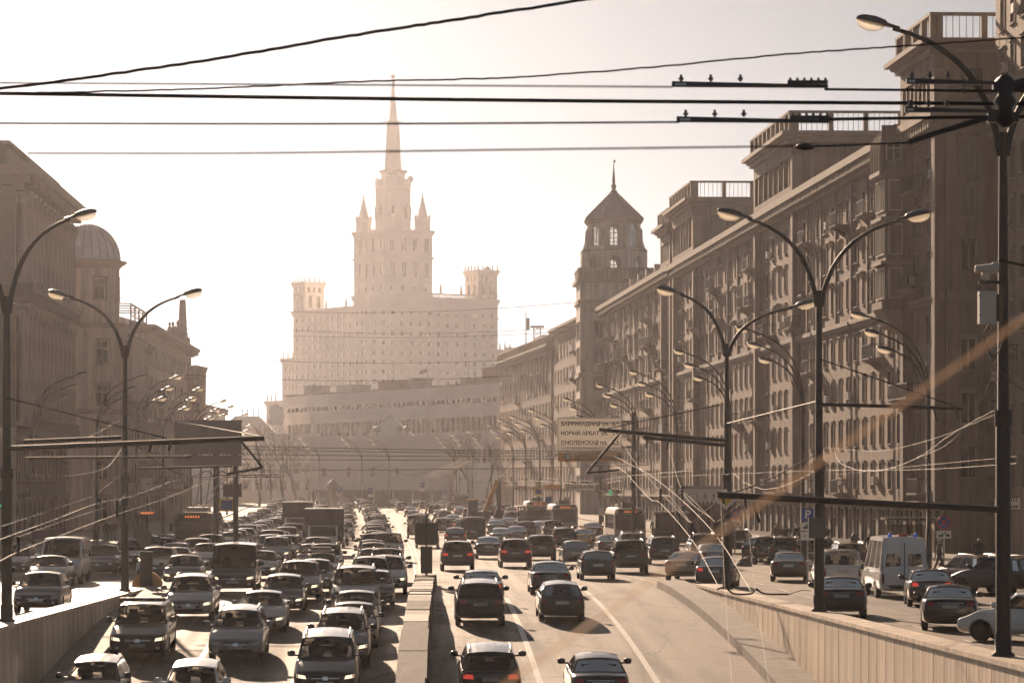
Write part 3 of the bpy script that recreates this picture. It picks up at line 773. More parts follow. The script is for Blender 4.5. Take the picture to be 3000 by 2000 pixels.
def plain_block(name, label, p0, p1, H, D, cols, rows, mats, seed, zf=4.2, wz=2.0, ww=1.2, bal=6, roof="roof_metal", corn=1.0, rail=False, fm="window_frame", group=None):
    """facade from p0 to p1 (x,y); outward is to the left of p1->p0"""
    a, c = Vector(p0), Vector(p1); d = c - a; L = d.length; zb = min(rise(a.y), rise(c.y))
    root = empty(name, (a.x, a.y, zb), math.atan2(d.y, d.x), label, "building"); rr = random.Random(seed)
    T, r_ = face('front', L, D); sp = L / cols; fh = (H - zf - 1.2) / rows; holes = []
    for c_ in range(cols):
        for k in range(rows): holes.append(((c_ + .5) * sp - ww / 2, (c_ + .5) * sp + ww / 2, zf + k * fh + .8, zf + k * fh + .8 + wz))
        holes.append(((c_ + .5) * sp - ww * .8, (c_ + .5) * sp + ww * .8, .5, zf - .8))
    wall_grid(L, .1, H, holes, T).build("front_wall", mats[0], root); glaze(root, holes, T, r_, fm=fm)
    MB().box(.01, L - .01, .28, D, .1, H - .02).build("main_wall", mats[0], root)
    cornice(root, L, D, H - .4, corn, 1.1, ends='lr', dent=True, dsp=1.0)
    MB().box(0, L, -.3, .02, zf - .3, zf).build("string_course", mats[1], root)
    MB().prism([(-.3, H + .72), (D, H + .72), (D * .5, H + 3)], 'x', .1, L - .1).build("roof", roof, root)
    for i in range(bal): balcony(root, (rr.randrange(cols) + .5) * sp - 1.5, zf + rr.randrange(rows) * fh + .5, 3.0, 1.1, solid=rr.random() < .4)
    for i in range(bal * 2): ac_unit(root, (rr.randrange(1, cols) * sp, 0, zf + rr.randrange(rows) * fh + 1))
    if rail: rail_frame(root, .3, L - .3, -.4, D, H + .72, 1.3, sides='flr', post=3.0)
    return root
r3 = plain_block("apartment_building", "hazy terrace with roof dormers adjoining the octagonal tower", (24.6, 515), (28.6, 446.4), 30, 14, 15, 6, ("plaster_rose", "stone_trim"), 11)
for u in (44, 52, 60):
    dm = MB(); dm.box(u, u + 2.6, 1.0, 5, 30.7, 34.0, 0); dm.prism([(u - .2, 34.0), (u + 2.8, 34.0), (u + 1.3, 35.6)], 'y', .8, 5.2, 1); dm.box(u + .6, u + 2, .96, 1.01, 31.3, 33.3, 2)
    dm.build("dormer", ["plaster_cream", "roof_tile", "window_glass"], r3)
for i in range(3):
    for k in range(6): balcony(r3, 34 + i * 10, 5 + k * 4.1, 4.0, 1.3, solid=True)
r4 = plain_block("apartment_building", "far sunlit-edged block with roof balustrade at the bend beyond the octagonal tower", (17.8, 596), (24.2, 517), 27.5, 14, 18, 6, ("plaster_tan", "stone_trim"), 12, rail=True, bal=10)
for i in range(18):   # attic colonnade of r4
    MB().box(2 + i * 4.2, 2.5 + i * 4.2, -.3, .02, 21.5, 26.6).build("pilaster", "stone_trim", r4)
MB().box(30, 44, 3, 9, 28, 31.5).build("roof_hut", "plaster_rust", r4)

# ---- left-hand row
def colonnade_block():
    Yn, Yf = 243.0, 278.0; x = -31.6; L = Yf - Yn; D = 20; H = 30.0
    root = empty("colonnade_building", (x, Yn, 0), R(90), "dark classical block with two tiers of giant columns and deep cornice", "building")
    T, r_ = face('front', L, D); n = 11; sp = L / n
    hl, hu, hg = [], [], []
    for c in range(n):
        u = (c + .5) * sp
        for z in (10.2, 13.8, 17.2): hl.append((u - .75, u + .75, z, z + 2.4))
        for z in (21.9, 25.3): hu.append((u - .75, u + .75, z, z + 2.3))
        for z in (1.0, 5.2): hg.append((u - .8, u + .8, z, z + 2.6))
    for hh, z0, z1_, m in ((hg, .12, 9.3, "stone_dark"), (hl, 9.3, 20.2, "stone_dark"), (hu, 20.2, H, "stone_dark")):  # walls coloured darker than the columns, as shade between them
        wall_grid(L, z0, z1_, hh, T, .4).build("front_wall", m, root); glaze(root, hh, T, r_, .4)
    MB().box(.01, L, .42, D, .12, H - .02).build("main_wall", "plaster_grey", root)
    def col(u, z0, z1_, r, out, y=None, x_=None):
        b = MB(); cx, cyy = (u, -out + r)
        b.box(cx - r * 1.3, cx + r * 1.3, cyy - r * 1.3, cyy + r * 1.3, z0, z0 + .35)
        b.lathe([(r * 1.15, z0 + .35), (r, z0 + .7), (r, z0 + 3), (r * .86, z1_ - 1.2), (r * .95, z1_ - 1.1), (r * 1.0, z1_ - .8), (r * 1.35, z1_ - .25)], 12, (cx, cyy))
        b.box(cx - r * 1.45, cx + r * 1.45, cyy - r * 1.45, cyy + r * 1.45, z1_ - .25, z1_)
        for k in range(8):
            a = k * R(45); b.box(cx + math.cos(a) * r * 1.05 - .1, cx + math.cos(a) * r * 1.05 + .1, cyy + math.sin(a) * r * 1.05 - .1, cyy + math.sin(a) * r * 1.05 + .1, z1_ - .95, z1_ - .3)
        return b
    up = col(0, 21.1, 28.4, .5, .95).mesh("column", "plaster_cream"); lo = col(0, 9.6, 19.4, .52, 1.0).mesh("column", "plaster_cream")
    for c in range(n + 1):
        u = min(max(c * sp, .75), L - .75); link("column", up, root, (u, 0, 0)); link("column", lo, root, (u, 0, 0))
    cornice(root, L, D, 28.4, 1.7, 2.0, ends='lr', dsp=1.5, m="stone_trim")
    cornice(root, L, D, 19.4, 1.5, 1.5, ends='lr', dsp=1.0, m="stone_trim")
    MB().box(0, L, -1.3, .02, 8.8, 9.3).build("balcony_slab", "stone_trim", root)
    b = MB()
    for i in range(int(L / .5)): b.lathe([(.08, 9.3), (.13, 9.6), (.07, 9.9), (.1, 10.1)], 6, (i * .5 + .25, -1.15))
    b.box(0, L, -1.27, -1.03, 10.1, 10.3); tag(b.build("balusters", "stone_trim", root), kind='stuff')
    MB().box(.6, L - .5, 1.0, D - 1, H + .4, H + 2.2).box(.2, L, .6, D, H + 2.2, H + 2.5).build("attic", "plaster_grey", root)
    MB().box(L * .62, L * .62 + 1.2, .2, 1.4, H + .4, H + 1.9).build("chimney", "stone_trim", root)
    # camera-facing end (local x=0): corner pilasters, panels, lower wing with balcony
    T2, r2_ = face('left', L, D)
    TT = lambda u, d, z: (-.3 + d, D - u, z)
    hs = [(D - 5.2 - 4 * k, D - 3.8 - 4 * k, z, z + 2.3) for k in range(3) for z in (1.2, 5.4, 10.4, 14.0, 17.0, 22.2, 25.4)]
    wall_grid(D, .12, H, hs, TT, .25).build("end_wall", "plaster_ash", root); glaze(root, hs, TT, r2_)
    for y, w_ in ((.05, 2.0), (6.3, 1.6), (10.3, 1.6)):
        MB().box(-.5, -.303, y, y + w_, 21, 28.3).box(-.62, -.304, y - .12, y + w_ + .12, 27.2, 28.2).box(-.58, -.305, y + .1, y + w_ - .1, 26.5, 27.1).build("pilaster", "stone_trim", root)
        MB().box(-.5, -.303, y, y + w_, 9.4, 19.3).box(-.62, -.304, y - .12, y + w_ + .12, 18.2, 19.2).build("pilaster", "stone_trim", root)
    w2 = MB(); w2.box(-9, -.31, 2.3, D, .12, 17.6); w2.box(-9.4, -.315, 1.9, D, 17.61, 18.3); w2.build("side_wing", "plaster_grey", root)
    balcony(root, 0, 0, 3.0, 1.3) if False else None
    bb = MB(); bb.box(-3.0, -.32, 1.4, 6, 20.9, 21.3)
    for i in range(12): bb.lathe([(.09, 21.3), (.15, 21.7), (.08, 22.1), (.12, 22.3)], 6, (-2.85, 1.6 + i * .38))
    bb.box(-3.0, -2.7, 1.4, 6, 22.31, 22.55); bb.build("end_balcony", "stone_trim", root)
colonnade_block()

def domed_tower():
    cx, cy = -34.0, 318.0
    root = empty("domed_building", (cx, cy, 0), 0, "rounded corner block topped by a grey ribbed metal dome", "building")
    def oct_wall(r, z0, z1_, wins, n=12, wdt=1.25, m="plaster_cream", nm="drum_wall", half=True):
        side = 2 * r * math.sin(math.pi / n); apo = r * math.cos(math.pi / n)
        b = MB(); hh = []
        for i in range(n):
            an = i * 2 * math.pi / n; c, s_ = math.cos(an), math.sin(an)
            T = lambda u, d, z, c=c, s_=s_: (c * (apo - d) - s_ * (u - side / 2), s_ * (apo - d) + c * (u - side / 2), z)
            hs = [(side / 2 - wdt / 2, side / 2 + wdt / 2, a, q) for a, q in wins] if i % 2 == 0 else []
            wall_grid(side, z0, z1_, hs, T, .22, b=b); hh.append((hs, T, an))
        o = b.build(nm, m, root)
        for hs, T, an in hh:
            glaze(root, hs, T, an + R(90), .22, style='cross', fm="window_frame_pale")
    oct_wall(3.5, 21.6, 27.7, [(24.2, 26.4)])
    oct_wall(4.3, .12, 21.3, [(1.2, 3.6), (5.4, 7.4), (9.3, 11.3), (12.9, 15.3), (17.3, 19.9)], wdt=1.35, nm="tower_wall")
    MB().lathe([(4.3, 21.2), (4.6, 21.35), (4.75, 21.7), (3.5, 21.75)], 12, rot=math.pi / 12, smooth=False).build("string_course", "stone_trim", root)
    MB().lathe([(4.3, 12.3), (4.5, 12.4), (4.5, 12.7), (4.3, 12.75)], 12, rot=math.pi / 12, smooth=False).build("string_course", "stone_trim", root)
    MB().lathe([(3.5, 27.5), (3.7, 27.8), (4.25, 28.15), (4.25, 28.3), (3.5, 28.4)], 24).build("cornice", "stone_trim", root)
    prof = [(3.55 * math.cos(R(a)), 28.4 + 3.9 * math.sin(R(a))) for a in range(0, 91, 10)]; prof[-1] = (.02, prof[-1][1])
    dm = MB().lathe(prof, 32).build("dome", "dome_zinc", root)
    for i in range(24):
        a = i * R(15); MB().tube([(r * 1.006 * math.cos(a), r * 1.006 * math.sin(a), z) for r, z in prof], .035, 4).build("rib", "roof_metal", dm)
    # adjoining facade running on down the street
    L = 42.0; T = lambda u, d, z: (2.6 - d, 3.0 + u, z); hs = []
    for c in range(11):
        for z in (1.0, 5.2, 9.2, 12.9, 16.6): hs.append((c * 3.8 + 1.2, c * 3.8 + 2.5, z, z + 2.2))
    hs = [h for h in hs if h[1] < L]
    wall_grid(L, .12, 21.0, hs, T).build("street_wall", "plaster_cream", root); glaze(root, hs, T, R(90))
    MB().box(-12, 2.33, 3.0, 3 + L, .12, 20.98).build("main_wall", "plaster_cream", root)
    MB().box(-12.1, 3.5, 2.6, 3.2 + L, 21.0, 21.4).box(-12, 3.1, 2.8, 3 + L, 20.5, 20.997).build("cornice", "stone_trim", root)
    MB().box(2.3, 4.0, 8, 24, 14, 20.4).box(2.0, 4.3, 7.7, 24.3, 20.41, 20.8).build("bay", "plaster_cream", root)
    MB().box(-2, 3, 12, 16, 21.4, 23.0).build("roof_hut", "roof_metal", root)
    MB().tube([(2, 14, 23), (2, 14, 26.4)], .05, 4).tube([(1.2, 14, 26), (2.9, 14, 26)], .03, 4).tube([(1.4, 14, 25.4), (2.6, 14, 25.4)], .03, 4).build("aerial", "iron", root)
domed_tower()
def ornate_block():
    p = plain_block("ornate_building", "pale ornate block with an obelisk, urns and a roof frame beyond the dome", (-31.9, 366), (-31.2, 432), 23.4, 16, 14, 5, ("plaster_cream", "stone_trim"), 21, bal=8, fm="window_frame_pale", corn=1.2)
    ob = MB(); ob.hexa([(62.3, .3, 24.1), (63.7, .3, 24.1), (63.7, 1.7, 24.1), (62.3, 1.7, 24.1), (62.6, .6, 31.0), (63.4, .6, 31.0), (63.4, 1.4, 31.0), (62.6, 1.4, 31.0)]); ob.box(62.0, 64.0, 0, 2, 24.0, 25.6)
    ob.build("obelisk", "stone_trim", p)
    urn = MB().lathe([(.5, 0), (.45, .9), (.22, 1.1), (.46, 1.6), (.34, 2.1), (.14, 2.3), (.26, 2.7), (.02, 3.1)], 8).mesh("urn", "stone_trim")
    for x, s_ in ((38, .8), (43, .9), (47, .8), (51, 1.1), (55, .9), (58.5, 1.15), (65.2, .8)): link("urn", urn, p, (x, .6, 24.1), scale=(s_, s_, s_))
    f = MB()
    for x in (6, 11, 16, 21, 26): f.tube([(x, 2.5, 24.1), (x, 2.5, 27.0)], .1, 4); f.tube([(x, 6.5, 24.1), (x, 6.5, 27.0)], .1, 4); f.tube([(x, 2.5, 27), (x, 6.5, 27)], .08, 4)
    for z in (25.6, 27.0): f.tube([(6, 2.5, z), (26, 2.5, z)], .1, 4)
    for x in (6, 11, 16, 21): f.tube([(x, 2.5, 25.6), (x + 5, 2.5, 27.0)], .07, 4)
    f.build("roof_frame", "iron", p)
    o = MB(); o.lathe([(.8, 13), (1.5, 14), (1.6, 20.6), (1.9, 21.4), (0.02, 21.8)], 10, (63, -.8)); o.build("corner_oriel", "plaster_cream", p)
    for z in (8.0, 11.6, 15.2, 18.8): balcony(p, 58.6, z, 3.4, 1.5)
    return p
ornate_block()
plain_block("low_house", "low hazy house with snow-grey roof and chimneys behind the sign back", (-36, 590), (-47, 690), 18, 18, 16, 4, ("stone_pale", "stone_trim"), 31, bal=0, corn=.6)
def far_roofs():
    root = empty("mansion", (-27, 700, rise(700)), 0, "far pale mansion with gabled roof and vent stacks left of the banded building", "building")
    T, r_ = face('front', 24, 14); hs = [(1.5 + c * 2.9, 2.8 + c * 2.9, z, z + 1.9) for c in range(8) for z in (3, 7, 11)]
    wall_grid(24, 0, 16, hs, lambda u, d, z: (u - 16, d, z)).build("front_wall", "stone_pale", root); glaze(root, hs, lambda u, d, z: (u - 16, d, z), 0)
    MB().box(-16, 8, .3, 14, 0, 16).build("main_wall", "stone_pale", root)
    MB().prism([(-16.5, 16.02), (-4, 16.02), (-8, 20), (-13.5, 20)], 'y', -.4, 14).build("roof", "concrete_pale", root)
    for x in (-12, -10.8, -9.4, -8.2): MB().tube([(x, 5, 20), (x, 5, 21.6)], .12, 6).box(x - .3, x + .3, 4.7, 5.3, 21.6, 21.75).build("vent_stack", "roof_metal", root)
    MB().box(-5.5, -2.5, 3, 6, 18, 22).prism([(-5.9, 22.01), (-2.1, 22.01), (-4, 23)], 'y', 2.7, 6.3).build("chimney", "concrete_pale", root)
    MB().box(4, 6, 3, 6, 16, 20).prism([(3.7, 20.01), (6.3, 20.01), (5, 21)], 'y', 2.7, 6.3).build("chimney", "concrete_pale", root)
far_roofs()

# ---- the end of the view
def banded_building():
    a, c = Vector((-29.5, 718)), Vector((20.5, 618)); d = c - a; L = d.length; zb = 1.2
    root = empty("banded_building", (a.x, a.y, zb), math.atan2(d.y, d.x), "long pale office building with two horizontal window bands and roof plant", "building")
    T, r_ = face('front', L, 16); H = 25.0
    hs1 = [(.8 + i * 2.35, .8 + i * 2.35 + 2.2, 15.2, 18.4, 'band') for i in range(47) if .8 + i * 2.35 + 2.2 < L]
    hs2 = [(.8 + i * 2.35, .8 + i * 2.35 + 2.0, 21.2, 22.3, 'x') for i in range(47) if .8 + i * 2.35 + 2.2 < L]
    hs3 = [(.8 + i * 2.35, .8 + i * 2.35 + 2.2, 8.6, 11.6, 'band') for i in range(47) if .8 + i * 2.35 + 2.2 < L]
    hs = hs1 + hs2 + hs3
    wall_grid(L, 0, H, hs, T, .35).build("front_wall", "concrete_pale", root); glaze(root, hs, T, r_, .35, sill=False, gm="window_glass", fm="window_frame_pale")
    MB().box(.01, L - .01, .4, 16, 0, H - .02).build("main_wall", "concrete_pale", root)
    MB().box(-.2, L + .2, -.25, 16, H, H + .35).build("roof_edge", "concrete", root)
    for u, w_, h, m in ((4, 4, 2.0, "roof_metal"), (22, 8, 1.5, "roof_metal"), (44, 11, 1.7, "plaster_rust"), (94, 8, 3.0, "plaster_rust"), (84, 3, 1.2, "roof_metal"), (60, 1.2, 2, "roof_metal")):
        MB().box(u, u + w_, 3, 8, H + .36, H + .36 + h).box(u - .2, u + w_ + .2, 2.8, 8.2, H + .37 + h, H + .6 + h).build("roof_hut", m, root)
    for u, h in ((47, 4.5), (50, 6), (86, 5), (89, 4), (24, 4)): MB().tube([(u, 4, H), (u, 4, H + h)], .07, 4).tube([(u - .8, 4, H + h * .8), (u + .8, 4, H + h * .8)], .04, 4).build("aerial", "iron", root)
    for i in range(9): ac_unit(root, (26 + i * 8.6, 0, 13.2))
banded_building()
def blank_block():
    x0, y0 = -18.6, 560.0; zb = 1.2
    root = empty("blank_hall", (x0, y0, zb), R(-4), "blank pale hall in the distance with a glazed pyramid skylight on its roof", "building")
    H = 13.0
    b = MB(); b.box(0, 10.5, 0, 14, 3.0, H); b.build("left_wall", "stone_pale", root)
    MB().box(10.52, 26, .35, 14, 3.0, H - .05).build("main_wall", "concrete_pale", root)
    MB().box(.4, 26, 1.5, 14, 0, 2.99).build("recessed_base", "stone_dark", root)
    for i in range(7): MB().box(1 + i * 3.6, 1.3 + i * 3.6, .8, 1.2, 0, 2.99).build("pillar", "stone_pale", root)
    for i in range(4): MB().box(2.5 + i * 4.5, 3.2 + i * 4.5, -.1, .02 if i < 2 else .34, 5.5, 7.2).build("vent_panel", "roof_metal", root)
    px, py = 14.6, 6
    pv = [(px - 4.6, py - 4, H), (px + 4.6, py - 4, H), (px + 4.6, py + 4, H), (px - 4.6, py + 4, H), (px + .2, py, H + 4.0)]
    sk = MB(); sk.add(pv, [(0, 1, 4), (1, 2, 4), (2, 3, 4), (3, 0, 4)]); s = sk.build("pyramid_skylight", "sign_white", root)  # glazing coloured white in place of sun on its face
    for i in range(6):
        q = [(pv[3][0] + (pv[0][0] - pv[3][0]) * i / 5, pv[3][1] + (pv[0][1] - pv[3][1]) * i / 5, H + .05), (pv[4][0] - .05, pv[4][1], pv[4][2] + .03)]
        MB().tube(q, .08, 4).build("glazing_bar", "steel", s)
    for i in range(6): MB().box(2 + i * 1.6, 2.6 + i * 1.6, .8, 1.6, H, H + .7).build("roof_vent", "roof_metal", root)
    for x in (16.5, 18.0, 12.5): MB().lathe([(.15, H), (.15, H + .7), (.9, H + .9), (.7, H + 1.6), (.1, H + 1.9)], 10, (x, 1.2)).build("satellite_dish", "ac_white", root)
blank_block()

def skyscraper():
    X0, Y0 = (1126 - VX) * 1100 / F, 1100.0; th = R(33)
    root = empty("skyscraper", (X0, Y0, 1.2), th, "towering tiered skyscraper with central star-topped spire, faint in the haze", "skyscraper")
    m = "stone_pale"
    def cell(name, x0, x1, y0, y1, z0, z1_, wr=(), wl=(), m=m):
        """box with window rows on its two visible faces (right face y0, left face x0)"""
        Lx, Ly = x1 - x0, y1 - y0
        Tf = lambda u, d, z: (x0 + u, y0 + d, z); Tl = lambda u, d, z: (x0 + d, y1 - u, z)
        o = wall_grid(Lx, z0, z1_, wr, Tf, .3).build(name, m, root); b = wall_grid(Ly, z0, z1_, wl, Tl, .3).build(name, m, root)
        glaze(root, wr, Tf, 0, .3, sill=False, fm="window_frame_pale"); glaze(root, wl, Tl, R(-90), .3, sill=False, fm="window_frame_pale")
        MB().box(x0 + .33, x1, y0 + .33, y1, z0, z1_ - .02).build("core", m, root)
        MB().box(x0 - .7, x1 + .7, y0 - .7, y1 + .7, z1_, z1_ + .9).box(x0 - .35, x1 + .35, y0 - .35, y1 + .35, z1_ - 1.0, z1_ - .003).build("cornice", m, root)
    def rows(L, n, z0, z1_, dz=3.55, w=1.45, h=1.75, mg=2.2):
        out = []
        for i in range(n):
            u = mg + (L - 2 * mg) * i / max(1, n - 1); z = z0
            while z + h < z1_: out.append((u - w / 2, u + w / 2, z, z + h)); z += dz
        return out
    fin = MB().lathe([(.55, 0), (.6, .5), (.35, .7), (.6, 1.3), (.3, 1.8), (.45, 2.2), (.18, 2.7), (.3, 3.1), (.05, 3.7)], 8).mesh("finial", m)
    def finials(pts, z, s=1.0):
        for x, y in pts: link("finial", fin, root, (x, y, z), scale=(s, s, s))
    def ringpts(x0, x1, y0, y1, n):
        p = []
        for i in range(n): t = i / (n - 1); p += [(x0 + (x1 - x0) * t, y0)]
        for i in range(1, n): p += [(x0, y0 + (y1 - y0) * i / (n - 1))]
        return p
    # wings
    cell("wing_wall", -9.1, 47.4, -4, 6.7, 0, 72.3, rows(56.5, 14, 34, 71), rows(10.7, 3, 34, 71))
    cell("wing_wall", -4, 6.7, 6.72, 58, 0, 69.4, (), rows(51.2, 12, 34, 68))
    cell("wing_wall", -3, 6, 58.02, 68, 0, 52, (), rows(9.98, 3, 30, 51)); cell("wing_wall", -3, 6, 68.02, 80, 0, 36, (), rows(11.98, 3, 14, 34))
    cell("wing_wall", 47.42, 54, -3, 6, 0, 54, rows(6.58, 2, 34, 53), ())
    for z in (44.5, 66.0): MB().box(-9.5, 47.8, -4.4, -3.98, z, z + .5).build("string_course", m, root)
    def end_tower(x0, y0, z0, roundel=True):
        w_ = 8.6; z1_ = z0 + 10
        wr = [(1.6, 3.2, z0 + 1, z0 + 5.6), (5.2, 6.8, z0 + 1, z0 + 5.6)] + [(u, u + 1, z0 + 6.9, z0 + 8.9) for u in (1.3, 3.6, 6.0)]
        cell("end_tower_wall", x0, x0 + w_, y0, y0 + w_, z0, z1_, wr, wr)
        finials(ringpts(x0, x0 + w_, y0, y0 + w_, 5), z1_ + .9, .62)
        if roundel: MB().lathe([(1.3, z1_ + .9), (1.3, z1_ + 1.4), (0.9, z1_ + 2.0), (.03, z1_ + 2.2)], 10, (x0 + w_ / 2, y0 + .4)).build("gable_roundel", m, root)
    end_tower(38.6, -4, 73.2); end_tower(-4.2, 49.2, 70.3, False)
    b = MB()
    for i in range(60): b.box(-9 + i * .94, -8.6 + i * .94, -4.4, -4.1, 73.21, 74.3)
    b.box(-9.2, 47.4, -4.5, -4.0, 74.31, 74.7); tag(b.build("balustrade", m, root), kind='stuff')
    finials([(22, -4), (31, -4)], 74.7, .95); finials([(-4, 20), (-4, 34)], 70.3, .95); finials([(-3, 60), (-3, 63.5), (-3, 67), (-3, 73), (-3, 76), (-3, 79), (49, -3), (51.3, -3), (53.6, -3)], 53, .75)
    for o in [o for o in root.children if o.name.startswith("finial")][-9:]:
        y = o.location.y
        if y > 69: o.location.z = 37
        elif o.location.x > 40: o.location.z = 55
    # central tower
    a = 20.9
    wr = rows(a, 4, 75.5, 79, w=1.4, h=1.9, mg=3) + [(3 + i * 4.9, 4.6 + i * 4.9, 76 + 4.6, 86) for i in range(4)] + [(2.5 + i * 5, 4.4 + i * 5, 90, 95) for i in range(4)]
    wr = [h for h in wr if h[1] < a - 1]
    cell("tower_wall", 0, a, 0, a, 60, 97, wr, wr)
    MB().box(-.5, a + .5, -.5, a + .5, 87.4, 88.1).build("string_course", m, root)
    tur = MB().lathe([(2.9, 97.9), (2.9, 101.5), (3.1, 101.6), (3.1, 102.1), (2.2, 102.3), (2.1, 103.4), (1.9, 103.5), (.16, 111.0), (.3, 111.3), (.3, 111.8), (.02, 112.0)], 8, smooth=False)
    for k in range(8): tur.box(2.7 * math.cos(k * R(45)) - .25, 2.7 * math.cos(k * R(45)) + .25, 2.7 * math.sin(k * R(45)) - .25, 2.7 * math.sin(k * R(45)) + .25, 102.1, 103.6)
    tm = tur.mesh("corner_turret", m)
    for x, y in ((2.6, 2.6), (a - 2.6, 2.6), (2.6, a - 2.6), (a - 2.6, a - 2.6)): link("corner_turret", tm, root, (x, y, 0))
    # shaft and spire: centre where the spire shows (px 1146)
    c, s_ = math.cos(th), math.sin(th); dx = (1147 - 1126) * 1100 / F
    cxy = (a / 2 + .4, a / 2 - .3); q = cxy
    want = dx; cur = q[0] * c - q[1] * s_; k = (want - cur) / 2
    q = (q[0] + k / c, q[1] - k / s_ * 0 - 0) if abs(c) > .1 else q
    sh = MB().lathe([(7.6, 96), (7.3, 97.6), (7.0, 99), (6.9, 112), (7.0, 113.5), (6.8, 113.6), (6.6, 114.4)], 8, q, rot=R(22.5) - th, smooth=False); sh.build("shaft", m, root)
    for i in range(8):
        an = i * R(45) - th
        MB().box(-.6, .6, -.25, .25, 0, 5).build("lancet_window", "window_glass", root).matrix_local = Matrix.Translation((q[0] + 6.45 * math.cos(an), q[1] + 6.45 * math.sin(an), 102)) @ Matrix.Rotation(an + R(90), 4, 'Z')
        MB().box(-1.6, 1.6, -.2, .2, 0, 2.4).build("balustrade", m, root).matrix_local = Matrix.Translation((q[0] + 6.4 * math.cos(an), q[1] + 6.4 * math.sin(an), 114.4)) @ Matrix.Rotation(an + R(90), 4, 'Z')
        a2 = an + R(22.5); finials([(q[0] + 6.6 * math.cos(a2), q[1] + 6.6 * math.sin(a2))], 114.4, .9)
    MB().lathe([(4.9, 114.4), (4.6, 118.5), (5.0, 119.4), (5.1, 120.0), (3.3, 120.1)], 8, q, rot=R(22.5) - th, smooth=False).build("crown", m, root)
    MB().lathe([(5.4, 119.7), (5.4, 120.2)], 8, q, smooth=False).build("platform", "stone_dark", root)
    MB().lathe([(3.35, 120.2), (2.45, 137.4), (2.4, 138)], 8, q, rot=R(22.5) - th, smooth=False).build("spire_base", m, root)
    MB().lathe([(2.7, 138), (2.7, 138.5), (2.1, 138.6), (1.5, 139.2), (.45, 151.8), (.3, 152), (.75, 152.4), (.75, 152.9), (.3, 153.2), (.12, 155)], 8, q).build("spire", m, root)
    st = MB(); pts = []
    for i in range(10):
        r_ = 1.3 if i % 2 == 0 else .5; an = R(90) + i * R(36); pts.append((r_ * math.cos(an), r_ * math.sin(an)))
    st.prism(pts, 'y', -.15, .15); so = st.build("star", "roof_metal", root, (q[0], q[1], 155.0)); so.rotation_euler = (0, 0, -th)
    MB().tube([(q[0], q[1], 155), (q[0], q[1], 157.4)], .08, 4).build("tip", "roof_metal", root)
    for dx_, dz in ((-3.6, 120.2), (3.4, 120.2), (-2.9, 138), (2.9, 138)):
        MB().tube([(q[0] + dx_ * c, q[1] - dx_ * s_, dz), (q[0] + dx_ * c, q[1] - dx_ * s_, dz + 3.2)], .08, 4).tube([(q[0] + dx_ * 1.4 * c, q[1] - dx_ * 1.4 * s_, dz + .3), (q[0] + dx_ * .8 * c, q[1] - dx_ * .8 * s_, dz + .3)], .06, 4).build("aerial", "iron", root)
    MB().lathe([(.2, 0), (1.2, .15), (1.3, .4)], 10).build("dish", "ac_white", root).matrix_local = Matrix.Translation((q[0] + 6.2 * c, q[1] - 6.2 * s_, 117.2)) @ Matrix.Rotation(R(90), 4, 'X')
skyscraper()
# distant bits behind the right-hand row
def far_mast(px, top, Y, label, lattice):
    p = W(px, VY, Y); o = empty("mast", (p.x, Y, 1.2), 0, label, "mast"); h = (VY - top) * Y / F + CH - 1.2
    b = MB()
    if lattice:
        w_ = .9
        for sx in (-1, 1):
            for sy in (-1, 1): b.tube([(sx * w_, sy * w_, 0), (sx * w_, sy * w_, h)], .1, 4)
        z = h - 14
        while z < h - 1: b.tube([(-w_, -w_, z), (w_, -w_, z + 1.4)], .06, 4); b.tube([(w_, -w_, z), (-w_, -w_, z + 1.4)], .06, 4); z += 1.4
        b.box(-1.8, 1.8, -1.8, 1.8, h - .4, h); b.build("lattice", "iron", o)
    else:
        b.tube([(0, 0, 0), (0, 0, h)], [.35, .12], 6); b.build("pole", "iron", o); MB().box(.15, .9, -.3, .3, h - 4.5, h - 1.5).build("antenna_panel", "iron", o)
far_mast(1541, 914, 760, "thin antenna mast rising behind the far right roofs", False)
far_mast(1574, 955, 800, "lattice lighting mast just beside the thin antenna mast", True)
def far_block(x0, x1, y, H, m, label):
    root = empty("far_block", (x0, y, 1.2), 0, label, "building"); L = x1 - x0
    hs = [(1 + i * 3, 2.4 + i * 3, z, z + 1.8) for i in range(int(L / 3)) for z in range(4, int(H) - 3, 4)]
    T = lambda u, d, z: (u, d, z); wall_grid(L, 0, H, hs, T).build("front_wall", m, root); glaze(root, hs, T, 0, sill=False)
    MB().box(0, L, .3, 10, 0, H - .02).build("main_wall", m, root); MB().box(-.3, L + .3, -.3, 10.3, H, H + .5).build("cornice", m, root)
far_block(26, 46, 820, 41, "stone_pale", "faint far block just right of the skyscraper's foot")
far_block(-70, -50, 640, 15, "stone_pale", "faint low block behind the long sign back")
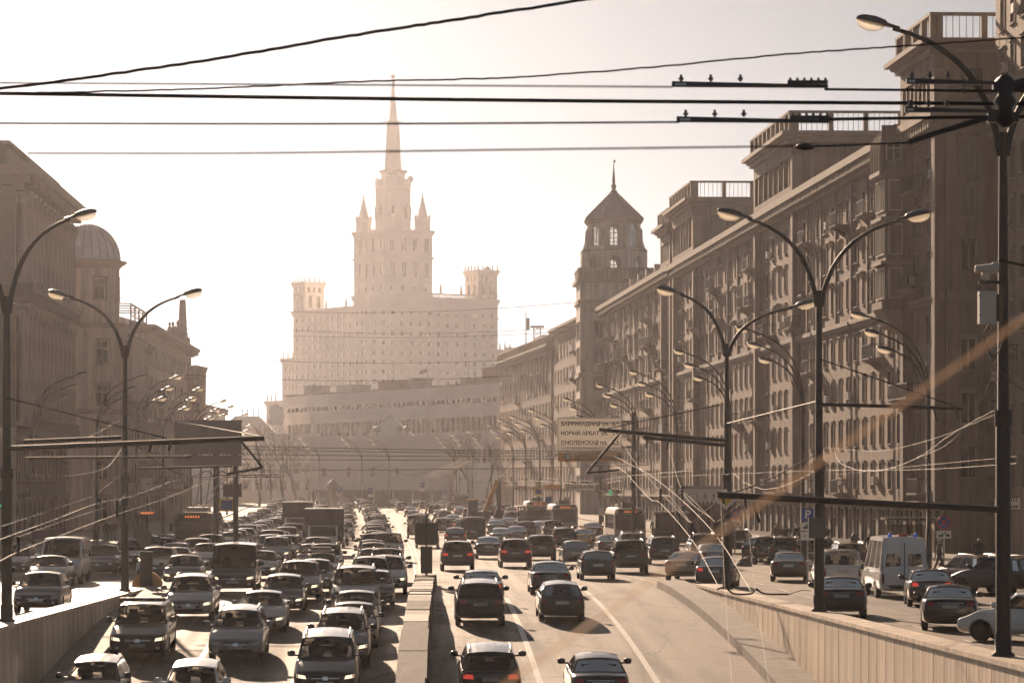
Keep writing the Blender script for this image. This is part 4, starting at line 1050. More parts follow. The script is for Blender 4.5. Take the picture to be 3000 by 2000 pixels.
# ------------------------------------------------------------------ vehicles (local: nose towards -y, wheels on z=0)
from mathutils.bvhtree import BVHTree
def lerp(a, b, t): return a + (b - a) * t
SPEC = {
 "sedan":  dict(L=4.65, W=1.82, H=1.46, belt=.93, nose=.70, cowl=.98, yb0=-.235, yr0=-.075, yr1=.19, yb1=.345, tail=1.04, rw=.66, wr=.32, wb=2.72),
 "hatch":  dict(L=4.20, W=1.78, H=1.50, belt=.95, nose=.72, cowl=1.0, yb0=-.27, yr0=-.10, yr1=.36, yb1=.47, tail=1.0, rw=.66, wr=.31, wb=2.6),
 "suv":    dict(L=4.68, W=1.90, H=1.69, belt=1.08, nose=.86, cowl=1.13, yb0=-.235, yr0=-.08, yr1=.39, yb1=.475, tail=1.1, rw=.68, wr=.36, wb=2.72, rails=1),
 "bigsuv": dict(L=4.95, W=1.97, H=1.82, belt=1.15, nose=.95, cowl=1.2, yb0=-.23, yr0=-.09, yr1=.42, yb1=.482, tail=1.18, rw=.72, wr=.38, wb=2.9, rails=1),
 "minivan":dict(L=4.60, W=1.84, H=1.64, belt=1.02, nose=.78, cowl=1.07, yb0=-.29, yr0=-.13, yr1=.40, yb1=.48, tail=1.05, rw=.70, wr=.32, wb=2.75),
 "minibus":dict(L=5.50, W=2.05, H=2.22, belt=1.22, nose=.92, cowl=1.2, yb0=-.34, yr0=-.20, yr1=.475, yb1=.492, tail=1.22, rw=.80, wr=.34, wb=2.95, van=1),
 "ambulance":dict(L=5.50, W=2.05, H=2.60, belt=1.22, nose=.92, cowl=1.2, yb0=-.34, yr0=-.16, yr1=.475, yb1=.492, tail=1.22, rw=.76, wr=.34, wb=2.95, van=1, whitevan=1),
 "smallvan":dict(L=4.45, W=1.80, H=1.84, belt=1.10, nose=.82, cowl=1.1, yb0=-.27, yr0=-.12, yr1=.47, yb1=.49, tail=1.1, rw=.80, wr=.31, wb=2.7, van=1, whitevan=1),
}
def eval_mesh(mb, name, mods):
    me = mb.mesh(name, ["paint_black", "trim_black"]); o = bpy.data.objects.new(name, me); COL.objects.link(o)
    extra = []
    for kind, arg in mods:
        if kind == 'sub': m = o.modifiers.new("s", 'SUBSURF'); m.levels = m.render_levels = arg
        else:
            c = bpy.data.objects.new("cut", arg); COL.objects.link(c); extra.append(c)
            m = o.modifiers.new("b", 'BOOLEAN'); m.operation = 'DIFFERENCE'; m.object = c; m.solver = 'EXACT'
    bpy.context.view_layer.update(); dg = bpy.context.evaluated_depsgraph_get()
    out = bpy.data.meshes.new_from_object(o.evaluated_get(dg)); out.name = name
    for q in [o] + extra: bpy.data.objects.remove(q)
    return out
def from_mesh(mb, me, mi=None):
    b = len(mb.v); mb.v += [tuple(v.co) for v in me.vertices]
    for p in me.polygons: mb.f.append([b + i for i in p.vertices]); mb.m.append(p.material_index if mi is None else mi); mb.sm.append(p.use_smooth)
CARS = {}
def car_model(kind):
    if kind in CARS: return CARS[kind]
    s = SPEC[kind]; L, Wd, H = s["L"], s["W"], s["H"]; hw = Wd / 2; belt, nose, cowl, tail = s["belt"], s["nose"], s["cowl"], s["tail"]
    yb0, yr0, yr1, yb1 = (s[k] * L for k in ("yb0", "yr0", "yr1", "yb1")); van = s.get("van"); f, r = -L / 2, L / 2
    gl = .22 if kind in ("sedan", "hatch", "minivan") else .30
    # lower body loft
    st = [(f + .0, gl + .16, nose * .80, .80), (f + .07, gl + .02, nose * .97, .90), (f + .35, gl, nose * 1.03, .985), (lerp(f, yb0, .6), gl, lerp(nose, cowl, .62), 1.0),
          (yb0 + .03, gl, cowl, 1.0), (lerp(yb0, yb1, .35), gl, belt + .02, 1.0), (lerp(yb0, yb1, .7), gl, belt + .04, 1.0)]
    if kind == "sedan": st += [(yb1 - .05, gl, tail, 1.0), (r - .3, gl, tail + .0, .97), (r - .07, gl + .06, tail - .04, .90), (r, gl + .2, tail * .80, .83)]
    else: st += [(yb1 - .16, gl, tail, .985), (r - .09, gl + .05, tail - .01, .93), (r - .01, gl + .16, tail - .08, .86)]
    b = MB(); n = 9
    for y, zl, zt, k in st:
        w_ = hw * k; h = zt - zl
        pr = [(0, zl), (w_ * .80, zl), (w_ * .96, zl + .08), (w_ * .99, zl + h * .28), (w_, zl + h * .52), (w_ * .975, zl + h * .76), (w_ * .93, zt - .03), (w_ * .80, zt), (0, zt + .025)]
        b.v += [(x, y, z) for x, z in pr] + [(-x, y, z) for x, z in pr[-2:0:-1]]
    m = 2 * n - 2; fs = []
    for j in range(len(st) - 1):
        for i in range(m): fs.append([j * m + i, j * m + (i + 1) % m, (j + 1) * m + (i + 1) % m, (j + 1) * m + i])
    fs.append(list(range(m))); fs.append([(len(st) - 1) * m + i for i in range(m)][::-1])
    b.f = fs; b.m = [0] * len(fs); b.sm = [True] * len(fs)
    wr = s["wr"]; wy = (-s["wb"] / 2 - .02, s["wb"] / 2 + .02)
    cut = MB()
    for y in wy:
        for sx in (-1, 1):
            pts = [(y + (wr + .055) * math.cos(q * R(15)), wr + (wr + .055) * math.sin(q * R(15))) for q in range(24)]
            cut.prism(pts, 'x', sx * (hw - .24), sx * (hw + .2), 1)
    cm = cut.mesh("cut", ["trim_black", "trim_black"])
    body = eval_mesh(b, kind + "_body", [('sub', 2), ('bool', cm)])
    for p in body.polygons: p.use_smooth = True
    # arch liners: faces well inside the sides and low are dark
    for p in body.polygons:
        c = p.center
        if p.material_index > 1: p.material_index = 1
        if c.z < gl + .05: p.material_index = 1
        if van and c.z < gl + .26 and (c.y < f + .3 or c.y > r - .3): p.material_index = 1
    bv = BVHTree.FromPolygons([v.co.copy() for v in body.vertices], [list(p.vertices) for p in body.polygons])
    def patch(c4, side, off=.012, nx=4, nz=2, mb=None, mi=0):
        mb = mb or MB(); vs = []
        sy = -1 if side == 'front' else 1
        for j in range(nz + 1):
            for i in range(nx + 1):
                a, q = i / nx, j / nz
                x = lerp(lerp(c4[0][0], c4[1][0], a), lerp(c4[3][0], c4[2][0], a), q); z = lerp(lerp(c4[0][1], c4[1][1], a), lerp(c4[3][1], c4[2][1], a), q)
                h = bv.ray_cast(Vector((x, sy * 10, z)), Vector((0, -sy, 0)))
                y = h[0].y if h[0] else sy * (L / 2 - .3)
                if h[0] and abs(y) < L / 2 - .75: y = sy * (L / 2 - .5)
                vs.append((x, y + sy * off, z))
        fs = [(j * (nx + 1) + i, j * (nx + 1) + i + 1, (j + 1) * (nx + 1) + i + 1, (j + 1) * (nx + 1) + i) for j in range(nz) for i in range(nx)]
        return mb.add(vs, fs, mi, True)
    P = {"body": body}
    # greenhouse
    bw, rw = hw * (.90 if not van else .95), hw * s["rw"] * 1.06; zb = min(belt, cowl) - .02; zr = H - .04
    if van: bw = hw * .96; rw = hw * s["rw"] * 1.08
    cf, cr = .13, .09
    zf = cowl - .03; zbk = tail - .03
    def ws(a, t): return (a * lerp(bw, rw, t), lerp(yb0, yr0, t) + cf * a * a, lerp(zf, zr, t) - .05 * a * a * t - .02 * a * a)
    def rws(a, t): return (a * lerp(bw, rw, t), lerp(yb1, yr1, t) - cr * a * a, lerp(zbk, zr - .02, t) - .05 * a * a * t - .02 * a * a)
    def bul(t): return .035 * math.sin(math.pi * t)
    def sd(u, t, sx):
        p, q = ws(1, t), rws(1, t); return (sx * (lerp(p[0], q[0], u) + bul(t)), lerp(p[1], q[1], u), lerp(p[2], q[2], u) + (.03 * math.sin(math.pi * u) if t > .9 else 0) * t)
    def rf(a, v):
        p, q = ws(a, 1), rws(a, 1); return (lerp(p[0], q[0], v), lerp(p[1], q[1], v), lerp(p[2], q[2], v) + .03 * math.sin(math.pi * v))
    cab = MB()
    def grid(fn, us, ts, inner, glass, off=.0):
        for i in range(len(us) - 1):
            for j in range(len(ts) - 1):
                q = [fn(us[i], ts[j]), fn(us[i+1], ts[j]), fn(us[i+1], ts[j+1]), fn(us[i], ts[j+1])]
                (glass if inner(i, j) else cab).add(q, [(0, 1, 2, 3)], 0, True)
    S5 = [-1, -.91, -.5, 0, .5, .91, 1]; T5 = [0, .05, .5, .93, 1]
    g = MB(); grid(ws, S5, T5, lambda i, j: 0 < i < 5 and 0 < j < 3, g); P["windscreen"] = g
    g = MB()
    if kind == "ambulance": inner_r = lambda i, j: i in (1, 4) and 0 < j < 2
    else: inner_r = lambda i, j: 0 < i < 5 and 0 < j < 3
    grid(rws, S5 if not kind == "ambulance" else [-1, -.78, -.16, 0, .16, .78, 1], [0, .14 if not van else .10, .5, .86, 1], inner_r, g); P["rear_window"] = g
    usd = [0, .05, .40, .435, .80, .84, .955, 1] if kind != "sedan" else [0, .06, .47, .51, .90, .93, .955, 1]
    if van: usd = [0, .04, .27, .31, .62, .66, .96, 1]
    for sx in (-1, 1):
        gs = [MB(), MB(), MB()]
        for i in range(7):
            for j in range(3):
                ts = [0, .06, .90, 1]
                q = [sd(usd[i], ts[j], sx), sd(usd[i+1], ts[j], sx), sd(usd[i+1], ts[j+1], sx), sd(usd[i], ts[j+1], sx)]
                tgt = cab
                if j == 1 and i in (1, 3, 5) and not (kind == "sedan" and i == 5) and not (kind == "smallvan" and i > 1): tgt = gs[(i - 1) // 2]
                tgt.add(q, [(0, 1, 2, 3)], 0, True)
        for q in gs:
            if q.f: P.setdefault("side_window", []).append(q)
    grid(rf, [-1, -.6, -.2, .2, .6, 1], [0, .25, .5, .75, 1], lambda i, j: False, None)
    P["cabin"] = cab
    # interior deck and seats
    it = MB(); zd = belt - .10
    it.box(-bw * .93, bw * .93, yb0 + .25, yb1 - .25, zd - .1, zd)
    yseat = lerp(yb0, yr0, 1.0) + .55
    for x in (-.36, .36):
        it.box(x - .22, x + .22, yseat, yseat + .16, zd, zd + .30); it.box(x - .13, x + .13, yseat + .02, yseat + .13, zd + .31, zd + .5)
    if not (van and kind != "minibus"):
        it.box(-.62, .62, yseat + .85, yseat + 1.0, zd, zd + .26)
        for x in (-.4, .4): it.box(x - .12, x + .12, yseat + .87, yseat + .98, zd + .26, zd + .4)
    it.box(-bw * .85, bw * .85, yb0 + .3, yb0 + .55, zd, zd + .10); it.box(-.09, .09, yr0 - .05, yr0 + .0, zr - .2, zr - .12)
    P["seat"] = it
    # lamps, grille, plates
    hz = nose * .82; hh = .085 if kind in ("sedan", "hatch") else .10
    for sx in (-1, 1):
        P.setdefault("headlight", []).append(patch([(sx * hw * .58, hz - hh * .5), (sx * hw * .87, hz - hh * .1), (sx * hw * .88, hz + hh * .9), (sx * hw * .62, hz + hh * .5)], 'front'))
        if kind in ("hatch",) : c4 = [(sx * hw * .70, tail - .22), (sx * hw * .85, tail - .22), (sx * hw * .86, tail + .02), (sx * hw * .74, tail + .02)]
        elif van: c4 = [(sx * hw * .80, .62), (sx * hw * .90, .62), (sx * hw * .90, 1.0), (sx * hw * .80, 1.0)]
        else: c4 = [(sx * hw * .54, tail - .24), (sx * hw * .86, tail - .22), (sx * hw * .86, tail - .08), (sx * hw * .56, tail - .10)]
        P.setdefault("taillight", []).append(patch(c4, 'rear'))
        P.setdefault("fog_lamp", []).append(patch([(sx * hw * .62, gl + .16), (sx * hw * .76, gl + .16), (sx * hw * .76, gl + .25), (sx * hw * .62, gl + .25)], 'front', nx=2, nz=1))
    gr = patch([(-hw * .44, hz - .13), (hw * .44, hz - .13), (hw * .46, hz + .06), (-hw * .46, hz + .06)], 'front', nx=6); patch([(-hw * .6, gl + .10), (hw * .6, gl + .10), (hw * .56, gl + .22), (-hw * .56, gl + .22)], 'front', nx=6, mb=gr)
    patch([(-hw * .42, hz - .035), (hw * .42, hz - .035), (hw * .42, hz - .015), (-hw * .42, hz - .015)], 'front', .03, 6, 1, gr, 1)
    patch([(-.09, hz - .08), (.09, hz - .08), (.07, hz + .03), (-.07, hz + .03)], 'front', .04, 1, 1, gr, 1)
    P["grille"] = gr
    P["number_plate"] = [patch([(-.26, gl + .24), (.26, gl + .24), (.26, gl + .35), (-.26, gl + .35)], 'front', .03, 4, 1),
                         patch([(-.26, tail - .30), (.26, tail - .30), (.26, tail - .19), (-.26, tail - .19)], 'rear', .02, 4, 1)]
    bp = patch([(-hw * .84, gl + .10), (hw * .84, gl + .10), (hw * .84, gl + .26), (-hw * .84, gl + .26)], 'rear', .012, 6, 1)
    if kind == "sedan": patch([(-.40, tail - .155), (.40, tail - .155), (.40, tail - .13), (-.40, tail - .13)], 'rear', .03, 4, 1, bp, 1)
    P["rear_bumper"] = bp
    for sx in (-1, 1):
        mr = MB(); y0 = yb0 + .28; z0 = lerp(zf, zr, .12); x0 = sx * (bw + .02)
        mr.lathe([(.02, -.09), (.11, -.07), (.125, 0), (.11, .07), (.02, .09)], 10, sx=1.0, sy=.75)
        mr.v = [(x0 + sx * .17 + v[0] * 1.0, y0 + v[1], z0 + .06 + v[2]) for v in mr.v]; mr.box(min(x0 - sx * .06, x0 + sx * .12), max(x0 - sx * .06, x0 + sx * .12), y0 - .03, y0 + .03, z0 - .02, z0 + .03)
        P.setdefault("mirror", []).append(mr)
    if s.get("rails"):
        for sx in (-1, 1):
            rr_ = MB(); pts = [rf(sx * .9, v) for v in (.08, .12, .5, .88, .92)]; rr_.tube([(p[0], p[1], p[2] + (.02 if i in (0, 4) else .07)) for i, p in enumerate(pts)], .025, 5); P.setdefault("roof_rail", []).append(rr_)
    # wheels
    wm = MB(); wt = .20
    prof = [(wr * .62, -wt / 2), (wr * .95, -wt / 2), (wr, -wt / 2 + .03), (wr, wt / 2 - .03), (wr * .95, wt / 2), (wr * .62, wt / 2)]
    wm.lathe(prof, 18); wm.lathe([(wr * .62, wt / 2 - .02), (wr * .5, wt / 2 - .05), (.06, wt / 2 - .02), (.02, wt / 2 - .01)], 10, mi=1, smooth=False); wm.lathe([(wr * .62, -wt / 2 + .02), (.02, -wt / 2 + .01)], 10, mi=1, smooth=False)
    wm.v = [(v[2], v[0], v[1]) for v in wm.v]
    P["wheel"] = wm; P["wheel_pos"] = [(sx * (hw - .13), y, wr) for y in wy for sx in (-1, 1)]
    out = {"P": {}, "spec": s}
    matmap = {"body": ["paint_black", "trim_black"], "cabin": ["paint_black"], "windscreen": ["car_glass"], "rear_window": ["car_glass"], "side_window": ["car_glass"], "seat": ["car_interior"],
              "headlight": ["head_lamp"], "taillight": ["tail_lamp"], "fog_lamp": ["head_lamp"], "grille": ["trim_black", "chrome"], "number_plate": ["plate"], "rear_bumper": ["trim_black", "chrome"],
              "mirror": ["paint_black"], "roof_rail": ["steel"], "wheel": ["tyre", "rim"]}
    low = MB(); lowm = ["paint_black", "trim_black", "car_glass", "head_lamp", "tail_lamp", "plate", "tyre", "car_interior"]
    lowi = {"cabin": 0, "windscreen": 2, "rear_window": 2, "side_window": 2, "seat": 7, "headlight": 3, "taillight": 4, "grille": 1, "number_plate": 5, "rear_bumper": 1, "mirror": 0}
    lb = eval_mesh(b, "low", [('sub', 1)])
    from_mesh(low, lb, 0); bpy.data.meshes.remove(lb)
    for k, v in P.items():
        if k == "wheel_pos": continue
        if k == "body": out["P"][k] = [body]; continue
        lst = v if isinstance(v, list) else [v]; out["P"][k] = []
        for q in lst:
            if k in lowi:
                bs = len(low.v); low.v += q.v; low.f += [[bs + i for i in ff] for ff in q.f]; low.m += [lowi[k]] * len(q.f); low.sm += q.sm
            out["P"][k].append(q.mesh(k, matmap[k]))
    for x, y, z in P["wheel_pos"]:
        w8 = MB().lathe([(.1, -.1), (wr, -.1), (wr, .1), (.1, .1)], 10); bs = len(low.v)
        low.v += [(v[2] + x, v[0] + y, v[1] + z) for v in w8.v]; low.f += [[bs + i for i in ff] for ff in w8.f]; low.m += [6] * len(w8.f); low.sm += w8.sm
    body.materials.clear(); body.materials.append(MATS["paint_black"]); body.materials.append(MATS["trim_black"])
    out["wheel_pos"] = P["wheel_pos"]; out["low"] = low.mesh(kind + "_low", lowm)
    CARS[kind] = out; return out
def setmat(o, i, m):
    o.material_slots[i].link = 'OBJECT'; o.material_slots[i].material = MATS[m]
NAMES = {"sedan": "car", "hatch": "car", "suv": "car", "bigsuv": "car", "minivan": "car", "minibus": "minibus", "ambulance": "ambulance", "smallvan": "van"}
CATS = {"sedan": "car", "hatch": "car", "suv": "car", "bigsuv": "car", "minivan": "car", "minibus": "minibus", "ambulance": "ambulance", "smallvan": "van"}
def car(kind, colour, X, Y, away, label, group=None, lod=0, yaw=0.0, lit=False, brake=False, tint=False, z=None, pitch=None):
    md = car_model(kind); z = gz(X, Y) if z is None else z
    pm = "paint_" + colour.replace(" ", "_"); rz = (math.pi if away else 0) + R(yaw)
    dzdy = (gz(X, Y + 1.3) - gz(X, Y - 1.3)) / 2.6 if pitch is None else pitch
    rx = (-1 if away else 1) * math.atan(dzdy)
    if lod == 2:
        o = link(NAMES[kind], md["low"], None, (X, Y, z), (rx, 0, rz), label=label, cat=CATS[kind], group=group); setmat(o, 0, pm)
        if lit: setmat(o, 3, "lit_lamp")
        if brake: setmat(o, 4, "brake_lamp")
        if tint: setmat(o, 2, "tint_glass")
        return o
    root = empty(NAMES[kind], (X, Y, z), 0, label, CATS[kind], group); root.rotation_euler = (rx, 0, rz)
    skip = {"seat"} if lod == 1 else set()
    if lod == 1: skip |= {"fog_lamp", "number_plate", "roof_rail", "rear_bumper"} if not away else {"fog_lamp", "grille", "headlight"}
    for k, ms in md["P"].items():
        if k in skip: continue
        for i, me in enumerate(ms):
            if k == "wheel":
                for p in md["wheel_pos"]: link("wheel", me, root, p)
                continue
            o = link(k, me, root)
            if k in ("body", "cabin", "mirror"): setmat(o, 0, pm)
            if k == "headlight" and lit: setmat(o, 0, "lit_lamp")
            if k == "taillight" and brake: setmat(o, 0, "brake_lamp")
            if k in ("side_window", "rear_window", "windscreen") and tint and not (k == "windscreen" and not away): setmat(o, 0, "tint_glass")
    return root
TYPEW = {"sedan": "saloon", "hatch": "hatchback", "suv": "SUV", "bigsuv": "large SUV", "minivan": "estate", "minibus": "minibus", "smallvan": "van", "ambulance": "ambulance"}
PLACED = []   # (X, Y, half length)
def at(kind, colour, px, py, away, label, **kw):
    X, Y0 = solve(px, py); L = SPEC[kind]["L"]
    Y = Y0 + L / 2 * math.cos(R(kw.get("yaw", 0)))                     # the pixel marks the end facing the camera
    X = (px - VX) * Y0 / F
    PLACED.append((X, Y, L / 2)); n = 1 if Y > 200 else 0
    return car(kind, colour, X, Y, away, label, lod=kw.pop("lod", n), **kw)
O, A = False, True
# oncoming, nearest first
at("hatch", "charcoal", 105, 1800, O, "charcoal hatchback on the side road in front of the ramp wall's coping")
at("sedan", "dark green", 133, 1722, O, "old dark saloon parked in front of the white minibus", lit=False)
at("minibus", "white", 172, 1712, O, "white minibus parked at the shaded kerb behind the old saloon", tint=True)
at("suv", "black", 30, 1695, O, "black car half hidden behind the lamp pole at the frame's edge")
at("suv", "charcoal", 372, 1672, O, "charcoal SUV with lit headlights on the side road behind the twin-lamp pole", lit=True)
at("sedan", "grey", 470, 1642, O, "grey saloon just behind the round sign back over the orange bollard")
at("hatch", "silver", 508, 1668, O, "silver hatchback with lit headlamps behind the dark small hatchback", lit=True)
at("sedan", "grey", 600, 1668, O, "grey saloon beside the dark minibus, roof glinting")
at("hatch", "black", 531, 1724, O, "small black hatchback directly behind the silver luxury SUV", lit=True)
at("suv", "silver", 552, 1826, O, "silver SUV with slatted grille and lit fog lamps beside the wall's end", lit=True)
at("minibus", "black", 681, 1746, O, "large black minibus with lit headlamps in the second lane", lit=True, tint=True)
at("bigsuv", "charcoal", 402, 1945, O, "charcoal SUV with a roof rack bar next to the shaded ramp wall", lit=True)
at("suv", "silver", 690, 1952, O, "pale silver SUV with round-badged grille in the middle of the ramp")
at("hatch", "charcoal", 262, 2110, O, "dark hatchback cut off by the bottom edge, nearest the shaded wall")
at("hatch", "white", 556, 2125, O, "white hatchback cut off by the bottom edge, middle of the oncoming ramp")
at("bigsuv", "black", 953, 2062, O, "black SUV with roof rails cut by the bottom edge beside the median", lit=True)
at("suv", "black", 1000, 1964, O, "black SUV with small flags on its wings behind the nearest SUV", lit=True)
at("sedan", "charcoal", 1032, 1905, O, "charcoal saloon squeezed between the flag SUV and a grey saloon")
at("sedan", "grey", 1042, 1862, O, "grey saloon fourth in the lane beside the median")
at("bigsuv", "black", 1040, 1806, O, "black large SUV fifth in the lane beside the median")
at("hatch", "charcoal", 1092, 1786, O, "charcoal hatchback half hidden behind the large SUV beside the median")
at("suv", "black", 1082, 1752, O, "black SUV with chrome trim seventh beside the median")
at("suv", "silver", 1130, 1746, O, "silver SUV with bright daytime lamps level with the median's end", lit=True)
at("suv", "dark blue", 1132, 1712, O, "dark blue SUV with roof rails just past the median's end")
at("sedan", "silver", 1094, 1690, O, "silver saloon abreast of the dark blue railed SUV")
at("bigsuv", "charcoal", 1137, 1648, O, "tall charcoal off-roader with big mirrors in the lane beside the median", lit=True)
at("sedan", "silver", 764, 1860, O, "long silver luxury saloon behind the pale silver SUV", lit=True)
at("hatch", "charcoal", 826, 1802, O, "charcoal hatchback with a rear-view mirror showing, behind the luxury saloon", lit=True)
at("suv", "dark blue", 872, 1770, O, "dark blue SUV with curved lamps in the second lane from the median", lit=True)
at("hatch", "grey", 918, 1742, O, "grey hatchback tucked behind the dark blue curved-lamp SUV", lit=True)
at("sedan", "beige", 936, 1711, O, "old beige car with a loaded roof rack in the second lane from the median", lit=True)
at("suv", "charcoal", 948, 1690, O, "charcoal SUV with roof bars behind the loaded old car")
at("minivan", "silver", 806, 1652, O, "silver people carrier with a split grille left of the box trucks", lit=True)
at("sedan", "charcoal", 760, 1700, O, "charcoal saloon right beside the black minibus", lit=True)
at("suv", "black", 838, 1650, O, "black SUV leading the near box truck's lane", lit=True)
# going away
at("suv", "black", 1438, 2075, A, "black SUV with roof rails at the bottom edge beside the median", brake=True)
at("sedan", "charcoal", 1760, 2085, A, "charcoal saloon with four round lamps at the bottom edge")
at("suv", "black", 1408, 1840, A, "black SUV with a pale number plate beside the median's end", tint=True)
at("sedan", "grey", 1414, 1782, A, "grey saloon directly ahead of the black plated SUV", brake=True)
at("hatch", "charcoal", 1648, 1826, A, "dark hatchback with tall tail lamps alone in the middle lane")
at("sedan", "charcoal", 1616, 1746, A, "charcoal saloon with chrome boot strip ahead of the dark hatchback")
at("suv", "black", 1341, 1674, A, "black SUV with high lit brake lamp near the median sign", brake=True)
at("sedan", "grey", 1434, 1638, A, "grey saloon ahead of the brake-lit SUV")
at("suv", "dark red", 1512, 1664, A, "dark tall SUV with stacked red lamps both lit", brake=True)
at("minivan", "charcoal", 1589, 1642, A, "charcoal estate right of the SUV with stacked lamps")
at("hatch", "silver", 1690, 1657, A, "silver hatchback behind the estate")
at("hatch", "charcoal", 1753, 1700, A, "charcoal hatchback at the ends of the white lines", brake=False)
at("bigsuv", "brown", 1849, 1681, A, "brown square SUV right of the charcoal hatchback")
at("suv", "brown", 1948, 1655, A, "brown SUV alone before the blue trolleybus queue")
at("sedan", "beige", 2030, 1702, A, "beige saloon leaning out towards the sunlit wall's end", yaw=-14)
at("sedan", "dark blue", 2118, 1726, A, "dark blue saloon with red lamps behind the wall's far end", yaw=-10, brake=True)
at("suv", "grey", 2066, 1640, A, "pale grey SUV beyond the beige saloon")
at("sedan", "silver", 2096, 1668, A, "silver saloon with a glinting rear window beside the far lamp pole")
at("sedan", "brown", 2330, 1705, A, "brown saloon on the side road left of the television van", yaw=-8)
at("smallvan", "white", 2468, 1730, A, "white van with a Cyrillic sign above its rear window", brake=False)
at("suv", "black", 2500, 1684, A, "black SUV with roof box rails behind the white van")
at("sedan", "charcoal", 2490, 1812, A, "charcoal saloon close to the middle lamp pole, sun on its flank", yaw=-7, brake=False)
at("ambulance", "white", 2650, 1755, A, "white high-roofed ambulance with blue beacons")
at("sedan", "brown", 2752, 1780, A, "brown saloon with a lit high brake lamp right of the ambulance", yaw=-7, brake=True)
at("sedan", "black", 2818, 1850, A, "black saloon with a legible plate nearest on the side road", yaw=-9)
at("hatch", "white", 3045, 1884, A, "white car turning across, cut by the frame's edge", yaw=62)
at("suv", "dark red", 2876, 1742, A, "dark red car in the diagonal parking row behind the black saloon", yaw=18)
at("suv", "charcoal", 2960, 1748, A, "charcoal car parked behind the near lamp pole", yaw=32)
at("hatch", "black", 2235, 1645, A, "black hatchback leftmost of the cars parked before the shops", yaw=-14)
at("suv", "charcoal", 2275, 1652, A, "charcoal SUV second of the cars parked before the shops", yaw=-14)
at("suv", "black", 2322, 1656, A, "black SUV third of the cars parked before the shops", yaw=-14)
at("bigsuv", "black", 2412, 1668, A, "large black SUV parked behind the middle lamp pole", yaw=-14, tint=True)
at("suv", "black", 2168, 1622, A, "black SUV parked by the snow-white awning")
# far half of the outbound side
at("minibus", "beige", 1225, 1578, A, "beige van at the inner edge of the outbound lanes")
at("minivan", "silver", 1252, 1606, A, "silver people carrier right behind the square sign back")
at("minibus", "charcoal", 1388, 1592, A, "dark minibus in the outbound queue behind the black brake-lit SUV", tint=True)
at("hatch", "dark red", 1335, 1600, A, "dark red hatchback left of the dark minibus", brake=True)
at("sedan", "silver", 1470, 1600, A, "silver saloon right of the dark minibus")
at("sedan", "silver", 1516, 1592, A, "silver saloon left of the outbound dark estate")
at("minivan", "charcoal", 1543, 1580, A, "charcoal estate in the outbound queue before the trolleybuses")
at("sedan", "white", 1584, 1572, A, "white saloon in the outbound queue before the trolleybuses")
at("suv", "grey", 1655, 1612, A, "grey SUV left of the yellow taxi")
at("sedan", "yellow", 1713, 1604, A, "yellow taxi saloon with a roof lamp")
at("sedan", "grey", 1790, 1630, A, "grey saloon in front of the blue trolleybus")
at("suv", "silver", 1855, 1636, A, "silver SUV directly behind the blue trolleybus")
at("suv", "grey", 1300, 1566, A, "grey SUV further up beside the median lane", lod=2)
at("sedan", "white", 1492, 1556, A, "white saloon by the excavator", lod=2)
at("sedan", "silver", 1455, 1566, A, "silver saloon before the excavator", lod=2)

# special vehicles -----------------------------------------------------------
def box_truck(px, py, label, h=3.3, w_=2.5):
    X, Y = solve(px, py); Y += 3; z = gz(X, Y); o = empty("box_truck", (X, Y, z), 0, label, "truck"); PLACED.append((X, Y, 3.2))
    MB().box(-w_ / 2, w_ / 2, -1.2, 3.4, .95, h).build("cargo_box", "stone_dark", o)
    MB().box(-w_ / 2 - .03, w_ / 2 + .03, -1.25, 3.45, h + .002, h + .08).build("box_roof", "sign_white", o)
    cab = MB(); cab.prism([(-3.0, .5), (-3.0, 1.3), (-2.55, 2.05), (-1.3, 2.1), (-1.3, .5)], 'x', -.98, .98); cab.build("cab", "paint_white", o)
    q = MB(); q.quad((-.86, -3.0 + .02 - .025, 1.36), (.86, -3.005, 1.36), (.82, -2.60, 2.0), (-.82, -2.60, 2.0)); q.build("windscreen", "shop_glass", o)
    MB().box(-.8, .8, -3.06, -3.003, .55, .72).build("grille", "trim_black", o)
    for sx in (-1, 1):
        MB().box(sx * .8 - .15, sx * .8 + .15, -3.05, -3.003, .85, 1.08).build("headlight", "head_lamp", o)
        MB().box(sx * 1.25 - .1, sx * 1.25 + .1, -2.7, -2.55, 1.3, 1.75).build("mirror", "trim_black", o)
    wm = MB().lathe([(.2, -.13), (.42, -.13), (.42, .13), (.2, .13)], 14); wm.v = [(v[2], v[0], v[1]) for v in wm.v]; wm = wm.mesh("wheel", "tyre")
    for y in (-2.2, 2.2):
        for sx in (-1, 1): link("wheel", wm, o, (sx * .9, y, .42))
    MB().box(-.5, .5, -1.3, 3.2, .45, .9).build("chassis", "trim_black", o)
box_truck(868, 1588, "grey box truck further back in the oncoming jam"); box_truck(946, 1630, "dark box truck with pale roof rim beside the lane gap", 3.1)
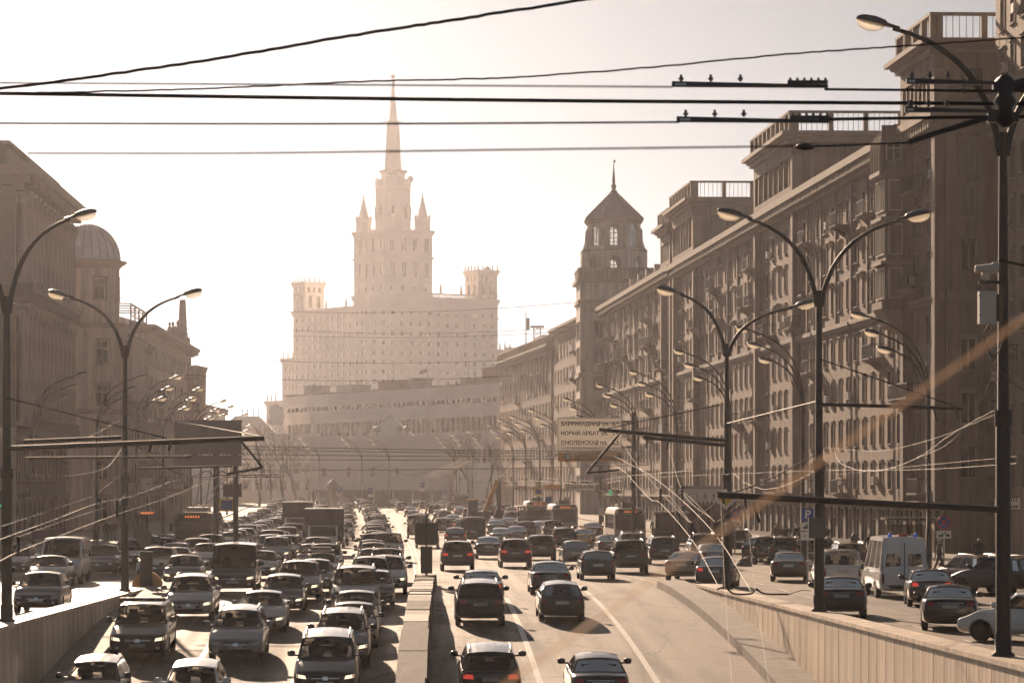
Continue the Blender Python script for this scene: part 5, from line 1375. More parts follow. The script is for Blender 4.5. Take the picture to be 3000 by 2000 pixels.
def trolleybus(px, py, away, label, colour, L=11.5, poles=True):
    X, Y = solve(px, py); Y += L / 2; z = gz(X, Y); o = empty("trolleybus", (X, Y, z), math.pi if away else 0, label, "trolleybus", "trolleybuses"); PLACED.append((X, Y, L / 2))
    w_ = 1.25; H = 2.95
    pr = [(-w_, .35), (w_, .35), (w_, 2.5), (w_ - .12, 2.85), (w_ - .4, H), (-w_ + .4, H), (-w_ + .12, 2.85), (-w_, 2.5)]
    MB().prism(pr, 'y', -L / 2, L / 2).build("body", colour, o)
    for y, nm, s in ((-L / 2, "windscreen", -1), (L / 2, "rear_window", 1)):
        t = MB(); t.box(-w_ + .12, w_ - .12, y + s * .003 if s > 0 else y - .03, y + .03 if s > 0 else y - .003, 1.25, 2.45); t.build(nm, "shop_glass", o)
        MB().box(-w_ + .3, w_ - .3, y + s * .004 if s > 0 else y - .04, y + .04 if s > 0 else y - .004, 2.5, 2.8).build("route_display", "trim_black", o)
        for k in range(6):
            MB().box(-.5 + k * .17, -.42 + k * .17, y + .042 if s > 0 else y - .05, y + .05 if s > 0 else y - .042, 2.58, 2.72).build("display_digit", "led_orange", o)
        for sx in (-1, 1):
            MB().box(sx * .95 - .14, sx * .95 + .14, y + .004 if s > 0 else y - .04, y + .04 if s > 0 else y - .004, .6, .8).build("headlight" if s < 0 else "taillight", "head_lamp" if s < 0 else "tail_lamp", o)
        MB().box(-w_ + .02, w_ - .02, y + .004 if s > 0 else y - .08, y + .08 if s > 0 else y - .004, .36, .55).build("bumper", "trim_black", o)
    for sx in (-1, 1):
        for i in range(7):
            y0 = -L / 2 + .5 + i * 1.5
            MB().box(sx * w_ + (.003 if sx > 0 else -.02), sx * w_ + (.02 if sx > 0 else -.003), y0, y0 + 1.35, 1.3, 2.4).build("side_window", "shop_glass", o)
        MB().box(sx * (w_ + .18) - .09, sx * (w_ + .18) + .09, -L / 2 - .15, -L / 2 + .0, 1.7, 2.2).build("mirror", "trim_black", o)
    wm = MB().lathe([(.2, -.15), (.46, -.15), (.46, .15), (.2, .15)], 14); wm.v = [(v[2], v[0], v[1]) for v in wm.v]; wm = wm.mesh("wheel", "tyre")
    for y in (-L / 2 + 2.4, L / 2 - 3):
        for sx in (-1, 1): link("wheel", wm, o, (sx * 1.12, y, .46))
    MB().box(-.7, .7, -2, 1.5, H + .003, H + .3).build("roof_pod", "roof_metal", o); MB().box(-.5, .5, 2.0, 3.4, H + .003, H + .4).build("pole_base", "iron", o)
    if poles:
        for sx in (-.32, .32): MB().tube([(sx, 2.2, H + .4), (sx * 1.2, L / 2 + 1.8, 6.2)], .035, 5).build("trolley_pole", "iron", o)
trolleybus(565, 1632, O, "dark trolleybus with a lit route display coming from the shaded side", "stone_dark")
trolleybus(1846, 1596, A, "blue and white trolleybus nearest in the outbound bus lane", "ac_white")
trolleybus(1655, 1566, A, "hazy white trolleybus second in the outbound bus lane", "ac_white")
trolleybus(1575, 1546, A, "hazy trolleybus third and farthest in the outbound bus lane", "ac_white")
def excavator():
    X, Y = solve(1402, 1552); z = gz(X, Y); o = empty("excavator", (X, Y, z), 0, "dark wheeled excavator with a raised folded arm among the outbound traffic", "excavator"); PLACED.append((X, Y, 3))
    MB().box(-1.2, 1.2, -1.6, 2.2, .95, 2.0).build("body", "stone_dark", o); MB().box(-1.15, -.1, -1.6, .4, 2.0, 3.2).build("cab", "shop_glass", o)
    MB().box(-1.2, -.05, -1.65, .45, 3.2, 3.3).build("cab_roof", "bollard_orange", o)
    b = MB(); b.hexa([(.3, -.8, 1.6), (.8, -.8, 1.6), (.8, .2, 1.6), (.3, .2, 1.6), (1.7, -.8, 5.2), (2.2, -.8, 5.2), (2.2, -.2, 5.2), (1.7, -.2, 5.2)]); b.build("boom", "bollard_orange", o)
    b = MB(); b.hexa([(2.0, -.7, 2.0), (2.4, -.7, 2.0), (2.4, -.3, 2.0), (2.0, -.3, 2.0), (1.7, -.7, 5.3), (2.4, -.7, 5.3), (2.4, -.2, 5.3), (1.7, -.2, 5.3)]); b.build("stick", "stone_dark", o)
    b = MB(); b.prism([(1.4, 1.0), (2.5, 1.0), (2.7, 2.1), (1.9, 2.2)], 'y', -1.0, .1); b.build("bucket", "iron", o)
    wm = MB().lathe([(.2, -.2), (.5, -.2), (.5, .2), (.2, .2)], 14); wm.v = [(v[2], v[0], v[1]) for v in wm.v]; wm = wm.mesh("wheel", "tyre")
    for y in (-1.2, 1.7):
        for sx in (-1, 1): link("wheel", wm, o, (sx * 1.0, y, .5))
excavator()

# extra equipment on named vehicles
def child_of(label, mb, name, m):
    for o in bpy.data.objects:
        if o.get("label", "").startswith(label): return mb.build(name, m, o)
def text_mesh(body, size, m, name="lettering", align='CENTER', bold=0.0, extr=.004):
    cu = bpy.data.curves.new(name, 'FONT'); cu.body = body; cu.size = size; cu.align_x = align; cu.align_y = 'CENTER'; cu.extrude = extr; cu.offset = bold
    o = bpy.data.objects.new(name, cu); COL.objects.link(o); bpy.context.view_layer.update()
    me = bpy.data.meshes.new_from_object(o.evaluated_get(bpy.context.evaluated_depsgraph_get())); bpy.data.objects.remove(o); bpy.data.curves.remove(cu)
    me.materials.clear(); me.materials.append(MATS[m]); me.name = name
    return me
def find(label):
    for o in bpy.data.objects:
        if o.get("label", "").startswith(label): return o
amb = find("white high-roofed ambulance"); s = SPEC["ambulance"]; L = s["L"]
for sx in (-1, 1):
    b = MB(); b.lathe([(.075, 2.50), (.075, 2.62), (.04, 2.67), (.01, 2.68)], 10, (sx * .52, L / 2 - .5)); b.build("beacon", "beacon_blue", amb)
MB().box(-.18, .18, L / 2 - .6, L / 2 - .4, 2.55, 2.65).build("beacon", "sign_red", amb)
for x in (-.9, 0, .9): MB().box(x - .012, x + .012, L / 2 - .03, L / 2 + .02, .6, 2.3).build("door_seam", "trim_black", amb)
tv = find("white van with a Cyrillic"); me = text_mesh("ТЕЛЕВИДЕНИЕ", .185, "sign_black", bold=.004)
o = link("lettering", me, tv, (0, SPEC["smallvan"]["L"] * .49 - .02, 1.74), (R(90), 0, math.pi))
def plate_text(label, txt, rear):
    t = find(label)
    if not t: return
    for ch in t.children:
        if ch.name.startswith("number_plate"):
            vs = [v.co for v in ch.data.vertices]; c = sum(vs, Vector()) / len(vs)
            if (c.y > 0) == rear:
                link("plate_number", text_mesh(txt, .105, "sign_black"), t, (c.x, c.y + (.02 if rear else -.03), c.z), (R(90), 0, math.pi if rear else 0))
plate_text("black saloon with a legible plate", "А617ТС197", True); plate_text("black SUV with roof rails at the bottom", "Х505РУ197", True); plate_text("black SUV with a pale number", "Т788НС77", True)
plate_text("charcoal saloon with chrome boot", "К636РУ77", True); plate_text("pale silver SUV", "Е056УУ777", False); plate_text("charcoal SUV with a roof rack", "Н152УР777", False); plate_text("charcoal saloon close", "К808МА77", True)
cap = find("charcoal SUV with a roof rack bar"); MB().box(-.78, .78, -.30, -.18, 1.84, 1.97).build("roof_rack", "trim_black", cap)
lada = find("old beige car"); b = MB(); b.box(-.6, .6, -.2, 1.0, 1.5, 1.56, 0); b.box(-.5, .45, -.1, .9, 1.57, 1.7, 1); b.tube([(-.6, -.2, 1.62), (.6, -.2, 1.62)], .03, 5); b.build("roof_rack", ["steel", "cloth_brown"], lada)
tx = find("yellow taxi saloon"); MB().box(-.2, .2, -.1, .08, 1.47, 1.6).build("roof_lamp", "sign_orange", tx)
fl = find("black SUV with small flags")
for sx in (-1, 1): MB().tube([(sx * .8, -1.9, 1.0), (sx * .8, -1.9, 1.42)], .01, 4).box(sx * .8, sx * .8 + .012, -1.9, -1.72, 1.28, 1.42).build("flag", "sign_red", fl)

# the rest of the jam: fill the lanes
LANES_L = [(-2.1, "in the lane beside the median"), (-5.4, "in the second lane from the median"), (-8.9, "in the third lane from the median"), (-12.4, "in the fourth lane from the median"), (-15.9, "in the outermost oncoming lane")]
LANES_R = [(2.6, "in the outbound lane beside the median"), (6.2, "in the second outbound lane"), (9.8, "in the third outbound lane"), (13.2, "in the fourth outbound lane"), (16.8, "in the outer outbound lane")]
kinds = ["sedan", "sedan", "hatch", "hatch", "suv", "suv", "minivan", "bigsuv"]; cols = ["black", "charcoal", "silver", "grey", "white", "dark blue", "grey", "black", "brown", "dark red", "charcoal", "dark green"]
def free(X, Y, hl): return all(not (abs(x - X) < 1.95 and abs(y - Y) < hl + h + .6) for x, y, h in PLACED)
def fill(lanes, away, y0, y1, gap, seed):
    rr = random.Random(seed); jobs = []
    for li, (X0, nm) in enumerate(lanes):
        y = y0 + rr.uniform(0, 5) + (0 if not away else 20)
        while y < y1:
            k = rr.choice(kinds); X = X0 + bend(y) * (1.0 if not away else .8) + rr.uniform(-.3, .3); hl = SPEC[k]["L"] / 2
            if free(X, y, hl): jobs.append((li, X, y, k, rr.choice(cols), rr.random())); PLACED.append((X, y, hl))
            y += 2 * hl + rr.uniform(*gap) * (1 + y / 500)
    for li, (X0, nm) in enumerate(lanes):
        js = sorted([j for j in jobs if j[0] == li], key=lambda j: j[2])
        cnt = {}
        for n, (_, X, y, k, c, q) in enumerate(js):
            near = y < 262
            side = "outbound" if away else "oncoming"
            if near: lab = "%s %s %s, %s of the hazier cars there" % (c, TYPEW[k], nm, NUM[n])
            else:
                cnt[k, c] = cnt.get((k, c), 0) + 1
                lab = "small far %s %s %s" % (c, TYPEW[k], nm) + ("" if cnt[k, c] == 1 else ", %s of that look" % NUM[cnt[k, c] - 1])
            car(k, c, X, y, away, lab, group="%s traffic queue" % side if near else "far %s cars" % side, lod=1 if y < 215 else 2, lit=(not away and q < .12), brake=(away and q < .2), yaw=math.degrees(math.atan(9.2e-5 * max(0, y - 150))) )
fill(LANES_L, False, 146, 560, (2.0, 5.0), 5)
fill(LANES_R, True, 250, 545, (7, 22), 9)
# ------------------------------------------------------------------ lamps, wires, signs, people, trees
def arc_pts(a, b, rise_, n=10):
    """arm curve from a (pole top) to b (lamp): leaves upwards, flattens outwards"""
    a, b = Vector(a), Vector(b); c = Vector((a.x + (b.x - a.x) * .12, a.y, a.z + (b.z - a.z) * .82))
    return [a * (1 - t) ** 2 + c * 2 * t * (1 - t) + b * t * t for t in [i / n for i in range(n + 1)]]
LH = {}
def lamp_head(root, p, sx, s=1.0):
    if sx not in LH:
        b = MB()   # shell: tapered cobra head, pointing along sx
        prof = [(0, .055, .05), (.32, .075, .07), (.36, .13, .12), (.62, .19, .16), (.92, .17, .13), (1.05, .09, .07), (1.08, .01, .01)]; n = 12; vs = []
        for x, ry, rz_ in prof:
            for k in range(n): a = 2 * math.pi * k / n; vs.append((sx * x, ry * math.cos(a), max(-.03, rz_ * math.sin(a)) + .02))
        fs = [(j*n+k, j*n+(k+1) % n, (j+1)*n+(k+1) % n, (j+1)*n+k) for j in range(len(prof)-1) for k in range(n)]; b.add(vs, fs, 0, True); b.add(vs[:n], [tuple(range(n))])
        l = MB(); vs = []
        pr2 = [(.38, .06, .05), (.50, .15, .16), (.75, .165, .21), (.95, .13, .17), (1.05, .04, .05)]
        for x, ry, rz_ in pr2:
            for k in range(n): a = 2 * math.pi * k / n; vs.append((sx * x, ry * math.cos(a), min(.0, rz_ * math.sin(a)) - .014))
        l.add(vs, [(j*n+k, j*n+(k+1) % n, (j+1)*n+(k+1) % n, (j+1)*n+k) for j in range(len(pr2)-1) for k in range(n)], 0, True)
        LH[sx] = (b.mesh("lamp_head", "lamp_shell"), l.mesh("lens", "lamp_lens"))
    s *= 1.05; o = link("lamp_head", LH[sx][0], root, p, (0, -sx * R(14), 0), (s, s, s)); link("lens", LH[sx][1], o)
    return o
def twin_lamp(X, Y, zb, zs, left, right, label, r0=.14, s=1.0):
    root = empty("street_lamp", (X, Y, zb), 0, label, "street lamp", "twin-armed lamp posts on the ramp walls")
    h = zs - zb
    MB().tube([(0, 0, 0), (0, 0, h * .45), (0, 0, h * .455), (0, 0, h)], [r0, r0, r0 * .8, r0 * .55], 10).build("pole", "pole_paint", root)
    MB().lathe([(r0 * 1.6, 0), (r0 * 1.6, .05), (r0 * 1.15, .1), (r0 * 1.15, .5)], 10).build("base_collar", "pole_paint", root); MB().lathe([(r0 * 1.2, h * .44), (r0 * 1.2, h * .47)], 10).build("collar", "pole_paint", root)
    for sx, e in ((-1, left), (1, right)):
        if e is None: continue
        pts = arc_pts((sx * .06, 0, h - .5), (e[0] - X, 0, e[1] - zb), 0)
        MB().tube(pts, [.085 - .004 * i for i in range(len(pts))], 8).build("arm", "pole_paint", root); lamp_head(root, pts[-1] - Vector((sx * .15, 0, .02)), sx, s)
    return root
twin_lamp(12.85, 65.4, top_r(65.4), 12.2, (10.45, 14.45), (15.4, 14.3), "tall lamp post nearest on the sunlit wall, rising past the frame's top", r0=.16, s=.85)
twin_lamp(12.85, 94.8, top_r(94.8), 10.7, (10.6, 12.95), (15.4, 12.9), "twin-armed lamp post on the sunlit wall, second from the camera", r0=.16)
twin_lamp(12.85, 122.4, top_r(122.4), 10.35, (10.95, 12.35), (15.5, 11.8), "twin-armed lamp post at the sunlit wall's far end with a diamond sign", r0=.15)
twin_lamp(-11.75, 88.1, top_l(88.1), 10.1, (-14.0, 12.3), (-9.9, 12.35), "lamp post at the left frame edge on the shaded wall", r0=.16, s=.85)
twin_lamp(-11.75, 124.7, top_l(124.7), 10.4, (-14.0, 12.35), (-9.5, 12.4), "twin-armed lamp post on the shaded wall with a round sign back", r0=.15)
TR = {}
def triple_lamp(X, Y, sx, H, label, group):
    root = empty("street_lamp", (X, Y, rise(Y) + .1), 0, label, "street lamp", group)
    if sx not in TR:
        p = MB().tube([(0, 0, 0), (0, 0, 2.5), (0, 0, 2.52), (0, 0, 9.4)], [.15, .14, .11, .08], 8).mesh("pole", "pole_paint"); arms = []; heads = []
        for dx, z, zs in ((2.75, 12.6, 9.4), (2.1, 11.75, 8.9), (1.5, 10.95, 8.4)):
            pts = arc_pts((0, 0, zs), (sx * dx, 0, z), 0, 8); arms.append(MB().tube(pts, .05, 6).mesh("arm", "pole_paint")); heads.append(tuple(pts[-1] - Vector((sx * .1, 0, .02))))
        st = MB(); st.tube([(sx * 1.0, 0, 11.2), (sx * .75, 0, 10.4), (sx * .55, 0, 9.75)], .025, 4)
        TR[sx] = (p, arms, heads, st.mesh("brace", "pole_paint"))
    p, arms, heads, st = TR[sx]; k = H / 12.6
    for me in [p] + arms + [st]: link(me.name.split(".")[0], me, root, scale=(1, 1, k))
    for q in heads: lamp_head(root, (q[0], q[1], q[2] * k), sx, .95)
TL_R = [(24.4, 142, 12.4), (21.6, 166, 13.0), (21.0, 198, 13.2), (20.6, 233, 13.2), (19.9, 263, 13.2), (18.8, 298, 13.0), (16.8, 335, 12.8), (15.6, 362, 12.6), (14.8, 385, 12.6), (14.2, 415, 12.4), (12.2, 450, 12), (10.2, 490, 12), (8.2, 530, 12)]
for i, (x, y, h) in enumerate(TL_R): triple_lamp(x, y, -1, h, "triple-headed lamp on the shop side, %s from the camera" % NUM[i], "triple-headed lamps on the shop side")
TL_L = [(-25.6, 205, 12.0), (-23.4, 226, 12.6), (-22.0, 243, 13.2), (-22.2, 272, 13.2), (-22.6, 312, 13.2), (-23.2, 336, 13.2), (-24.0, 380, 13.2), (-26, 430, 12.6), (-29, 480, 12.6)]
for i, (x, y, h) in enumerate(TL_L): triple_lamp(x, y, 1, h, "triple-headed lamp on the colonnade side, %s from the camera" % NUM[i], "triple-headed lamps on the colonnade side")
for i, (px, y) in enumerate(((830, 530), (935, 545), (1060, 548), (1140, 552))):
    triple_lamp((px - VX) * y / F, y, -1, 12, "far triple-headed lamp before the blank hall, %s from the left" % NUM[i], "far lamps before the blank hall")

# ---- wires
def wire(label, pts, r, m="cable", sag=0.0, n=14, name="overhead_wire", smooth=True, group="overhead wires", cat="wire", wob=0.0):
    """pts: (px, py, Y) seen from the street bridge; sag in metres per span"""
    ws_ = [W(*p) for p in pts]; out = []
    if m == "copper_wire": r *= .55
    if len(ws_) > 2 and smooth:
        q = [ws_[0] * 2 - ws_[1]] + ws_ + [ws_[-1] * 2 - ws_[-2]]
        for i in range(1, len(q) - 2):
            for k in range(6):
                t = k / 6; a, b, c, d = q[i-1], q[i], q[i+1], q[i+2]
                out.append(.5 * ((2 * b) + (c - a) * t + (2 * a - 5 * b + 4 * c - d) * t * t + (3 * b - a - 3 * c + d) * t ** 3))
        out.append(ws_[-1])
    else:
        for a, b in zip(ws_, ws_[1:]):
            k = n if sag else 1
            for i in range(k): t = i / k; p = a.lerp(b, t); p.z -= sag * 4 * t * (1 - t); out.append(p)
        out.append(ws_[-1])
    if wob:
        rr = random.Random(len(label)); out2 = []
        for a, b in zip(out, out[1:]):
            for k in range(3): p = a.lerp(b, k / 3); p.z += rr.uniform(-wob, wob); out2.append(p)
        out = out2 + [out[-1]]
    return MB().tube(out, r, 6).build(name, m, label=label, cat=cat, group=group)
# blurred cables close to the camera
wire("thick dark twisted cable rising steeply across the upper sky", [(-900, 345, 24), (-150, 277, 24), (500, 193, 24), (1000, 110, 24), (1400, 48, 24), (1900, -30, 24), (2900, -190, 24)], .0135, wob=.004, name="thick_cable", cat="cable")
wire("heavy straight contact cable crossing the whole sky with small clips", [(-900, 262, 25), (-150, 272, 25), (700, 284, 25), (1700, 296, 25), (3100, 305, 25), (4200, 312, 25)], .0165, name="thick_cable", cat="cable")
wire("thin pale wire highest of the level wires across the sky", [(-900, 236, 14), (-150, 242, 14), (1000, 249, 14), (1970, 255, 14)], .0042)
wire("wavy dark telephone cable climbing towards the tall lamp head", [(-900, 282, 23), (-150, 275, 23), (300, 268, 23), (700, 256, 23), (1100, 238, 23), (1480, 228, 23), (1900, 198, 23), (2300, 160, 23), (2665, 134, 23), (3100, 104, 23), (4200, 30, 23)], .0075, wob=.0035, name="thick_cable", cat="cable")
wire("thin wire crossing level behind the skyscraper's upper spire", [(-900, 358, 17), (-150, 361, 17), (1000, 363, 17), (1990, 358, 17)], .0062)
wire("faint lowest wire crossing the sky at mid-spire height", [(80, 449, 12), (700, 449, 12), (1400, 440, 12), (2200, 430, 12), (2330, 428, 12)], .0042)
wire("level cable ending in the clamp cluster beside the near lamp post", [(2400, 350, 24), (3100, 340, 24), (4200, 325, 24)], .014, name="thick_cable", cat="cable")
wire("level cable just above the clamp cluster", [(2415, 262, 24), (3100, 268, 24), (4200, 276, 24)], .011, name="thick_cable", cat="cable")
for i, (y, lab) in enumerate(((2000, 0),)): pass
def section_insulator(px0, px1, py, label, comb=True, Y=24.0):
    a, b = W(px0, py, Y), W(px1, py + 8, Y); L = b.x - a.x; o = empty("section_insulator", a, 0, label, "insulator", "section insulators on the near contact wires")
    m = MB(); m.hexa([(0, -.02, -.022), (L, -.02, -.03), (L, .02, -.03), (0, .02, -.022), (0, -.02, .022), (L, -.02, -.006), (L, .02, -.006), (0, .02, .022)]); m.build("runner", "insulator", o)
    for k in range(3):
        t = .06 + k * .19; MB().tube([(L * t, 0, .02), (L * t, 0, .075)], .012, 6).lathe([(.022, .035), (.022, .05)], 8, (L * t, 0)).build("bolt", "insulator", o)
    if comb:
        for k in range(6): MB().tube([(L * (.76 + .045 * k), 0, -.01), (L * (.76 + .045 * k), 0, .05)], .012, 6).build("tooth", "insulator", o)
        MB().box(L * .74, L * 1.0, -.015, .015, .0, .03).build("comb_bar", "insulator", o)
    MB().box(L * .02, L * .09, -.025, .025, -.012, .006).build("slot", "steel", o)
section_insulator(1968, 2425, 247, "upper section insulator bar with bolts against the sky"); section_insulator(1982, 2430, 350, "lower section insulator bar with bolts before the roofs")
section_insulator(2655, 2930, 238, "upper insulator bar leading into the clamp cluster", False); section_insulator(2650, 2930, 321, "lower insulator bar leading into the clamp cluster", False)
def clamp_cluster():
    c = W(2945, 300, 24); o = empty("clamp_cluster", c, 0, "dark cluster of clamps where the near cables meet", "clamp")
    MB().lathe([(.03, -.2), (.09, -.15), (.06, -.05), (.1, .0), (.06, .06), (.09, .16), (.03, .22)], 8).build("clamp", "insulator", o)
    MB().box(-.14, .1, -.03, .03, -.16, -.08).build("clamp_plate", "insulator", o); MB().box(-.1, .16, -.03, .03, .1, .16).build("clamp_plate", "insulator", o)
    MB().tube([(.05, 0, .12), (.35, 0, .22)], .05, 8).build("turnbuckle", "insulator", o)
clamp_cluster()
wire("thick insulator rod slanting down from the clamp cluster", [(2660, 418, 24), (2760, 385, 24), (2930, 335, 24)], .024, "insulator", name="insulator_rod", cat="insulator")
wire("dark stay continuing the insulator rod to the far blob clamp", [(2330, 428, 24), (2440, 427, 24), (2660, 418, 24)], .009)
b = MB(); c = W(2358, 430, 24); b.lathe([(.01, -.03), (.035, -.02), (.045, 0), (.03, .02), (.01, .03)], 8); b.v = [(c.x + v[0] * 1.9, c.y + v[1], c.z + v[2]) for v in b.v]; b.build("line_clamp", "insulator", label="small blob clamp on the stay before the second belvedere", cat="clamp")
# the stray cable close to the lens, its sun glare put in as a pale translucent colour
wire("sunlit out-of-focus cable slanting across the shop side close to the camera", [(3250, 758, 3.2), (2900, 1003, 3.2), (2050, 1600, 3.2), (1300, 2130, 3.2)], .0017, "glare_cable", smooth=False, name="near_cable", cat="cable", group="near cables")

def crossarm(label, a, b, r, extra=()):
    o = MB().tube([W(*a), W(*b)], r, 8).build("crossarm", "pole_paint", label=label, cat="crossarm", group="tubular crossarms on the lamp posts")
    for p, q, rr_ in extra: MB().tube([W(*p), W(*q)], rr_, 6).build("hanger", "insulator", o)
crossarm("long tubular crossarm reaching from the near lamp post over the sunlit ramp", (2100, 1449, 65.2), (2925, 1492, 65.2), .07, [((2182, 1455, 65.1), (2185, 1490, 65.1), .03), ((2205, 1470, 65.1), (2225, 1530, 65.1), .035), ((2120, 1452, 65.1), (2120, 1475, 65.1), .03)])
crossarm("thin crossarm pointing from the second lamp post towards the shops", (2405, 1184, 94.7), (2822, 1196, 94.7), .055, [((2735, 1196, 94.6), (2745, 1235, 94.6), .03), ((2800, 1196, 94.6), (2803, 1228, 94.6), .03)])
crossarm("upper crossarm reaching from the far-end lamp post over the ramp", (1755, 1258, 122.2), (2125, 1290, 122.2), .075, [((1818, 1266, 122.1), (1720, 1385, 122.1), .06), ((1720, 1385, 122.1), (1815, 1376, 122.1), .05)])
crossarm("lower crossarm beside the upper one on the far-end lamp post", (1885, 1281, 122.0), (2125, 1304, 122.0), .075, [((1896, 1284, 121.9), (1893, 1312, 121.9), .04), ((1957, 1288, 121.9), (1955, 1316, 121.9), .04)])
crossarm("long crossarm from the frame-edge lamp post across to the sign back", (20, 1313, 88), (775, 1283, 88), .075, [((443, 1300, 87.9), (437, 1325, 87.9), .045), ((500, 1297, 87.9), (495, 1320, 87.9), .045), ((705, 1290, 87.9), (770, 1369, 87.9), .04), ((770, 1369, 87.9), (665, 1388, 87.9), .04), ((748, 1285, 87.9), (763, 1355, 87.9), .015)])
crossarm("short crossarm just above the long one on the frame-edge lamp post", (70, 1292, 88), (355, 1281, 88), .05)
crossarm("thin crossarm on the round-sign lamp post before the colonnade", (75, 1341, 124.5), (560, 1337, 124.5), .05)
crossarm("low thin crossarm under the sign back", (405, 1372, 124.5), (680, 1365, 124.5), .045)
wire("dark stay from the frame-edge post down to the long crossarm", [(15, 1164, 88), (490, 1284, 88)], .022, sag=0)
wire("dark stay from the round-sign post down to the crossarm's tip", [(361, 1210, 124), (580, 1245, 120), (780, 1281, 108)], .022)
wire("dark stay from the second lamp post to its crossarm tip", [(2398, 1050, 94.7), (2600, 1120, 94.7), (2810, 1194, 94.7)], .022)
wire("dark stay from the far-end lamp post over the route sign", [(2110, 1185, 122), (1780, 1255, 122)], .022)
wire("dark stay from the second lamp post to the near crossarm tip", [(2390, 1330, 94), (2260, 1400, 80), (2130, 1450, 66)], .018)
wire("dark slack stay between the second and far-end lamp posts", [(2395, 1175, 94.7), (2130, 1240, 122)], .02)
# contact wires, sunlit copper
CW = "copper_wire"
wire("bright contact wire sweeping down over the outbound ramp, inner", [(1795, 1361, 150), (1830, 1382, 132), (1900, 1457, 95), (1934, 1473, 82), (2025, 1577, 66), (2105, 1716, 55)], .012, CW, wob=0)
wire("bright contact wire sweeping down over the outbound ramp, outer", [(1800, 1335, 150), (1850, 1362, 125), (1900, 1388, 100), (1997, 1464, 80), (2101, 1572, 66), (2200, 1730, 54)], .012, CW)
wire("thin suspension wire above the inner contact wire", [(1810, 1264, 122), (1850, 1340, 110), (1935, 1440, 84), (2020, 1530, 70)], .008, CW)
wire("thin suspension wire above the outer contact wire", [(1960, 1310, 122), (2000, 1440, 84), (2092, 1525, 68)], .008, CW)
wire("hanging cross wire from the near crossarm to the inner contact wire", [(2110, 1460, 65), (2025, 1532, 66), (1960, 1450, 70)], .008, CW, smooth=False)
wire("hanging cross wire from the near crossarm to the outer contact wire", [(2175, 1470, 65), (2096, 1530, 66), (2010, 1445, 70)], .008, CW, smooth=False)
wire("vertical trolley wire dropping past the sunlit kerb, inner", [(2112, 1470, 60), (2125, 1740, 52), (2150, 2060, 40)], .0055, CW)
wire("vertical trolley wire dropping past the sunlit kerb, outer", [(2186, 1490, 60), (2215, 1745, 52), (2262, 2060, 40)], .0055, CW)
wire("dark ribbed spreader bar before the sunlit wall", [(2100, 1725, 54), (2125, 1720, 54), (2150, 1738, 54), (2200, 1738, 54), (2215, 1724, 54), (2240, 1738, 54), (2310, 1740, 54)], .018, "insulator", name="spreader_bar", cat="insulator")
wire("thin feeder lead from the spreader bar to the second lamp post", [(2310, 1740, 54), (2350, 1728, 60), (2376, 1730, 70)], .008)
wire("bright garland wire looping between the far-end and second lamp posts", [(2145, 1382, 122), (2180, 1412, 116), (2240, 1432, 110), (2310, 1418, 102), (2390, 1378, 95)], .017, CW, wob=.012)
wire("bright wire rising from the second lamp post towards the near post", [(2440, 1300, 94), (2465, 1358, 90), (2560, 1380, 84), (2680, 1345, 75), (2790, 1270, 69), (2915, 1200, 65.4)], .015, CW, wob=.01)
wire("slack bright loop across the lower storeys", [(2415, 1310, 94), (2500, 1318, 90), (2600, 1318, 82), (2750, 1280, 72), (2925, 1210, 65.4)], .009, CW)
wire("thin wire running level behind the near crossarm to the frame's edge", [(1900, 1398, 140), (2100, 1390, 122), (2400, 1378, 95), (2700, 1375, 80), (3050, 1352, 62)], .011, CW)
wire("thin second level wire towards the frame's edge", [(2400, 1395, 95), (2650, 1368, 84), (3050, 1330, 62)], .009, CW)
wire("looped cable hanging on the near lamp post's shaded side", [(2925, 1080, 65.2), (2985, 1135, 65.2), (3060, 1180, 65.2)], .018, CW, wob=.006)
wire("coiled dark cable under the near post's box", [(2900, 945, 65.1), (2882, 985, 65.1), (2905, 1040, 65.1), (2935, 1010, 65.1), (2945, 900, 65.1)], .014)
wire("dark chained stay from the near lamp post to the frame's edge", [(2925, 762, 65.2), (3060, 790, 65.2)], .03)
wire("rope stay falling from the near post to the shop side", [(2912, 1090, 65.2), (2870, 1180, 70), (2790, 1290, 72), (2680, 1346, 75)], .014, CW, wob=.006)
wire("bright contact wire from the left edge, lowest, over the oncoming ramp", [(-60, 1680, 50), (49, 1618, 56), (200, 1560, 66), (341, 1507, 80), (480, 1462, 98), (578, 1422, 115), (648, 1392, 130)], .016, CW)
wire("bright contact wire from the left edge, second lowest", [(-60, 1604, 52), (30, 1569, 58), (160, 1522, 68), (286, 1474, 82), (400, 1449, 98), (527, 1402, 118), (640, 1384, 130)], .016, CW)
wire("thin suspension wire from the left edge, upper", [(-60, 1562, 52), (100, 1510, 66), (277, 1452, 88), (400, 1350, 100), (443, 1322, 88)], .008, CW, smooth=False)
wire("thin suspension wire from the left edge, lower", [(54, 1572, 58), (200, 1520, 70), (344, 1474, 86), (470, 1340, 95), (495, 1320, 88)], .008, CW, smooth=False)
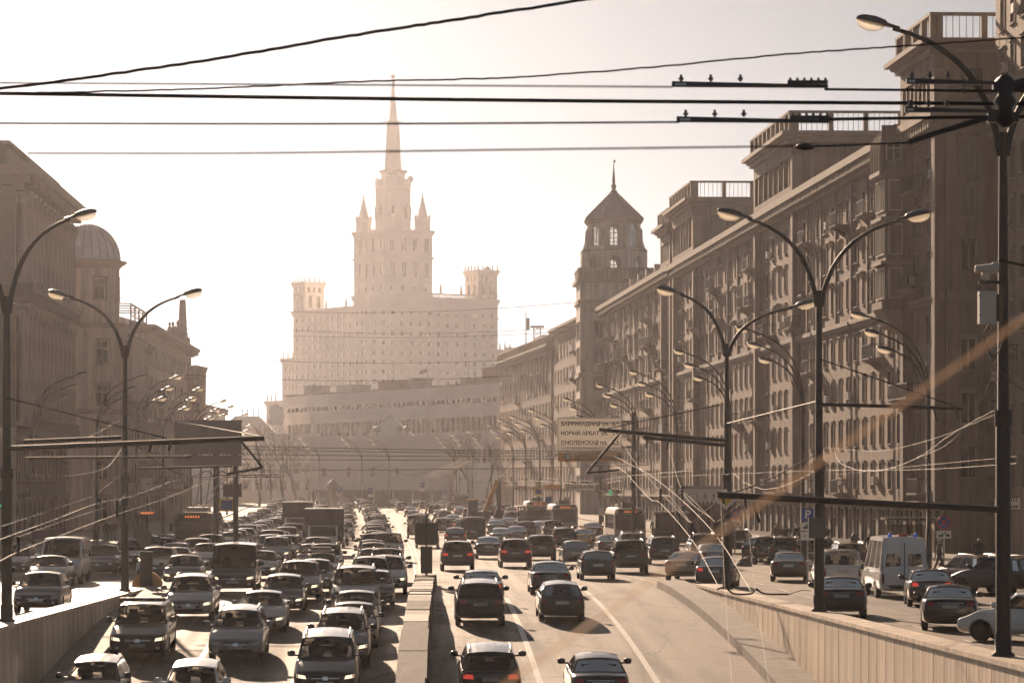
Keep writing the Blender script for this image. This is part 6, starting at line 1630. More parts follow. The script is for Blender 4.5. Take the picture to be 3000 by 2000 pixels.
for lab, px, py, Y in (("first", 283, 1462, 82), ("second", 344, 1488, 80), ("third", 53, 1595, 56), ("fourth", 1935, 1455, 82), ("fifth", 2026, 1555, 66), ("sixth", 2098, 1550, 66), ("seventh", 1999, 1447, 80)):
    p = W(px, py, Y); h = 24 * Y / F
    MB().lathe([(.02, -h), (.045, -h * .8), (.02, -h * .6), (.045, -h * .4), (.02, -h * .2), (.045, 0), (.02, h * .2), (.045, h * .4), (.02, h * .6), (.045, h * .8), (.02, h)], 8).build("string_insulator", "insulator", None, p,
        label="ribbed insulator hanging on the contact wires over the %s ramp, %s counted from the left" % (("oncoming" if px < 1000 else "outbound"), {"first": "second", "second": "third", "third": "first", "fourth": "first", "fifth": "third", "sixth": "fourth", "seventh": "second"}[lab]), cat="insulator", group="ribbed insulators")
wire("beaded bright cable sagging between the frame-edge and round-sign posts", [(30, 1370, 88), (90, 1388, 92), (180, 1395, 100), (260, 1385, 110), (318, 1365, 118), (356, 1315, 124)], .016, CW, wob=.012)
wire("beaded bright cable rising to the round-sign post's top clamp", [(20, 1272, 88), (90, 1305, 95), (200, 1303, 108), (280, 1270, 118), (352, 1230, 124)], .014, CW, wob=.01)
wire("dark cable falling from the round-sign post to the sign back", [(361, 1253, 124), (430, 1330, 124), (530, 1390, 124), (640, 1398, 125)], .014)
wire("tangle of dark feeder cable under the sign back", [(560, 1395, 125), (610, 1380, 125), (625, 1395, 125), (650, 1380, 125), (680, 1392, 125), (770, 1370, 122)], .02, wob=.05)
wire("second tangle of feeder cable below the first", [(500, 1402, 135), (560, 1398, 135), (620, 1405, 135), (690, 1396, 135), (800, 1395, 140), (820, 1412, 140)], .016, CW, wob=.05)
wire("trolleybus lead wires slanting up to the tangle, left one", [(560, 1490, 175), (630, 1430, 150), (665, 1402, 132)], .02)
wire("trolleybus lead wires slanting up to the tangle, right one", [(590, 1490, 175), (650, 1430, 150), (688, 1402, 132)], .02)
for i in range(9):   # droppers on the far registration frame
    p = W(700 + i * 15, 1396, 138); MB().tube([p, p + Vector((.1, 0, -.45 - .1 * (i % 3)))], .012, 4).build("dropper", "cable", label="short dropper under the far wire frame, %s from the left" % NUM[i], cat="dropper", group="wire frame droppers")
wire("upper rail of the far wire frame right of the sign back", [(640, 1392, 138), (812, 1390, 138)], .025); wire("lower rail of the far wire frame right of the sign back", [(655, 1397, 138), (820, 1396, 138)], .02)
# spans across the avenue
for lab, a, b, Y, sg in (("highest at the wing towers' level", (545, 898), (1700, 884), 360, 1.0), ("thin double one below the wing towers", (545, 942), (1700, 955), 380, 1.2), ("third one crossing the skyscraper's lower floors", (545, 965), (1700, 968), 395, 1.0),
                         ("fourth one across the skyscraper's foot", (545, 1040), (1500, 1054), 330, .6), ("fifth one just over the banded roof", (545, 1097), (1500, 1100), 320, .6)):
    wire("fine wire spanning the avenue, " + lab, [(*a, Y), (*b, Y)], .03, sag=sg)
for i, (y0, y1, Y) in enumerate(((1315, 1328, 210), (1330, 1334, 215), (1345, 1340, 220), (1378, 1362, 235), (1306, 1322, 205))):
    wire("span wire over the far junction, %s from the top" % NUM[i], [(690, y0, Y), (1300, (y0 + y1) / 2 + 4, Y), (1900, y1, Y - 20)], .028)
for i, (xa, xb, y) in enumerate(((905, 1125, 1365), (1125, 1280, 1372), (1290, 1400, 1385), (1410, 1540, 1370), (1540, 1660, 1375), (1330, 1560, 1398), (700, 905, 1378), (1560, 1740, 1392))):
    wire("sunlit wire loop sagging over the far junction, %s of the loops" % NUM[i], [(xa, y, 260 + 6 * i), ((xa + xb) / 2, y + 20, 258 + 6 * i), (xb, y - 3, 256 + 6 * i)], .024, CW)
wire("sunlit double line running along the bus lane, upper", [(1400, 1400, 330), (1500, 1393, 290), (1700, 1408, 240), (1860, 1392, 180), (2030, 1378, 140)], .018, CW)
wire("sunlit double line running along the bus lane, lower", [(1440, 1412, 330), (1560, 1408, 280), (1720, 1418, 240), (1850, 1404, 185)], .018, CW)
wire("dark lead slanting from the bus lane wires to the nearest trolleybus, left", [(1715, 1412, 250), (1850, 1500, 262)], .03); wire("dark lead slanting from the bus lane wires to the nearest trolleybus, right", [(1738, 1410, 250), (1872, 1500, 262)], .03)

# ---- boxes on the near post
p = W(2893, 900, 65.0); o = empty("utility_box", p, 0, "grey equipment box strapped to the near lamp post", "box")
MB().box(-.20, .16, -.16, .10, -.36, .34).build("case", "ac_white", o); MB().box(-.19, .15, -.172, -.163, -.34, .32).build("door", "ac_white", o); MB().box(.16, .24, -.04, .04, -.3, .28).build("bracket", "iron", o)
for z in (-.2, .22): MB().box(-.205, -.18, -.18, -.15, z, z + .04).build("hinge", "iron", o)
p = W(2888, 795, 64.9); o = empty("security_camera", p, 0, "grey security camera on a bracket of the near lamp post", "camera")
b = MB().lathe([(.06, -.26), (.085, -.24), (.09, .12), (.12, .14), (.12, .26), (.02, .262)], 12); b.v = [(v[2] * .95, v[0] - .05, v[1] + .06 + .08 * v[2]) for v in b.v]; b.build("housing", "ac_white", o)
MB().lathe([(.05, -.2), (.09, -.16), (.09, -.04), (.05, 0)], 10).build("pan_head", "ac_white", o); MB().box(-.15, .4, -.03, .03, -.27, -.2).build("bracket", "iron", o)

# ---- signs
def post(root, h, r=.045, y=.03): return MB().tube([(0, y, 0), (0, y, h)], r, 8).build("post", "steel", root)
def disc(root, r, z, m, y=-.02, name="disc", n=28, t=.012, x=0.0): 
    b = MB(); b.prism([(x + r * math.cos(2 * math.pi * k / n), z + r * math.sin(2 * math.pi * k / n)) for k in range(n)], 'y', y - t, y); return b.build(name, m, root)
def bar(root, a, b, w_, m, y, name="stroke", t=.008):
    (x0, z0), (x1, z1) = a, b; d = math.hypot(x1 - x0, z1 - z0); nx, nz = -(z1 - z0) / d * w_ / 2, (x1 - x0) / d * w_ / 2
    q = MB(); q.prism([(x0 + nx, z0 + nz), (x1 + nx, z1 + nz), (x1 - nx, z1 - nz), (x0 - nx, z0 - nz)], 'y', y - t, y); return q.build(name, m, root)
def no_stopping(px, Y, zc, r, label, plate=True):
    X = (px - VX) * Y / F; o = empty("no_stopping_sign", (X, Y, rise(Y) + .14), 0, label, "sign"); z = zc - rise(Y) - .14; post(o, z + r)
    disc(o, r, z, "sign_red", -.01, "rim"); disc(o, r * .84, z, "sign_blue", -.03)
    d = r * .62
    bar(o, (-d, z - d), (d, z + d), r * .2, "sign_red", -.045); bar(o, (-d, z + d), (d, z - d), r * .2, "sign_red", -.055)
    if plate:
        MB().box(-r, r, -.02, 0, z - r * 2.15, z - r * 1.12).build("plate", "sign_white", o); zz = z - r * 1.66
        bar(o, (-r * .8, zz - .05), (-r * .1, zz - .05), .10, "sign_black", -.025, "pictogram"); bar(o, (-r * .3, zz), (r * .3, zz + .1), .05, "sign_black", -.027, "pictogram"); bar(o, (r * .25, zz - .03), (r * .8, zz - .03), .11, "sign_black", -.025, "pictogram")
no_stopping(2765, 150, 2.8, .36, "round no-stopping sign with a tow-truck plate by the ambulance"); no_stopping(2153, 205, 2.8, .42, "hazier no-stopping sign with a small plate behind the far-end lamp post")
def parking_sign():
    Y = 139.0; X = (2366 - VX) * Y / F; o = empty("parking_sign", (X, Y, .14), 0, "blue parking sign with two white plates beside the second lamp post", "sign"); post(o, 3.7)
    MB().box(-.3, .3, -.02, 0, 2.85, 3.45).build("panel", "sign_blue", o); MB().box(-.3, .3, -.02, 0, 2.42, 2.80).build("plate", "sign_white", o); MB().box(-.3, .3, -.02, 0, 1.98, 2.37).build("plate", "sign_white", o)
    link("lettering", text_mesh("P", .55, "sign_white", bold=.01), o, (0, -.025, 3.15), (R(90), 0, 0)); link("lettering", text_mesh("10 15 20", .14, "sign_black"), o, (0, -.025, 2.17), (R(90), 0, 0))
    bar(o, (-.2, 2.56), (.2, 2.56), .10, "sign_black", -.024, "pictogram"); bar(o, (-.1, 2.66), (.1, 2.66), .08, "sign_black", -.024, "pictogram")
parking_sign()
def post_signs():
    X, Y = 12.75, 122.1; o = empty("priority_sign", (X + .02, Y - .17, 4.05), 0, "yellow and white priority diamond on the far-end lamp post", "sign")
    for r, m, y in ((.42, "sign_white", 0), (.27, "sign_yellow", -.02)):
        MB().prism([(-r, 0), (0, -r), (r, 0), (0, r)], 'y', y - .012, y).build("diamond", m, o)
    o = empty("direction_sign", (X, Y - .17, 2.95), 0, "dark round arrow sign under the priority diamond", "sign"); disc(o, .36, 0, "sign_back"); bar(o, (0, -.2), (0, .12), .06, "sign_white", -.04); MB().prism([(-.1, .1), (.1, .1), (0, .24)], 'y', -.05, -.04).build("arrow_head", "sign_white", o)
    o = empty("control_box", (X + .14 * 0 - 3.0 + 3.0, 94.6 - .17, 3.3), 0, "grey control box on the second lamp post at crossarm height", "box"); MB().box(-.3, .22, -.14, -.003, -.35, .3).build("case", "sign_back", o); MB().box(-.28, .2, -.155, -.143, -.33, .28).build("door", "sign_back", o)
    o = empty("round_sign", (-11.75, 124.4, 3.45), 0, "round sign back on the second shaded-wall lamp post", "sign"); disc(o, .37, 0, "sign_back"); MB().box(-.04, .04, -.05, -.033, -.37, .37).build("stiffener", "iron", o)
post_signs()
def median_sign():
    Y = 139.8; X = .78; o = empty("median_sign", (X, Y, .45), 0, "dark square sign back on a striped column at the median's end", "sign")
    MB().tube([(0, 0, 0), (0, 0, 2.9)], .05, 8).build("post", "iron", o); MB().box(-.27, .27, -.06, .2, .12, 1.38).build("column", "sign_black", o); MB().box(-.02, .02, -.07, -.062, .14, 1.36).build("column_seam", "iron", o)
    b = MB(); w_, h0, h1, r = .54, 1.48, 2.46, .08
    pl = []
    for cx, cz, a in ((w_ - r, h0 + r, -90), (w_ - r, h1 - r, 0), (-w_ + r, h1 - r, 90), (-w_ + r, h0 + r, 180)):
        for k in range(4): q = R(a + k * 30); pl.append((cx + r * math.cos(q), cz + r * math.sin(q)))
    b.prism(pl, 'y', -.08, -.055); b.build("panel", "sign_black", o); MB().box(-.03, .03, -.095, -.083, h0 + .05, h1 - .05).build("panel_seam", "iron", o)
median_sign()
def bollard():
    Y = 131.8; X = (430 - VX) * Y / F; o = empty("orange_bollard", (X, Y, 0), 0, "orange round-topped barrier around a dark sign column at the shaded wall's end", "barrier")
    b = MB(); pl = [(.66, -.1)] + [(.66 * math.cos(R(a)), .22 + .66 * math.sin(R(a))) for a in range(0, 181, 12)] + [(-.66, -.1)]; b.prism(pl, 'y', .1, .6); b.build("shell", "bollard_orange", o)
    MB().box(-.3, .25, -.06, .09, -.1, 1.75).build("column", "sign_black", o); MB().box(-.04, .0, -.075, -.063, -.05, 1.7).build("column_seam", "iron", o)
    s_ = empty("round_sign", (X - .12, Y, 2.35), 0, "round sign back above the orange bollard", "sign"); disc(s_, .37, 0, "sign_back"); MB().tube([(0, .02, -.7), (0, .02, .2)], .03, 6).build("post", "iron", s_)
bollard()
def board(px0, px1, py0, py1, Y, t=.12): 
    a, b = W(px0, py1, Y), W(px1, py0, Y); return a.x, b.x, a.z, b.z
def route_sign():
    Y = 230.0; x0, x1, z0, z1 = board(1633, 1822, 1222, 1320, Y); o = empty("route_sign", ((x0 + x1) / 2, Y, 0), 0, "large white route board listing three streets above the outbound lanes", "sign"); hw = (x1 - x0) / 2
    MB().box(-hw, -hw + .06, -.05, .05, z0, z1).box(hw - .06, hw, -.05, .05, z0, z1).box(-hw + .06, hw - .06, -.05, .05, z1 - .06, z1).box(-hw + .06, hw - .06, -.05, .05, z0, z0 + .06).build("frame", "steel", o); MB().box(-hw + .06, hw - .06, -.075, -.053, z0 + .06, z1 - .06).build("panel", "sun_glow_panel", o); MB().box(-hw + .06, hw - .06, -.082, -.077, z0 + .42, z0 + .44).build("rule", "sign_black", o)  # board face made translucent so the sun behind brightens it
    for i, (a, b) in enumerate((("БАРРИКАДНАЯ ул.", "0.9"), ("НОВЫЙ АРБАТ ул.", "1.6"), ("СМОЛЕНСКАЯ пл.", "2.3"))):
        z = z1 - .52 - i * .71
        link("lettering", text_mesh(a, .40, "sign_black", align='LEFT', bold=.012), o, (-hw + .25, -.08, z), (R(90), 0, 0)); link("lettering", text_mesh(b, .40, "sign_black", align='RIGHT', bold=.012), o, (hw - .25, -.08, z), (R(90), 0, 0))
    px = hw + .9; pole_top = z1 + .4
    MB().tube([(px, .3, rise(Y)), (px, .3, pole_top)], .16, 10).build("pole", "pole_paint", o)
    for z in (z0 + .3, z1 - .3): MB().tube([(-hw + .3, .18, z), (px, .3, z)], .07, 6).build("beam", "pole_paint", o)
    x0, x1, z0, z1 = board(1635, 1826, 1323, 1351, Y)
    o = empty("orange_banner", ((x0 + x1) / 2, Y, 0), 0, "orange parking-rules banner under the white route board", "sign"); hw = (x1 - x0) / 2
    MB().box(-hw, hw, -.05, .03, z0, z1).build("panel", "sign_orange", o); disc(o, .26, (z0 + z1) / 2, "sign_back", -.052, "emblem", x=-hw + .75); disc(o, .16, (z0 + z1) / 2, "sign_white", -.066, "emblem", x=-hw + .75)
    link("lettering", text_mesh("СОБЛЮДАЙТЕ", .30, "sign_black", align='LEFT', bold=.012), o, (-hw + 1.25, -.055, z1 - .19), (R(90), 0, 0)); link("lettering", text_mesh("ПРАВИЛА ПАРКОВКИ", .30, "sign_black", align='LEFT', bold=.012), o, (-hw + 1.25, -.055, z0 + .19), (R(90), 0, 0))
    disc(o, .22, (z0 + z1) / 2, "sign_black", -.052, "emblem", x=hw - .35)
route_sign()
def sign_back():
    Y = 190.0; x0, x1, z0, z1 = board(512, 708, 1230, 1365, Y); o = empty("sign_back", ((x0 + x1) / 2, Y, 0), 0, "large grey back of a road sign gantry before the left-hand houses", "sign"); hw = (x1 - x0) / 2; zs = z0 + .72
    MB().box(-hw, hw, -.04, .04, zs + .02, z1).build("panel", "sign_back", o); MB().box(-hw, hw, -.04, .04, z0, zs - .02).build("panel", "sign_back", o)
    for i in range(5): MB().box(-hw + .5 + i * .85, -hw + .56 + i * .85, -.06, -.043, z0 + .05, z1 - .05).build("stiffener", "sign_back", o)
    for z in (z0 + .3, zs + .5, z1 - .4): MB().box(-hw + .05, hw - .05, -.075, -.062, z, z + .06).build("rail", "sign_back", o)
    for px in (632, 690): MB().tube([(W(px, VY, Y).x - o.location.x, .2, 0), (W(px, VY, Y).x - o.location.x, .2, z1 - .3)], .17, 8).build("pole", "pole_paint", o)
    o = empty("street_screen", W(681, 1455, 200), 0, "dark rectangular board low on the gantry poles", "sign"); MB().box(-.62, .62, -.05, .05, 0, .82).build("panel", "sign_black", o); MB().box(-.66, .66, -.03, .03, .83, .88).build("hood", "iron", o)
    p = W(664, 1497, 195); o = empty("crossing_sign", (p.x, 195, p.z), 0, "blue crossing sign with a yellow border below the sign back", "sign"); MB().box(-.46, .46, -.02, 0, 0, .82).build("border", "sign_yellow", o); MB().box(-.36, .36, -.035, -.023, .1, .72).build("panel", "sign_blue", o); MB().tube([(.5, .05, -p.z), (.5, .05, 1.2)], .06, 6).build("post", "iron", o)
sign_back()
def clock():
    p = W(430, 1435, 225); o = empty("street_clock", (p.x, 225, .14), 0, "square amber street clock in front of the ornate block", "clock"); z = p.z + .3
    MB().tube([(0, .1, 0), (0, .1, z)], .08, 8).build("post", "iron", o); MB().box(-.5, .5, -.08, .1, z - .5, z + .5).build("case", "window_frame", o); MB().box(-.44, .44, -.095, -.083, z - .44, z + .44).build("dial", "sign_yellow" if False else "panel_stone", o)
    for k in range(12): a = R(30 * k); bar(o, (.34 * math.sin(a), z + .34 * math.cos(a)), (.4 * math.sin(a), z + .4 * math.cos(a)), .03, "sign_black", -.1, "hour_mark")
    bar(o, (0, z), (.26, z), .04, "sign_black", -.105, "hand"); bar(o, (0, z), (.02, z + .36), .03, "sign_black", -.115, "hand")
    p = W(432, 1508, 225); q = empty("route_display", (p.x, 225, p.z), 0, "dim red lettering board under the amber clock", "display"); MB().box(-.6, .6, -.05, .05, 0, .32).build("case", "sign_black", q)
    for k in range(9): MB().box(-.5 + k * .11, -.43 + k * .11, -.06, -.052, .09, .23).build("digit", "led_orange", q)
clock()
def small_sign(px, py, Y, w_, h, m, label, txt=None, tm="sign_black", ts=.2, name="shop_sign", stem=False, shape=None):
    p = W(px, py, Y); o = empty(name, p, 0, label, "sign")
    if shape == 'diamond': MB().prism([(-w_, 0), (0, -w_), (w_, 0), (0, w_)], 'y', -.02, 0).build("panel", m, o); MB().prism([(-w_ * .6, 0), (0, -w_ * .6), (w_ * .6, 0), (0, w_ * .6)], 'y', -.035, -.022).build("inner_diamond", "sign_white", o)
    else: MB().box(-w_ / 2, w_ / 2, -.03, .03, -h / 2, h / 2).build("panel", m, o); MB().box(-w_ / 2 - .03, w_ / 2 + .03, -.02, .028, h / 2 + .002, h / 2 + .03).build("rim", "iron", o)
    if txt:
        for k, t in enumerate(txt): link("lettering", text_mesh(t, ts if k == 0 else ts * .72, tm, bold=.006), o, (0, -.035, (len(txt) - 1) * ts * .55 - k * ts * 1.0), (R(90), 0, 0))
    if stem: MB().tube([(0, .06, -p.z), (0, .06, h / 2)], .05, 6).build("post", "iron", o)
    return o
small_sign(2952, 1474, 186, 1.55, .72, "sign_white", "white restaurant sign half hidden behind the near lamp post", ["РОЙЛ", "ресторан"], ts=.4)
small_sign(1700, 1426, 330, 3.4, .72, "sign_white", "pale bank sign board in the haze below the orange banner", ["СБЕРБАНК"], ts=.5)
small_sign(1617, 1426, 330, 1.9, .45, "sign_orange", "small orange strip sign left of the bank board")
small_sign(1577, 1415, 320, .42, .8, "sign_yellow", "yellow-bordered diamond sign high in the haze by the trolleybuses", name="traffic_sign", shape='diamond')
s_ = small_sign(1577, 1439, 320, .75, .8, "sign_yellow", "yellow-backed round blue arrow sign under the hazy diamond", name="traffic_sign", stem=True); disc(s_, .3, 0, "sign_blue", -.032)
small_sign(1607, 1464, 325, .7, .62, "sign_blue", "blue crossing sign beside the hazy yellow signs", name="traffic_sign", stem=True)
small_sign(1662, 1464, 300, .55, .5, "sign_white", "white bus stop plate near the second trolleybus", name="traffic_sign", stem=True)
small_sign(1985, 1483, 250, .6, .7, "sign_white", "white bus stop plate before the pale awning", name="traffic_sign", stem=True)
small_sign(1985, 1502, 250.1, .6, .3, "sign_blue", "blue strip under the bus stop plate before the awning", name="traffic_sign")
small_sign(1762, 1497, 290, .5, .75, "sign_white", "white two-way arrow plate by the third trolleybus", name="traffic_sign", stem=True)
for i, (px, py) in enumerate(((1237, 1420), (1085, 1437), (993, 1433), (1301, 1440), (1333, 1444))):
    s_ = small_sign(px, py, 470 + i, .75, .75, "sign_blue", "tiny far blue parking sign, %s of the five along the end of the avenue" % NUM[i], ["P"], "sign_white", .6, "parking_sign", stem=True); MB().box(-.36, .36, -.03, .03, -1.0, -.5).build("plate", "sign_white", s_)
small_sign(2345, 1457, 190, 1.9, .5, "plaster_grey", "grey lettered fascia behind the parking sign", ["МАГАЗИН"] if False else None)
p = W(1788, 1443, 300); o = empty("pharmacy_cross", p, 0, "small lit green cross in the haze above the trolleybus", "sign"); MB().box(-.08, .08, -.05, .05, -.25, .25).build("upright", "led_green", o); MB().box(-.25, .25, -.045, .045, -.08, .08).build("crossbar", "led_green", o)
p = W(4, 1481, 150); o = empty("traffic_light", p, 0, "small green signal at the left frame edge", "traffic light"); MB().box(-.15, .15, -.1, .1, -.15, .75).build("case", "iron", o); disc(o, .09, 0, "led_green", -.102, "lens"); disc(o, .09, .3, "sign_black", -.102, "lens"); disc(o, .09, .6, "sign_black", -.102, "lens")
def awning():
    Y = 250.0; a, b = W(1972, 1478, Y), W(2122, 1422, Y); w_ = b.x - a.x; o = empty("kiosk", (a.x, Y, rise(Y) + .14), 0, "kiosk with a bright scalloped white awning behind the contact wires", "kiosk"); z0 = a.z - .14; z1 = b.z - .14
    MB().box(.2, w_ - .2, .6, 3, 0, z1 - .2).build("body", "plaster_grey", o); MB().box(0, w_, -.2, 3.1, z1 - .2, z1).build("roof", "roof_metal", o)
    n = 12
    for i in range(n):
        x = w_ * i / n; MB().prism([(x, z1 - .25), (x + w_ / n * .96, z1 - .25), (x + w_ / n * .96, z0 + .35), (x + w_ / n * .5, z0), (x, z0 + .35)], 'y', -.22, -.16).build("scallop", "sign_white", o)
        if i % 2: MB().prism([(x + w_ / n * .2, z1 - .7), (x + w_ / n * .75, z1 - .7), (x + w_ / n * .48, z0 + .3)], 'y', -.24, -.223).build("ornament", "sign_back", o)
    for x in (.3, 1.3, 2.3, 3.4): MB().box(x, x + .8, .57, .598, .3, z0 - .1).build("shop_window", "shop_glass", o)
awning()
def planter(px, py, label):
    X, Y = solve(px, py); o = empty("concrete_hemisphere", (X, Y, gz(X, Y)), 0, label, "bollard"); MB().lathe([(.5, 0), (.5, .08), (.46, .1), (.36, .3), (.2, .42), (.02, .46)], 14).build("dome", "concrete", o); MB().lathe([(.52, -.02), (.52, .05), (.5, .06)], 14).build("foot_ring", "granite", o)
for i, (px, py) in enumerate(((2192, 1652), (2178, 1658))): planter(px, py, "concrete hemisphere bollard by the parked cars, %s" % ("larger and nearer" if i else "smaller and farther"))
def shelter(px, py, label, w_=3.0):
    X, Y = solve(px, py); o = empty("bus_shelter", (X, Y, rise(Y) + .14), 0, label, "bus shelter")
    for x in (0, w_):
        for y in (0, 1.3): MB().box(x - .04, x + .04, y - .04, y + .04, 0, 2.4).build("post", "iron", o)
    MB().box(-.2, w_ + .2, -.3, 1.6, 2.4, 2.52).build("roof", "iron", o); MB().box(.06, w_ - .06, 1.28, 1.31, .4, 2.1).build("back_pane", "car_glass", o); MB().box(w_ - .03, w_ + .03, .06, 1.24, .3, 2.1).build("poster_case", "panel_stone", o); MB().box(.3, w_ - .5, .9, 1.2, .4, .46).build("bench", "bark", o)
shelter(2600, 1640, "bus shelter with a poster case behind the ambulance"); shelter(1520, 1560, "far bus shelter in the haze by the trolleybuses", 4)
def stall(px, py, Y, w_, h, label):
    X = (px - VX) * Y / F; o = empty("kiosk", (X, Y, rise(Y) + .14), 0, label, "kiosk"); MB().box(-w_ / 2, w_ / 2, 0, 2, 0, h).build("body", "stone_dark", o); MB().box(-w_ / 2 - .1, w_ / 2 + .1, -.2, 2.1, h, h + .12).build("roof", "roof_metal", o); MB().box(-w_ / 2 + .2, w_ / 2 - .2, -.02, -.003, 1.0, h - .3).build("counter_window", "shop_glass", o)
stall(1968, 1560, 240, 2.6, 2.4, "dark kiosk on the pavement beside the nearest trolleybus"); stall(1350, 1500, 470, 2.2, 2.4, "far kiosk at the inner pavement before the bend")
def far_kiosk():
    Y = 520; X = (975 - VX) * Y / F; o = empty("advertising_column", (X, Y, 1.2), 0, "round advertising column with domed cap before the blank hall", "kiosk"); MB().lathe([(.75, 0), (.75, 3.2), (1.15, 3.3), (1.15, 3.7)], 14).build("drum", "plaster_cream", o); MB().lathe([(1.1, 3.7), (.9, 4.2), (.4, 4.6), (.05, 4.9)], 14).build("cap", "roof_metal", o)
far_kiosk()
def glass_canopy():
    Y = 480; o = empty("glass_canopy", W(1300, 1372, Y), 0, "sunlit slanting glass canopy standing out before the hall", "canopy")
    for k in (0, 1):
        a = [W(1245, 1392 + k * 10, Y), W(1268, 1392 + k * 10, Y), W(1362, 1334 + k * 0, Y + 14), W(1330, 1338, Y + 14)]
        c = o.location
    sl = MB()
    for i in range(9):
        t0, t1 = i / 9, (i + .82) / 9
        p = [(-3.3 + 6.2 * t0, 6 * t0, -1.4 + 3.1 * t0), (-2.2 + 6.2 * t0, 6 * t0, -1.45 + 3.1 * t0), (-2.2 + 6.2 * t1, 6 * t1, -1.45 + 3.1 * t1), (-3.3 + 6.2 * t1, 6 * t1, -1.4 + 3.1 * t1)]
        q = MB(); q.hexa(p + [(x, y, z + .06) for x, y, z in p]); q.build("roof_pane", "sun_glow_panel", o)  # glass panes in pale film, standing in for their sunlit glare
        q = MB(); p2 = [(x + 1.35, y, z - .05) for x, y, z in p]; q.hexa(p2 + [(x, y, z + .06) for x, y, z in p2]); q.build("roof_pane", "sun_glow_panel", o)
    for x, y, z in ((-2.2, 1, -1.2), (2.6, 5.5, 1.2)): MB().tube([(x, y, -o.location.z + 1.2), (x, y, z - .2)], .1, 6).build("column", "steel", o)
glass_canopy()
p = W(1252, 1092, 640); o = empty("flag", (p.x, 640, 1.2), 0, "small tricolour flag on a pole before the skyscraper", "flag"); h = p.z - 1.2
MB().tube([(0, 0, 0), (0, 0, h + 1.6)], .07, 6).build("pole", "steel", o)
for i, m in enumerate(("sign_red", "sign_blue", "sign_white")):
    z = h + i * .42; MB().hexa([(-.05, -.01, z), (-1.5, -.2, z - .3), (-1.5, -.17, z - .3), (-.05, .02, z), (-.05, -.01, z + .41), (-1.5, -.2, z + .11), (-1.5, -.17, z + .11), (-.05, .02, z + .41)]).build("stripe", m, o)

# ---- people
def person_mesh(pose, coat, legs):
    V = {"pel": (0, 0, .95), "che": (0, 0, 1.30), "nec": (0, 0, 1.47), "hd0": (0, -.015, 1.56), "hd1": (0, -.02, 1.70)}
    st = .16 if pose == 'walk' else .03
    for sx, n in ((-1, "l"), (1, "r")):
        f = sx * st
        V["hip" + n] = (sx * .10, 0, .92); V["kne" + n] = (sx * .11, -f * .8 - .02, .50); V["ank" + n] = (sx * .11, -f * 1.6 + (.05 if f < 0 else 0), .09); V["toe" + n] = (sx * .13, -f * 1.6 - .15, .05)
        V["sho" + n] = (sx * .19, 0, 1.40)
        if pose == 'phone' and sx > 0: V["elb" + n] = (sx * .30, -.06, 1.16); V["wri" + n] = (sx * .16, -.14, 1.42); V["han" + n] = (sx * .11, -.10, 1.52)
        else: V["elb" + n] = (sx * .26, .06 + f * .4, 1.12); V["wri" + n] = (sx * .26, -.04 + f * .9, .88); V["han" + n] = (sx * .25, -.07 + f, .78)
    E = [("pel", "che"), ("che", "nec"), ("nec", "hd0"), ("hd0", "hd1")]
    for n in "lr": E += [("pel", "hip" + n), ("hip" + n, "kne" + n), ("kne" + n, "ank" + n), ("ank" + n, "toe" + n), ("che", "sho" + n), ("sho" + n, "elb" + n), ("elb" + n, "wri" + n), ("wri" + n, "han" + n)]
    Rr = {"pel": .16, "che": .19, "nec": .065, "hd0": .085, "hd1": .10, "hip": .10, "kne": .075, "ank": .055, "toe": .045, "sho": .085, "elb": .06, "wri": .045, "han": .045}
    ks = list(V); me = bpy.data.meshes.new("person"); me.from_pydata([V[k] for k in ks], [(ks.index(a), ks.index(b)) for a, b in E], [])
    o = bpy.data.objects.new("person", me); COL.objects.link(o); m = o.modifiers.new("skin", 'SKIN'); m.use_smooth_shade = True
    for i, k in enumerate(ks):
        r = Rr.get(k, Rr.get(k[:3])); me.skin_vertices[0].data[i].radius = (r, r * (.8 if k in ("che", "pel") else 1)); me.skin_vertices[0].data[i].use_root = k == "pel"
    s2 = o.modifiers.new("s", 'SUBSURF'); s2.levels = s2.render_levels = 1
    bpy.context.view_layer.update(); out = bpy.data.meshes.new_from_object(o.evaluated_get(bpy.context.evaluated_depsgraph_get())); bpy.data.objects.remove(o)
    out.materials.clear()
    for k in (coat, legs, "skin", "hair"): out.materials.append(MATS[k])
    for p in out.polygons:
        c = p.center; p.use_smooth = True
        hand = abs(c.x) > .2 and .7 < c.z < .84
        p.material_index = 3 if c.z > 1.66 or (c.z > 1.54 and c.y > .02) else (2 if c.z > 1.5 or hand else (0 if c.z > .72 else 1))
    return out
PM = {}
def person(px, Y, pose, coat, legs, rz, label, s=1.0, X=None):
    k = (pose, coat, legs)
    if k not in PM: PM[k] = person_mesh(*k)
    X = (px - VX) * Y / F if X is None else X
    return link("person", PM[k], None, (X, Y, rise(Y) + .145), R(rz), (s, s, s), label=label, cat="person", group="people on the pavements")
person(2548, 180, 'walk', "cloth_dark", "cloth_blue", 150, "person in dark coat walking on the pavement left of the ambulance")
person(2752, 158, 'walk', "cloth_dark", "cloth_dark", 80, "person in dark clothes walking under the no-stopping sign")
person(2868, 160, 'phone', "cloth_blue", "cloth_dark", 20, "person in blue jacket raising a phone by the end wall", 1.02)
person(2945, 166, 'stand', "cloth_dark", "cloth_dark", 200, "person in black standing half behind the near lamp post")
person(2272, 214, 'stand', "cloth_brown", "cloth_dark", 170, "person in brown coat, first of three behind the parked SUVs"); person(2290, 217, 'walk', "cloth_dark", "cloth_dark", 190, "person in dark coat, middle of three behind the parked SUVs"); person(2306, 220, 'stand', "cloth_blue", "cloth_dark", 150, "person in blue coat, last of three behind the parked SUVs", .97)
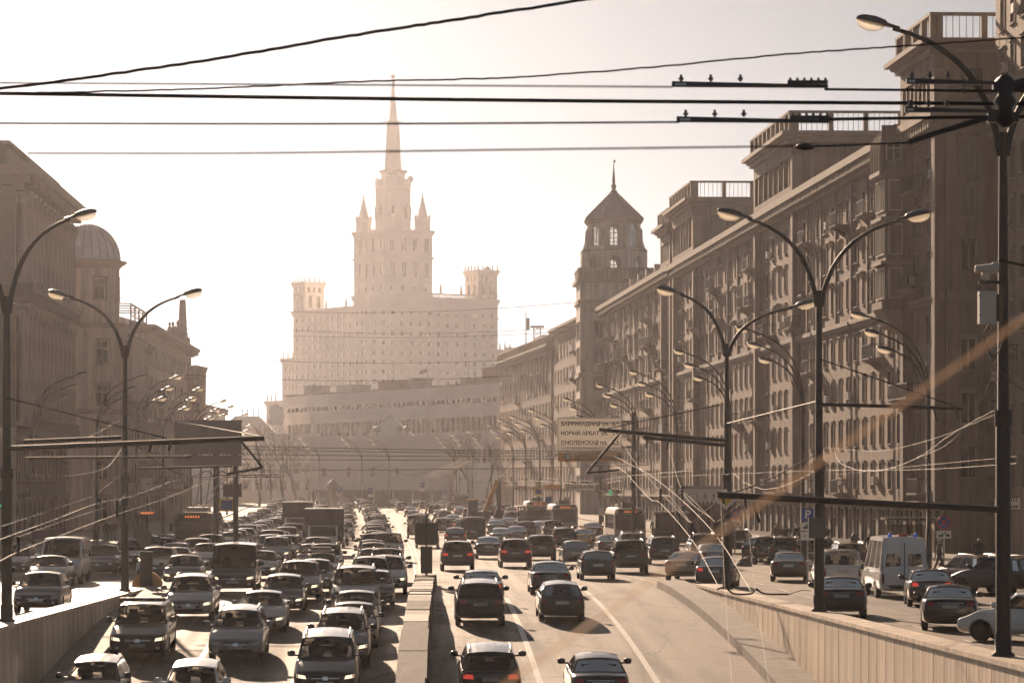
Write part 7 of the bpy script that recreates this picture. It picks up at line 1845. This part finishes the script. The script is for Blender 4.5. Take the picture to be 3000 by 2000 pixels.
person(2340, 225, 'walk', "cloth_dark", "cloth_blue", 120, "person walking behind the parking sign"); person(2418, 205, 'stand', "cloth_brown", "cloth_dark", 190, "person in brown standing right of the second lamp post")
person(2612, 190, 'stand', "cloth_dark", "cloth_dark", 180, "person waiting at the bus shelter behind the ambulance")
person(1915, 262, 'stand', "cloth_dark", "cloth_dark", 180, "person by the trolleybus stop, nearer the bus"); person(1936, 258, 'walk', "cloth_brown", "cloth_dark", 200, "person by the trolleybus stop, nearer the kiosk")
person(281, 238, 'walk', "cloth_dark", "cloth_dark", 20, "dark figure walking before the colonnade, left one"); person(312, 242, 'stand', "cloth_dark", "cloth_dark", -20, "dark figure standing before the colonnade, right one", 1.03); person(333, 246, 'walk', "cloth_brown", "cloth_dark", 10, "figure in brown by the shaded pavement's kiosk")

for i in range(12):                                        # passers-by along the shop fronts
    Y = 178 + i * 13 + rnd.uniform(-3, 3); c = rnd.choice(("cloth_dark", "cloth_brown", "cloth_blue"))
    person(0, Y, rnd.choice(("walk", "walk", "stand")), c, "cloth_dark", rnd.uniform(0, 360), "passer-by in a %s coat along the shop fronts, %s of that row" % (c[6:], NUM[i]), rnd.uniform(.94, 1.04), X=rnd.uniform(27.5, 31.5) - i * .35)

# ---- bare trees
def tree_meshes(seed):
    rr = random.Random(seed); tr = MB(); cr = MB()
    def grow(p, d, L, r, lv):
        n = 3; pts = [p]
        for i in range(n): d = (d + Vector((rr.uniform(-.16, .16), rr.uniform(-.16, .16), rr.uniform(-.02, .12)))).normalized(); pts.append(pts[-1] + d * L / n)
        (tr if lv < 2 else cr).tube(pts, [r * (1 - .35 * i / n) for i in range(n + 1)], 6 if lv < 2 else 3, caps=False)
        if lv >= 5: return
        for i in range(rr.choice((2, 3, 3)) if lv < 4 else 3):
            a = rr.uniform(0, 6.28); sp_ = rr.uniform(.4, .85); nd = (d + Vector((math.cos(a) * sp_, math.sin(a) * sp_, rr.uniform(-.1, .35)))).normalized()
            grow(pts[rr.choice((2, 3, 3))], nd, L * rr.uniform(.62, .82), r * .58, lv + 1)
    grow(Vector((0, 0, 0)), Vector((0, 0, 1)), 3.6, .24, 0)
    return tr.mesh("trunk", "bark"), cr.mesh("crown", "bark")
TM = [tree_meshes(i) for i in (1, 2, 3)]
for i, (px, Y, s) in enumerate(((832, 545, 1.25), (868, 552, 1.45), (905, 572, 1.2), (935, 585, 1.1), (1235, 585, 1.25), (1275, 575, 1.3), (1330, 580, 1.2), (1380, 560, 1.35), (1425, 548, 1.3), (1462, 540, 1.2), (760, 560, 1.1), (795, 565, 1.2))):
    o = empty("bare_tree", ((px - VX) * Y / F, Y, rise(Y)), i * 1.3, "leafless tree %s, %s from the left" % ("left of the blank hall" if px < 1000 else "right of the blank hall", NUM[{0: 2, 1: 3, 2: 4, 3: 5, 10: 0, 11: 1}.get(i, i - 4)]), "tree", "bare trees round the blank hall"); o.scale = (s, s, s)
    for me in TM[i % 3]: link(me.name.split(".")[0], me, o)
# tyre barrier and rails at the left kerb
def rail_stack():
    X, Y = (245 - VX) * 168 / F, 168.0; o = empty("pipe_fence", (X, Y, 0), 0, "short stack of pale fence rails behind the white minibus", "fence")
    for k in range(8): MB().tube([(-.5, 0, .25 + k * .16), (.55, 0, .25 + k * .16)], .035, 5).build("rail", "steel", o)
    for x in (-.5, .5): MB().box(x - .03, x + .03, .03, .09, 0, 1.6).build("post", "iron", o)
rail_stack()
